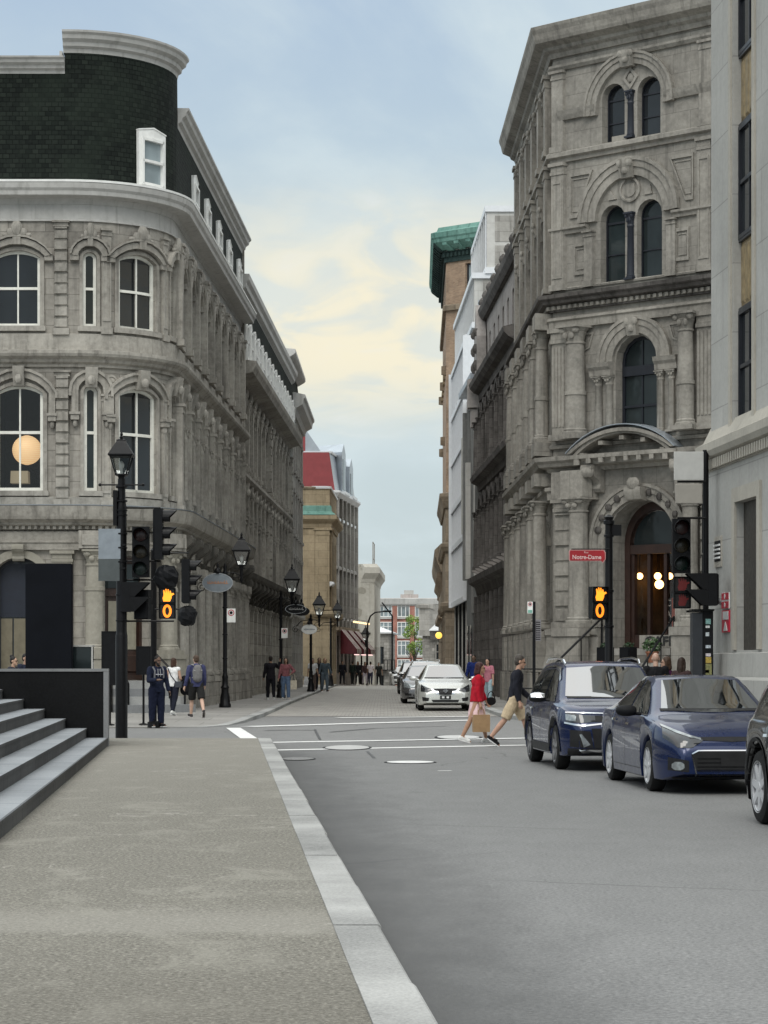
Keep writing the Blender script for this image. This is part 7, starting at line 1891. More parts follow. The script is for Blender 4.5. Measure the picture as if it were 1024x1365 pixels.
# ---------------------------------------------------------------- right corner
Yr = 45.0
rp = thing('signal_pole', 'black signal pole with a red street name sign at the right corner', 'pole', (wx(812, Yr), Yr, .11))
mb = MB(); zt = wz(686, Yr) - .11
mb.lathe((0, 0, 0), [(.15, 0), (.15, .9), (.1, .95), (.085, 1.0), (.075, zt - .2), (.11, zt - .19), (.11, zt - .12), (.08, zt - .1), (.1, zt - .05), (.03, zt)], 14)
for z in (2.2, 2.9, zt - .45): mb.lathe((0, 0, z), [(.075, 0), (.1, .01), (.1, .05), (.075, .06)], 14)
mb.build('pole_shaft', M['black'], rp)
mb = MB(); mb.box(.06, .24, -.05, .05, zt - .42, zt - .2); mb.build('sensor', M['black'], rp)
for y in (739, 825): bar(rp, 790, 812, y, Yr, .018)
pedsignal('lit pedestrian signal with amber hand and zero below the red street sign', 797, 803.5, Yr - .12, .35, 'amber')
ss = thing('street_name_sign', 'red street name sign reading Notre-Dame on the right corner pole', 'sign', (wx(783, Yr - .1), Yr - .1, wz(740.5, Yr - .1)))
hw, hh = .345, .098
oc = [(-hw, -hh*.7), (-hw, hh*.7), (-hw*.96, hh), (hw*.93, hh), (hw*.95, hh*.7), (hw, hh*.6), (hw, -hh*.7), (hw*.93, -hh), (hw*.86, -hh*1.35), (hw*.78, -hh), (-hw*.96, -hh)]
mb = MB(); mb.extr([(x*1.05, z*1.13) for x, z in oc], -.004, .012); mb.build('sign_border', simple('sign_pink_border', (.55, .28, .27), .5), ss)
mb = MB(); mb.extr([(x, z) for x, z in oc], -.012, -.0045); mb.build('sign_plate', simple('street_sign_red', (.36, .012, .02), .45), ss)
wl_ = simple('sign_letters', (.72, .55, .53), .5)
text('Notre-Dame', .118, wl_, ss, (-.01, -.013, -.035), (pi/2, 0, 0), .002, bold=.002, sx=.92)
text('Rue', .055, wl_, ss, (-.02, -.013, .062), (pi/2, 0, 0), .002)
mb = MB(); mb.tube([(-hw*.9, .02, hh*1.3), (.44, .02, hh*1.3)], .012, 6)
for q in (-hw*.75, hw*.75): mb.tube([(q, .02, hh), (q, .02, hh*1.4)], .01, 5)
mb.build('sign_bracket', M['black'], ss)
Yq = 45.3
signal('black three-lens traffic signal facing the camera at the pale limestone corner', 908, 728, Yq, 0)
pedsignal('unlit pedestrian signal with faint red hands below the right traffic signal', 909, 790, Yq - .02, 0, 'red')
pedsignal('pedestrian signal with deep hoods turned left beside the limestone corner', 949, 786, 44.6, -pi/2, hoods=True)
cb = thing('signal_cabinet', 'black signal cabinet covered in stickers at the limestone corner', 'cabinet', (wx(935.5, 44.9), 44.9, .11))
zt = wz(817, 44.9) - .11
mb = MB(); mb.box(-.2, -.005, -.16, .2, 0, zt); mb.boxt(-.2, -.01, -.2, -.161, .05, zt - .02, .0); mb.build('cabinet_side', simple('cabinet_slate', (.022, .026, .033), .5), cb)
mb = MB(); mb.box(0, .2, -.2, .2, 0, zt + .03); mb.build('cabinet_door', M['blackm'], cb)
mb = MB(); mb.box(-.22, .22, -.22, .22, zt + .032, zt + .07); mb.build('cabinet_top', M['black'], cb)
for k, (y0, y1, w, col, lab) in enumerate(((825, 832, .1, (.2, .38, .36), 'teal'), (834, 837, .08, (.6, .62, .62), 'white'), (843, 848, .07, (.5, .55, .58), 'grey'), (860, 864, .1, (.45, .5, .55), 'blue grey'), (871, 875, .1, (.6, .55, .58), 'pale'), (876, 884, .11, (.42, .3, .06), 'yellow'), (885, 900, .12, (.2, .2, .08), 'olive'), (893, 897, .07, (.6, .2, .25), 'pink'))):
    mb = MB(); mb.box(.05, .05 + w, -.206, -.2015, wz(y1, 44.7) - .11, wz(y0, 44.7) - .11); o = mb.build('sticker', simple('sticker_' + lab.replace(' ', '_'), col, .6, var=.4, scale=30), cb); o['label'] = lab + ' sticker'
pq = thing('sign_post', 'black post behind the stickered cabinet holding blank panels and signals', 'post', (wx(941, 45.7), 45.7, .11))
mb = MB(); mb.lathe((0, 0, 0), [(.06, 0), (.06, wz(600, 45.7) - .11)], 10); mb.build('post_shaft', M['black'], pq)
for x0, x1, y in ((903, 941, 690.5), (915, 941, 815), (903, 941, 642)): bar(pq, x0, x1, y, 45.5, .025)
for x0, x1, y0, y1, col, nm, lab in ((898.5, 938, 602, 640, (.50, .50, .48), 'pale_blank', 'upper pale blank sign panel at the limestone corner'), (900.5, 936, 645, 671, (.33, .31, .275), 'beige_blank', 'lower beige blank sign panel at the limestone corner')):
    t = thing('blank_sign', lab, 'sign', (wx((x0 + x1)/2, 45.3), 45.3, wz((y0 + y1)/2, 45.3))); hw = (x1 - x0)*45.3/F/2; hh = (y1 - y0)*45.3/F/2
    mb = MB(); mb.loft([[(-hw + e, d, -hh + e), (hw - e, d, -hh + e), (hw - e, d, hh - e), (-hw + e, d, hh - e)] for e, d in ((.01, -.014), (0, -.01), (0, .01))]); mb.build('panel', simple(nm, col, .55, var=.08), t)
    mb = MB(); mb.box(-.03, .03, .0105, .05, -hh*.8, hh*.8); mb.build('panel_stiffener', M['steel'], t)
for k, (y0, y1, lab) in enumerate(((673, 689, 'plain dark hanging board, topmost beside the limestone corner'), (691, 737, 'black hanging poster with white letters beside the limestone corner'), (741, 768, 'dark hanging board, lowest beside the limestone corner'))):
    Y = 71.0; x0 = 936
    t = thing('hanging_board', lab, 'board', (wx(x0, Y), Y, wz(y1, Y))); h = wz(y0, Y) - wz(y1, Y)
    mb = MB(); mb.box(0, .7, -.03, .03, 0, h); mb.build('board_face', M['blackm'], t)
    mb = MB(); mb.box(-.03, .72, -.02, .02, h + .005, h + .04); mb.build('board_bar', M['black'], t)
    if k == 1:
        text('AU', .26, M['white'], t, (.03, -.032, .28), (pi/2, 0, 0), .002, align='LEFT', bold=.006)
        mb = MB(); n = 14; mb.lathe((.26, -.031, .72), [(.2, 0), (.2, -.004)], n, axis=1); mb.build('pink_flower', simple('poster_pink', (.5, .22, .22), .6, var=.5, scale=14), t)
    if k: 
        mb = MB(); mb.box(.04, .12, -.036, -.031, h*.88, h*.95); mb.box(.16, .2, -.036, -.031, h*.86, h*.95); mb.build('white_marks', M['white'], t)
pp = thing('parking_sign_post', 'thin black sign post with parking plates in front of the chamfered building', 'sign post', (wx(712, 64), 64, .11))
mb = MB(); mb.lathe((0, 0, 0), [(.045, 0), (.045, wz(802, 64) - .11)], 8); mb.build('post_shaft', M['black'], pp)
noparking(706.5, 810, 64, .15, .33, 'narrow no parking plate with a green foot on the thin right post', True)
t = thing('parking_plate', 'pale text plate turned aside on the thin right post', 'sign', (wx(717.5, 64), 64, wz(840, 64)))
mb = MB(); mb.box(-.08, .08, -.008, .008, -.3, .3); mb.build('plate', simple('faded_plate', (.2, .19, .2), .6), t)
mb = MB()
for k in range(9): mb.box(-.06, .06, -.012, -.0085, -.27 + .06*k, -.245 + .06*k)
mb.box(-.064, -.058, -.012, -.0085, -.28, .25); mb.build('text_lines', M['blackm'], t)
rl_ = thing('pavement_railing', 'low black railing beside the chamfered building behind the walking man', 'railing', (wx(716, 70), 70, .1))
mb = MB()
for z in (.75, 1.35): mb.tube([(-.5, 0, z), (.7, 0, z - .02)], .025, 6)
for q in (-.5, .7): mb.tube([(q, 0, 0), (q, 0, 1.4)], .022, 6)
mb.build('rails', M['black'], rl_)

# ---------------------------------------------------------------- cafe steps: pots and planters
leafm = simple('leaf_green', (.05, .10, .035), .55, var=.6, scale=9)
leafd = simple('leaf_dark', (.025, .055, .022), .55, var=.5, scale=9)
def leaves(mb, c, rx, rz_, n, s, seed, flat=.5):
    r = random.Random(seed)
    for _ in range(n):
        while True:
            p = Vector((r.uniform(-1, 1), r.uniform(-1, 1), r.uniform(-1, 1)))
            if p.length < 1: break
        q = Vector((c[0] + p.x*rx, c[1] + p.y*rx, c[2] + p.z*rz_))
        u = Vector((r.uniform(-1, 1), r.uniform(-1, 1), r.uniform(-.6, 1))).normalized(); v = u.cross(Vector((r.uniform(-1, 1), r.uniform(-1, 1), r.uniform(-1, 1)))).normalized()
        k = s*r.uniform(.6, 1.4)
        mb.add([tuple(q - u*k), tuple(q + v*k*flat), tuple(q + u*k), tuple(q - v*k*flat)], [(0, 1, 2, 3)])
def pot(label, s, d, z, r, h, mat, plant, pr=.28, ph=.25, name='potted_plant', n=140, leafs=.07):
    x, y, _ = R1((s, d, 0)); t = thing(name, label, 'potted plant', (x, y, z))
    mb = MB(); mb.lathe((0, 0, 0), [(r*.7, 0), (r*.95, h*.8), (r*1.08, h*.82), (r*1.08, h), (r*.9, h), (r*.88, h*.9), (.01, h*.9)], 14); mb.build('pot', mat, t)
    mb = MB(); leaves(mb, (0, 0, h + ph*.8), pr, ph, n, leafs, int(r*1000)); mb.build('foliage', plant, t)
pot('terracotta pot with a bushy green plant on the cafe steps', CG + .95, .85, 1.64, .2, .36, simple('terracotta', (.28, .11, .06), .8), leafm, .32, .24)
pot('small white pot at the left of the cafe steps', CG - .62, 2.0, .72, .17, .34, M['white'], leafd, .16, .1, n=50, leafs=.05)
pot('dark pot of red flowers left of the white pot', CG - 1.0, 2.1, .72, .16, .28, M['blackm'], simple('red_petals', (.4, .03, .02), .6, var=.6, scale=14), .24, .12, n=80, leafs=.05)
for s, lab in ((CG - .35, 'black planter box left of the signal pole on the cafe steps'), (CG + .42, 'black planter box right of the signal pole on the cafe steps')):
    x, y, _ = R1((s, 1.35, 0)); t = thing('planter_box', lab, 'planter', (x, y, 1.18), atan2(-4.16, 4.73))
    mb = MB(); mb.boxt(-.2, .2, -.2, .2, 0, .95, .0); mb.boxt(-.17, .17, -.24, -.201, .05, .9, .02); mb.build('box', M['blackm'], t)
    mb = MB(); leaves(mb, (0, 0, 1.0), .18, .12, 70, .05, 4); mb.build('foliage', leafd, t)

# ---------------------------------------------------------------- awnings and lights far down on the left
aw_red = simple('awning_maroon', (.10, .015, .02), .7, var=.2); aw_pale = simple('awning_cream', (.48, .45, .4), .7)
for k, u in enumerate((s5 + 1.2, s5 + 5.2, s5 + 9.2)):
    x, y, _ = P5((u + 1.5, 0, 0))
    t = thing('awning', ['nearest', 'middle', 'farthest'][k] + ' of the three maroon striped awnings on the left', 'awning', (x, y, 2.4), group='striped shop awnings')
    mb = WMB(P5); mb.loft([[(u, .27, 4.2), (u, 1.6, 2.7), (u, 1.6, 2.35), (u, .27, 2.35)], [(u + .02, .27, 4.2), (u + .02, 1.6, 2.7), (u + .02, 1.6, 2.35), (u + .02, .27, 2.35)]]); mb.build('awning_cheek', aw_red, t)
    for j in range(7):
        a, b_ = u + .03 + .42*j, u + .03 + .42*(j+1)
        mb = WMB(P5); mb.loft([[(q, .27, 4.2), (q, 1.6, 2.7), (q, 1.62, 2.35), (q, 1.58, 2.35), (q, 1.56, 2.66), (q, .27, 4.14)] for q in (a, b_ - .004)]); mb.build('stripe', aw_red if j % 2 == 0 else aw_pale, t)
    mb = WMB(P5); mb.box(u + .4, u + 2.2, 1.35, 1.5, 2.26, 2.32); mb.build('light_strip', glow('awning_light', (1, .62, .6), 1.6), t)
bulbs_ = glow('string_bulb', (1, .72, .38), 1.8)
t = thing('bulb_string', 'string of warm bulbs above the maroon awnings', 'lights', (*P5((s5 + 6, 1, 0))[:2], 4.5))
for j in range(9):
    mb = WMB(P5); oval(mb, s5 + 2.5 + 1.1*j, 1.2, 4.75, .08, .08, .09); mb.build('bulb', bulbs_, t)
mb = WMB(P5); mb.tube([(s5 + 2, 1.2, 4.95), (s5 + 12, 1.2, 4.95)], .02, 4); mb.tube([(s5 + 2, 1.2, 4.95), (s5 + 2, .2, 4.95)], .02, 4); mb.build('cable', M['black'], t)
x, y, _ = R5((4, .25, 0)); t = thing('wall_globe', 'yellow globe lamp glowing on the brown stone wall at right', 'lamp', (wx(585, 168), 168, wz(847, 168)))
mb = MB(); mb.lathe((0, 0, 0), [(.25*cos(radians(q)), .25*sin(radians(q))) for q in range(-85, 90, 17)], 14); mb.build('globe', glow('yellow_globe', (1.0, .62, .12), 1.3), t)
mb = MB(); mb.tube([(0, 0, -.25), (0, 0, -.5), (.45, 0, -.5)], .035, 6); mb.lathe((0, 0, .24), [(.1, 0), (.04, .08)], 8); mb.build('bracket', M['black'], t)

# ---------------------------------------------------------------- tree at the end of the street
tr = thing('street_tree', 'green tree in front of the red brick block', 'tree', (wx(553, 320), 320, g(320)))
zc = wz(846, 320) - g(320)
mb = MB(); mb.tube([(0, 0, 0), (.1, 0, zc*.4), (-.1, .1, zc*.75), (0, 0, zc + .8)], [.28, .22, .16, .05], 7)
r = random.Random(2)
for k in range(9):
    a = 2*pi*k/9; mb.tube([(0, 0, zc*.62 + .25*k), (.6*cos(a), .6*sin(a), zc*.7 + .3*k), (1.4*cos(a), 1.4*sin(a), zc*.75 + .35*k)], [.1, .06, .02], 5)
mb.build('trunk', simple('bark', (.08, .06, .045), .9), tr)
mb = MB()
for k in range(26):
    a = r.uniform(0, 2*pi); rr_ = r.uniform(0, 1.75)**1; z = r.uniform(-2.6, 2.5); f = sqrt(max(.1, 1 - (z/3.0)**2))
    leaves(mb, (rr_*f*cos(a), rr_*f*sin(a), zc + z), .62, .55, 90, .13, k)
mb.build('crown', simple('tree_leaves', (.20, .30, .055), .6, var=.65, scale=2.2), tr)
# ---------------------------------------------------------------- cars
def carpaint(name, col, metal=.55, rough=.28, spec=.5):
    m, N, L, b = nt(name)
    v = objc(N); f = noise_n(N, L, v, 1.3, 3)
    L.new(ramp(N, L, f, [(.3, tuple(q*.93 for q in col)), (.7, tuple(min(1, q*1.06) for q in col))]), b.inputs['Base Color'])
    d = noise_n(N, L, v, 2.5, 5, .7)
    L.new(ramp(N, L, d, [(.35, rough - .04), (.7, rough + .09)]), b.inputs['Roughness'])
    b.inputs['Metallic'].default_value = metal; b.inputs['Coat Weight'].default_value = .7; b.inputs['Coat Roughness'].default_value = .02
    b.inputs['Specular IOR Level'].default_value = spec
    return m
cglass = glass('car_glass', (.008, .010, .011), .02, .9, .4, .0)
cglass.node_tree.nodes['Principled BSDF'].inputs['IOR'].default_value = 1.6
wsglass = glass('windscreen_glass', (.008, .010, .011), .02, 1.0, .4, .0)
wsglass.node_tree.nodes['Principled BSDF'].inputs['IOR'].default_value = 2.6
trimb = simple('black_plastic', (.012, .012, .013), .55, 0, .2, 8, spec=.35)
chrome = simple('chrome_trim', (.75, .76, .78), .12, 1.0, .05)
rubber = simple('tyre_rubber', (.012, .012, .012), .8, 0, .2, 12, spec=.25)
alloy = simple('alloy_rim', (.62, .63, .65), .35, .35, .1)
alloyd = simple('dark_alloy_rim', (.22, .22, .23), .35, .4, .1)
hlens = simple('headlight_lens', (.30, .33, .34), .06, .3, .4, 12, coat=1)
hdark = simple('headlight_dark', (.02, .022, .026), .08, .2, .4, 12, coat=1)
platem = simple('plate_white', (.7, .7, .7), .5)
def tab(t, x):
    if x <= t[0][0]: return t[0][1]
    for (a, va), (b, vb) in zip(t, t[1:]):
        if x <= b:
            f = (x - a)/(b - a); return va + (vb - va)*f
    return t[-1][1]
def smtab(t, x, h=.06): return (tab(t, x - h) + 2*tab(t, x) + tab(t, x + h))/4
def car(name, label, loc, rz, S, paint, group=None):
    t = thing(name, label, 'car', loc, rz, group)
    Lh = S['L']/2; W_ = S['W']; R_ = S['R']; cl = S['cl']; ax = (S['xf'], S['xr']); ar = R_ + S.get('gap', .055)
    xs = []; x = -Lh
    while x < Lh - .001:
        xs.append(x); x += .012 if min(abs(x - Lh), abs(x + Lh)) < .1 else (.03 if min(abs(abs(x - a) - ar) for a in ax) < .1 else .06)
    xs.append(Lh)
    for a in ax:
        for q in (-ar, ar): xs += [a + q*.999, a + q*1.001]
    xs = sorted(set(round(q, 4) for q in xs))
    def width(x):
        e = S.get('nose', .75); k = 1.0
        if x > Lh - e: k = 1 - S.get('nk', .30)*((x - (Lh - e))/e)**2.6
        e2 = .7
        if x < -Lh + e2: k = 1 - .20*((-Lh + e2 - x)/e2)**2.6
        return W_*k
    secs = []
    for x in xs:
        w = width(x); zc = cl + max(0, (abs(x) - (Lh - .35)))*.25; zb = zc
        for a in ax:
            if abs(x - a) < ar: zb = max(zb, R_ + sqrt(ar*ar - (x - a)**2))
        be = smtab(S['belt'], x); tp = max(smtab(S['top'], x), be + .012); wt = min(smtab(S['wtop'], x), w*.93)
        zb = min(zb, be - .06)
        inn = max(.1, w - .27)
        H_ = [(0, zc), (inn, zc), (inn, zb if zb > zc else zc + .001), (w*.955, zb), (w*.975, zb + .012)]
        for tt, m in ((.12, .985), (.28, .998), (.45, 1.0), (.6, .994), (.66, 1.0), (.8, .985), (.93, .968)): H_.append((w*m, zb + .012 + (be - zb - .012)*tt))
        H_.append((w*.945, be)); gh = tp - be
        a0 = w*.925
        for tt in (.06, .35, .65, .9): H_.append((a0 + (wt - a0)*(tt**1.15), be + (gh - min(.035, gh*.3))*tt))
        H_ += [(wt*.95, tp - min(.018, gh*.15)), (wt*.8, tp - min(.006, gh*.05)), (wt*.45, tp), (0, tp + .004)]
        full = [(x, y, z) for y, z in H_] + [(x, -y, z) for y, z in H_[-2:0:-1]]
        secs.append(full)
    mb = MB(); mb.loft(secs, smooth=True)
    body = mb.build('body', paint, t, loc=(0, 0, 0))
    bm = bmesh.new(); bm.from_mesh(body.data); bv = BVHTree.FromBMesh(bm); bm.free()
    def cast(o, d):
        h = bv.ray_cast(Vector(o), Vector(d)); return (h[0], h[1]) if h[0] is not None else (None, None)
    def res(pl, n):
        P = [Vector(p) for p in pl]; s = [0]
        for a, b in zip(P, P[1:]): s.append(s[-1] + (b - a).length)
        out = []
        for i in range(n + 1):
            u = s[-1]*i/n; k = 0
            while k < len(P) - 2 and u > s[k+1]: k += 1
            f = (u - s[k])/max(1e-6, s[k+1] - s[k]); out.append(P[k].lerp(P[k+1], f))
        return out
    def patch(nm, lo, hi, mat, view, eps=.006, n=12, m=4, parent=None, th=.0):
        """lo, hi: polylines in (y, z) seen from the front/rear or (x, z) seen from a side"""
        A, B = res(lo, n), res(hi, n); pts = []; last = None
        for i in range(n + 1):
            for j in range(m + 1):
                q = A[i].lerp(B[i], j/m)
                if view == 'front': o_, d_ = (6, q.x, q.y), (-1, 0, 0)
                elif view == 'rear': o_, d_ = (-6, q.x, q.y), (1, 0, 0)
                elif view == 'left': o_, d_ = (q.x, 6, q.y), (0, -1, 0)
                elif view == 'right': o_, d_ = (q.x, -6, q.y), (0, 1, 0)
                else: o_, d_ = (q.x, q.y, 6), (0, 0, -1)
                h, nn = cast(o_, d_)
                if h is None: h, nn = (last if last else (Vector((0, 0, .5)), Vector((0, 0, 1))))
                if nn.dot(Vector(d_)) > 0: nn = -nn
                last = (h, nn); pts.append(tuple(h + nn*eps))
        fs = [(i*(m+1) + j, i*(m+1) + j + 1, (i+1)*(m+1) + j + 1, (i+1)*(m+1) + j) for i in range(n) for j in range(m)]
        mb = MB(); mb.add(pts, fs, True)
        o = mb.build(nm, mat, t if parent is None else parent)
        me = o.data
        # outward normals and a little thickness
        bm2 = bmesh.new(); bm2.from_mesh(me); dv = Vector({'front': (1, 0, 0), 'rear': (-1, 0, 0), 'left': (0, 1, 0), 'right': (0, -1, 0)}.get(view, (0, 0, 1)))
        if sum(f.normal.dot(dv) for f in bm2.faces) < 0: bmesh.ops.reverse_faces(bm2, faces=bm2.faces)
        bm2.to_mesh(me); bm2.free()
        return o
    mir = lambda pl: [(-a, b) for a, b in pl]
    S['detail'](patch, mir, S, paint, t)
    # wheels
    for xa in ax:
        for s in (1, -1):
            y = s*(W_ - .125)
            mb = MB(); tw = .205
            mb.lathe((xa, y, R_), [(R_*.66, -tw/2), (R_*.8, -tw/2 - .004), (R_*.94, -tw/2 + .012), (R_, -tw/2 + .045), (R_, tw/2 - .045), (R_*.94, tw/2 - .012), (R_*.8, tw/2 + .004), (R_*.66, tw/2)], 36, axis=1, cap=False)
            w = mb.build('wheel', rubber, t, loc=(0, 0, 0))
            mb = MB(); rr = R_*.70; yo = s*tw/2
            rim = S.get('rim', alloy)
            mb.lathe((xa, y, R_), [(rr*.9, -s*.02), (rr*.92, yo*.9), (rr, yo*1.04), (rr*1.0, yo*.98), (rr*.93, yo*.9)], 30, axis=1, cap=False)
            ns = S.get('spokes', 5)
            for k in range(ns):
                a = 2*pi*k/ns + .3; ca, sa = cos(a), sin(a)
                for q in ((-.12, .12) if S.get('split') else (0,)):
                    c2, s2 = cos(a + q), sin(a + q)
                    ww = rr*(.09 if S.get('split') else .14)
                    y1 = y + yo*.88; y2 = y + yo*.55
                    def P_(r, off, yy, c_, s_): return (xa + r*c_ - off*s_, yy, R_ + r*s_ + off*c_)
                    mb.loft([[P_(.12*rr, -ww*1.3, y1, ca, sa), P_(.12*rr, ww*1.3, y1, ca, sa), P_(.12*rr, ww*1.3, y2, ca, sa), P_(.12*rr, -ww*1.3, y2, ca, sa)],
                             [P_(.94*rr, -ww*.8, y + yo*.98, c2, s2), P_(.94*rr, ww*.8, y + yo*.98, c2, s2), P_(.94*rr, ww*.8, y2, c2, s2), P_(.94*rr, -ww*.8, y2, c2, s2)]])
            mb.lathe((xa, y, R_), [(rr*.22, yo*.5), (rr*.2, yo*.93), (rr*.12, yo*.97), (.005, yo*.97)], 14, axis=1)
            mb.build('rim', rim, w)
            mb = MB(); mb.lathe((xa, y, R_), [(rr*.93, yo*.2), (.01, yo*.25)], 24, axis=1); mb.build('brake_disc', trimb, w)
    return t

def mirror_part(t, x, y, z, s, mat, cap=None):
    mb = MB()
    secs = []
    for q, k in ((-.12, .55), (-.1, .8), (-.03, 1.0), (.05, .95), (.11, .7), (.13, .3)):
        secs.append([(x + .05*k*cos(2*pi*i/10)*1.5 - q*.2, y + s*(q + .1), z + .075*k*sin(2*pi*i/10)) for i in range(10)])
    mb.loft(secs, smooth=True); mb.tube([(x, y - s*.09, z - .04), (x, y + s*.03, z - .03)], .025, 6)
    o = mb.build('wing_mirror', mat, t, loc=(0, 0, 0))
    if cap:
        mb = MB(); mb.loft([[(x + .07*k*cos(pi*i/8)*1.5 - q*.2, y + s*(q + .1), z + .002 + .082*k*sin(pi*i/8)) for i in range(9)] for q, k in ((-.1, .8), (-.03, 1.02), (.05, .97), (.11, .72))], closed=False, smooth=True); mb.build('mirror_cap', cap, o)
def glazing(patch, mir, D):
    patch('windscreen', D['ws'][0], D['ws'][1], wsglass, 'front', n=14, m=8)
    if 'rw' in D: patch('rear_window', D['rw'][0], D['rw'][1], cglass, 'rear', n=10, m=4)
    for v in ('left', 'right'):
        for lo, hi in D['sw']: patch('side_window', lo, hi, cglass, v, n=12, m=6)
def doors(patch, lines, mat, handles, hm):
    for v in ('left', 'right'):
        for pl in lines:
            lo = pl; hi = [(x + .008, z + (.008 if abs(pl[0][1] - pl[-1][1]) < .1 else 0)) for x, z in pl]
            patch('door_seam', lo, hi, mat, v, eps=.002, n=14, m=1)
        for hx, hz in handles: patch('door_handle', [(hx - .10, hz), (hx + .10, hz + .004)], [(hx - .10, hz + .028), (hx + .10, hz + .034)], hm, v, eps=.022, n=6, m=2)
def archtrim(patch, S, w0, w1, mat, nm='arch_cladding'):
    for v in ('left', 'right'):
        for xa in (S['xf'], S['xr']):
            r0 = S['R'] + S.get('gap', .055) + w0; r1 = r0 + w1
            A = [(xa + r0*cos(radians(a)), S['R'] + r0*sin(radians(a))) for a in range(-8, 190, 9)]; B = [(xa + r1*cos(radians(a)), S['R'] + r1*sin(radians(a))) for a in range(-8, 190, 9)]
            patch(nm, A, B, mat, v, eps=.012, n=24, m=2)
def wiper(patch): patch('wiper_cowl', [(-.66, 1.0), (.66, 1.0)], [(-.66, 1.03), (.66, 1.03)], trimb, 'front', eps=.008)

# compact saloon: used for the blue, silver and grey cars
def saloon_detail(front):
    def f(patch, mir, S, paint, t):
        glazing(patch, mir, dict(ws=([(-.65, 1.005), (0, .985), (.65, 1.005)], [(-.485, 1.385), (0, 1.41), (.485, 1.385)]), rw=([(-.6, 1.06), (.6, 1.06)], [(-.5, 1.32), (.5, 1.32)]),
            sw=[([(1.02, .965), (-.05, .975)], [(.42, 1.29), (.2, 1.365), (-.05, 1.395)]), ([(-.13, .98), (-1.02, 1.03)], [(-.13, 1.395), (-.5, 1.365), (-.82, 1.26)]), ([(-1.07, 1.035), (-1.2, 1.07)], [(-.87, 1.23), (-1.05, 1.15)])]))
        doors(patch, [[(.95, .28), (1.0, .6), (.98, .93)], [(-.09, .26), (-.09, .95)], [(-1.0, .42), (-.93, .6), (-1.02, .95)], [(.95, .27), (-.9, .27)]], trimb, [(.12, .80), (-.86, .84)], S.get('hm', paint))
        for v in ('left', 'right'): patch('belt_trim', [(1.05, .942), (-.09, .95), (-1.12, 1.01)], [(1.05, .957), (-.09, .965), (-1.12, 1.025)], chrome, v, eps=.01, n=16, m=1)
        patch('sill', [(0, 0), (0, .1)], [(0, 0), (0, .1)], trimb, 'left') if False else None
        wiper(patch)
        for s in (1, -1): mirror_part(t, .82, s*.93, 1.0, s, S.get('mirror', paint))
        front(patch, mir, S, paint, t)
    return f
def front_blue(patch, mir, S, paint, t):
    for M_ in (lambda p: p, mir):
        patch('headlight', M_([(.36, .655), (.5, .575), (.66, .575), (.80, .70)]), M_([(.36, .675), (.5, .70), (.66, .76), (.79, .84)]), hdark, 'front', eps=.008, n=14)
        patch('headlight_strip', M_([(.38, .672), (.5, .692), (.66, .75), (.79, .825)]), M_([(.38, .69), (.5, .72), (.66, .785), (.79, .855)]), hlens, 'front', eps=.012, n=14, m=2)
        patch('fog_lamp', M_([(.60, .335), (.63, .305), (.69, .305), (.72, .335)]), M_([(.60, .375), (.63, .405), (.69, .405), (.72, .375)]), hlens, 'front', eps=.012)
        patch('fog_lamp_bezel', M_([(.54, .28), (.76, .30)]), M_([(.54, .42), (.76, .46)]), trimb, 'front', eps=.004)
    patch('upper_grille', [(-.40, .665), (0, .645), (.40, .665)], [(-.40, .70), (0, .705), (.40, .70)], trimb, 'front', eps=.007)
    patch('lower_grille', [(-.44, .24), (0, .235), (.44, .24)], [(-.50, .50), (-.42, .535), (.42, .535), (.50, .50)], trimb, 'front', eps=.007)
    patch('grille_frame', [(-.50, .50), (-.42, .535), (.42, .535), (.50, .50)], [(-.51, .51), (-.43, .55), (.43, .55), (.51, .51)], chrome, 'front', eps=.011, m=1)
    for s in (1, -1): patch('grille_frame', [(s*.44, .24), (s*.50, .50)], [(s*.455, .24), (s*.515, .50)], chrome, 'front', eps=.011, m=1)
    for z in (.29, .34, .39, .44): patch('grille_bar', [(-.44, z), (.44, z)], [(-.44, z + .012), (.44, z + .012)], M['black'], 'front', eps=.014, m=1)
    patch('number_plate', [(-.15, .35), (.15, .35)], [(-.15, .48), (.15, .48)], trimb, 'front', eps=.02)
    patch('chin_lip', [(-.7, .20), (.7, .20)], [(-.72, .225), (.72, .225)], trimb, 'front', eps=.015)
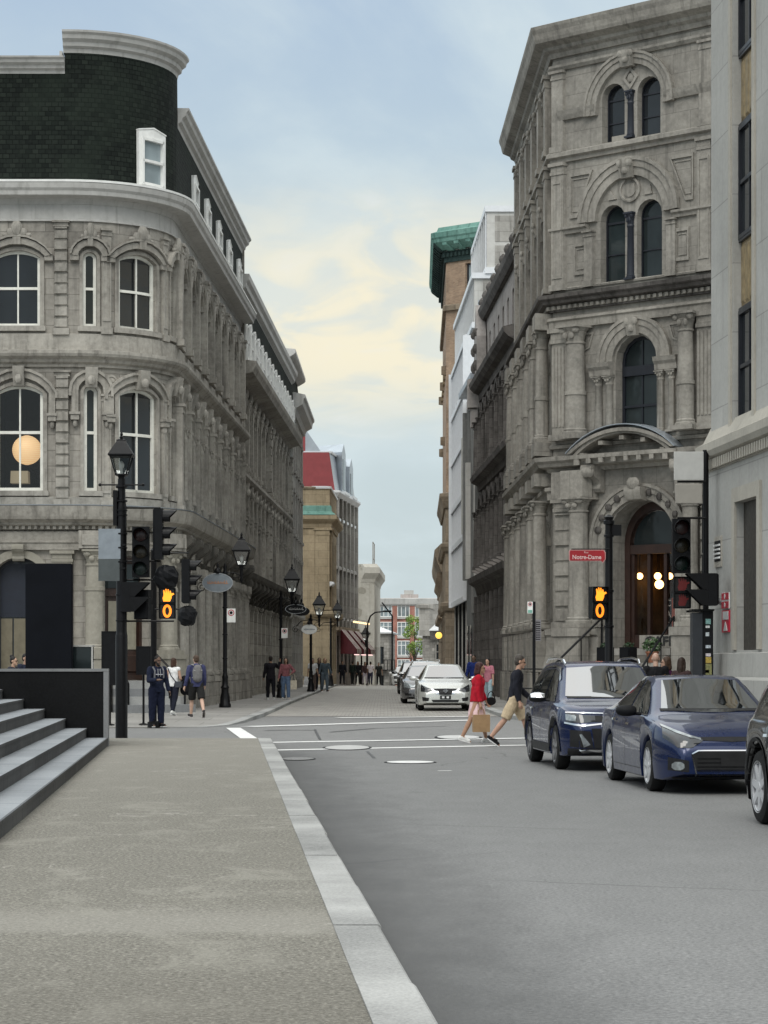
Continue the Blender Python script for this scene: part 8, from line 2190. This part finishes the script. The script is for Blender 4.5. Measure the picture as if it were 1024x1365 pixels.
def front_silver(patch, mir, S, paint, t):
    for M_ in (lambda p: p, mir):
        patch('headlight', M_([(.42, .64), (.6, .575), (.80, .60)]), M_([(.42, .66), (.6, .72), (.80, .82)]), hdark, 'front', eps=.008, n=12)
        patch('chrome_wing', M_([(.20, .50), (.28, .52), (.44, .655)]), M_([(.235, .60), (.33, .62), (.47, .69)]), chrome, 'front', eps=.012, n=10)
        patch('fog_recess', M_([(.56, .30), (.74, .31)]), M_([(.54, .40), (.76, .43)]), trimb, 'front', eps=.008)
    patch('grille', [(-.22, .50), (0, .49), (.22, .50)], [(-.40, .685), (0, .69), (.40, .685)], trimb, 'front', eps=.007)
    for z in (.54, .58, .62, .65): patch('grille_bar', [(-.27, z), (.27, z)], [(-.27, z + .01), (.27, z + .01)], M['black'], 'front', eps=.013, m=1)
    patch('lower_grille', [(-.40, .25), (.40, .25)], [(-.46, .345), (.46, .345)], trimb, 'front', eps=.007)
    n = 18; mb = MB()
    mb.ring([(.042*cos(2*pi*k/n), .62 + .042*sin(2*pi*k/n)) for k in range(n)], [(.06*cos(2*pi*k/n), .62 + .06*sin(2*pi*k/n)) for k in range(n)], 0, .012, closed=True); mb.box(-.08, .08, 0, .014, .608, .632)
    o = mb.build('badge', chrome, t, loc=(2.335, 0, 0)); o.rotation_euler = (0, 0, -pi/2)
    patch('plate_holder', [(-.18, .36), (.18, .36)], [(-.18, .48), (.18, .48)], trimb, 'front', eps=.015)
    for y in (-.115, .035): patch('plate_square', [(y, .39), (y + .08, .39)], [(y, .45), (y + .08, .45)], platem, 'front', eps=.02, n=3, m=2)
    patch('chin_lip', [(-.7, .19), (.7, .19)], [(-.72, .215), (.72, .215)], trimb, 'front', eps=.015)
def front_grey(patch, mir, S, paint, t):
    for M_ in (lambda p: p, mir):
        patch('headlight', M_([(.40, .62), (.6, .585), (.80, .62)]), M_([(.40, .69), (.6, .74), (.80, .83)]), hlens, 'front', eps=.008, n=12)
        patch('fog_recess', M_([(.52, .30), (.76, .31)]), M_([(.52, .38), (.76, .40)]), trimb, 'front', eps=.008)
    patch('grille', [(-.38, .56), (.38, .56)], [(-.38, .67), (.38, .67)], trimb, 'front', eps=.007)
    patch('chrome_bar', [(-.42, .68), (.42, .68)], [(-.42, .705), (.42, .705)], chrome, 'front', eps=.01)
    patch('lower_grille', [(-.44, .25), (.44, .25)], [(-.46, .34), (.46, .34)], trimb, 'front', eps=.007)
    patch('number_plate', [(-.15, .40), (.15, .40)], [(-.15, .52), (.15, .52)], platem, 'front', eps=.015)
SALOON = dict(L=4.64, W=.89, R=.325, xf=1.37, xr=-1.33, cl=.17, nose=.8, nk=.30,
    top=[(-2.32, .62), (-2.29, .9), (-2.2, 1.02), (-1.75, 1.08), (-1.05, 1.36), (-.45, 1.45), (.0, 1.455), (.3, 1.425), (1.22, .985), (1.35, .955), (1.85, .87), (2.1, .79), (2.24, .70), (2.3, .6), (2.32, .48)],
    belt=[(-2.32, .6), (-2.2, .9), (-1.9, .98), (-1.4, .985), (0, .945), (1.1, .925), (1.6, .88), (1.95, .80), (2.2, .69), (2.3, .56), (2.32, .42)],
    wtop=[(-2.32, .62), (-1.7, .62), (-1.0, .55), (-.2, .565), (.25, .57), (1.22, .74), (1.8, .74), (2.32, .55)])
def suv_detail(kind):
    def f(patch, mir, S, paint, t):
        glazing(patch, mir, dict(ws=([(-.70, 1.105), (0, 1.075), (.70, 1.105)], [(-.58, 1.535), (0, 1.57), (.58, 1.535)]), rw=([(-.6, 1.1), (.6, 1.1)], [(-.56, 1.48), (.56, 1.48)]),
            sw=[([(.98, 1.02), (.0, 1.03)], [(.55, 1.36), (.35, 1.48), (.0, 1.52)]), ([(-.07, 1.03), (-1.0, 1.05)], [(-.07, 1.525), (-1.0, 1.50)]), ([(-1.06, 1.055), (-1.62, 1.16)], [(-1.06, 1.50), (-1.4, 1.44), (-1.66, 1.34)])]))
        doors(patch, [[(.98, .36), (1.02, .7), (.98, 1.0)], [(-.03, .34), (-.03, 1.01)], [(-1.02, .62), (-.95, .8), (-1.03, 1.03)]], trimb, [(.16, .86), (-.86, .88)], chrome if kind != 'black' else chrome)
        archtrim(patch, S, .0, .07, trimb)
        for v in ('left', 'right'):
            patch('sill_cladding', [(S['xf'] - .46, S['cl'] + .03), (S['xr'] + .46, S['cl'] + .03)], [(S['xf'] - .42, S['cl'] + .16), (S['xr'] + .42, S['cl'] + .16)], trimb, v, eps=.012, n=10, m=2)
            patch('window_trim', [(.66, 1.33), (.38, 1.51), (.0, 1.55), (-1.0, 1.53), (-1.5, 1.44), (-1.72, 1.30), (-1.66, 1.15)], [(.68, 1.36), (.39, 1.54), (.0, 1.575), (-1.0, 1.555), (-1.52, 1.465), (-1.76, 1.31), (-1.69, 1.13)], chrome, v, eps=.014, n=24, m=1)
            s = 1 if v == 'left' else -1
            if S.get('rails', True):
                mb = MB(); mb.tube([(.45, s*.585, 1.60), (.3, s*.595, 1.665), (-.3, s*.6, 1.695), (-1.2, s*.59, 1.68), (-1.55, s*.575, 1.62)], [.012, .02, .02, .02, .012], 6); mb.build('roof_rail', chrome, t, loc=(0, 0, 0))
        patch('wiper_cowl', [(-.68, 1.075), (.68, 1.075)], [(-.68, 1.10), (.68, 1.10)], trimb, 'front', eps=.008)
        for s in (1, -1): mirror_part(t, .86, s*.99, 1.08, s, trimb, chrome if kind == 'blue' else paint)
        for M_ in (lambda p: p, mir):
            patch('headlight', M_([(.42, .74), (.62, .72), (.82, .735)]), M_([(.42, .825), (.62, .84), (.82, .875)]), hdark, 'front', eps=.008, n=12)
            patch('headlight_strip', M_([(.70, .745), (.82, .76)]), M_([(.70, .825), (.82, .85)]), hlens, 'front', eps=.014, n=8)
            patch('bumper_recess', M_([(.45, .35), (.78, .37)]), M_([(.50, .60), (.78, .62)]), trimb, 'front', eps=.006)
            patch('bumper_blade', M_([(.50, .40), (.60, .36)]), M_([(.63, .56), (.66, .55)]), hlens if kind == 'blue' else trimb, 'front', eps=.012, n=6)
            patch('light_bar', M_([(0, .695), (.3, .70), (.62, .665), (.84, .71)]), M_([(0, .715), (.3, .72), (.62, .69), (.84, .735)]), chrome, 'front', eps=.012, n=14, m=1)
        patch('upper_bar', [(-.82, .865), (0, .845), (.82, .865)], [(-.82, .882), (0, .862), (.82, .882)], chrome, 'front', eps=.014, n=18, m=1)
        patch('grille', [(-.42, .735), (.42, .735)], [(-.42, .83), (.42, .83)], trimb, 'front', eps=.007)
        patch('lower_grille', [(-.44, .35), (.44, .35)], [(-.48, .64), (.48, .64)], trimb, 'front', eps=.007)
        patch('skid_plate', [(-.6, .27), (0, .25), (.6, .27)], [(-.66, .33), (0, .31), (.66, .33)], chrome if kind == 'blue' else trimb, 'front', eps=.016)
        patch('bumper_cladding', [(-.80, .25), (.80, .25)], [(-.80, .345), (.80, .345)], trimb, 'front', eps=.01, n=20)
        for k in (.2, .45): 
            for M_ in (lambda p: p, mir): patch('hood_crease', M_([(1.25, k + .12), (1.95, k)]), M_([(1.25, k + .128), (1.95, k + .01)]), paint, 'top', eps=.012, n=10, m=1)
    return f
SUVS = dict(L=4.46, W=.92, R=.345, xf=1.35, xr=-1.33, cl=.22, nose=.7, nk=.28, gap=.06,
    top=[(-2.23, .75), (-2.2, 1.02), (-2.12, 1.2), (-1.85, 1.5), (-1.5, 1.605), (-.8, 1.64), (.1, 1.64), (.42, 1.60), (1.2, 1.075), (1.35, 1.04), (1.85, .985), (2.05, .94), (2.16, .86), (2.21, .72), (2.23, .55)],
    belt=[(-2.23, .72), (-2.1, 1.0), (-1.8, 1.04), (-1.0, 1.02), (1.1, .99), (1.7, .95), (2.0, .88), (2.16, .80), (2.21, .66), (2.23, .5)],
    wtop=[(-2.23, .7), (-1.9, .63), (-1.4, .62), (.4, .625), (1.2, .76), (1.8, .78), (2.23, .62)])
navy = carpaint('navy_paint', (.006, .016, .070), .35, .25); blue = carpaint('blue_paint', (.007, .018, .074), .4, .28)
silv = carpaint('silver_white_paint', (.62, .63, .60), .35, .25); greyp = carpaint('grey_paint', (.16, .16, .165), .6, .28); blackp = carpaint('black_paint', (.006, .006, .007), .2, .2); whitep = carpaint('white_paint_car', (.72, .73, .72), .0, .25); darkp = carpaint('dark_grey_paint', (.03, .032, .035), .5, .25)
RZ = atan2(-.9968, .0797)
fw = Vector((.0797, -.9968)); rt = Vector((.9968, .0797))     # forward, and to image right
def place(wheel, S):      # wheel: front wheel on the image-left side touching (X, Y)
    c = Vector(wheel) + rt*(S['W'] - .03) - fw*S['xf']
    return (c.x, c.y, 0.0)
cg = 'cars parked along the right kerb'
S1 = dict(SUVS, detail=suv_detail('blue'), rim=alloyd, spokes=5, split=True)
car('sport_utility', 'dark blue sport utility car parked behind the blue saloon, with silver roof rails', place((2.60, 34.6), S1), RZ, S1, navy, cg)
S2 = dict(SALOON, detail=saloon_detail(front_blue), rim=alloy, spokes=7, mirror=M['blackm'], hm=chrome)
car('saloon_car', 'blue four-door saloon parked between the blue and black sport utility cars', place((3.32, 28.65), S2), RZ, S2, blue, cg)
S3 = dict(SUVS, detail=suv_detail('black'), rim=alloy, spokes=7, R=.372)
c = Vector((3.74, 22.75)) + rt*(S3['W'] - .03) - fw*S3['xr']
car('sport_utility', 'black sport utility car cut off by the right edge of the photo', (c.x, c.y, 0), RZ, S3, blackp, cg)
cg2 = 'cars parked down the cobbled street'
def far(x, Y, S, name, label, paint, rz=-pi/2 + .01): car(name, label, (wx(x, Y), Y + 2.3, g(Y + 2.3) + .004), rz, S, paint, cg2).scale = (1.0, 1.0, S.get('zs', 1.0))
S4 = dict(SALOON, detail=saloon_detail(front_silver), rim=alloy, spokes=9, W=.915, zs=1.06)
far(593, 75.0, S4, 'saloon_car', 'pearl white saloon facing the camera on the cobbled street', silv)
S5 = dict(SALOON, detail=saloon_detail(front_grey), rim=alloyd, spokes=5)
far(566, 87, S5, 'saloon_car', 'grey saloon half hidden behind the pearl white saloon', greyp)
S6 = dict(SUVS, detail=suv_detail('white'), rim=alloyd, spokes=5)
far(569, 99, S6, 'sport_utility', 'white sport utility car with only its roof showing behind the grey saloon', whitep)
S7 = dict(SUVS, detail=suv_detail('dark'), rim=alloyd, spokes=5)
far(555, 113, S7, 'sport_utility', 'dark sport utility car showing its side left of the parked row', darkp)
far(539, 169.5, S4, 'saloon_car', 'white car cut off by the crest of the cobbled street', whitep)
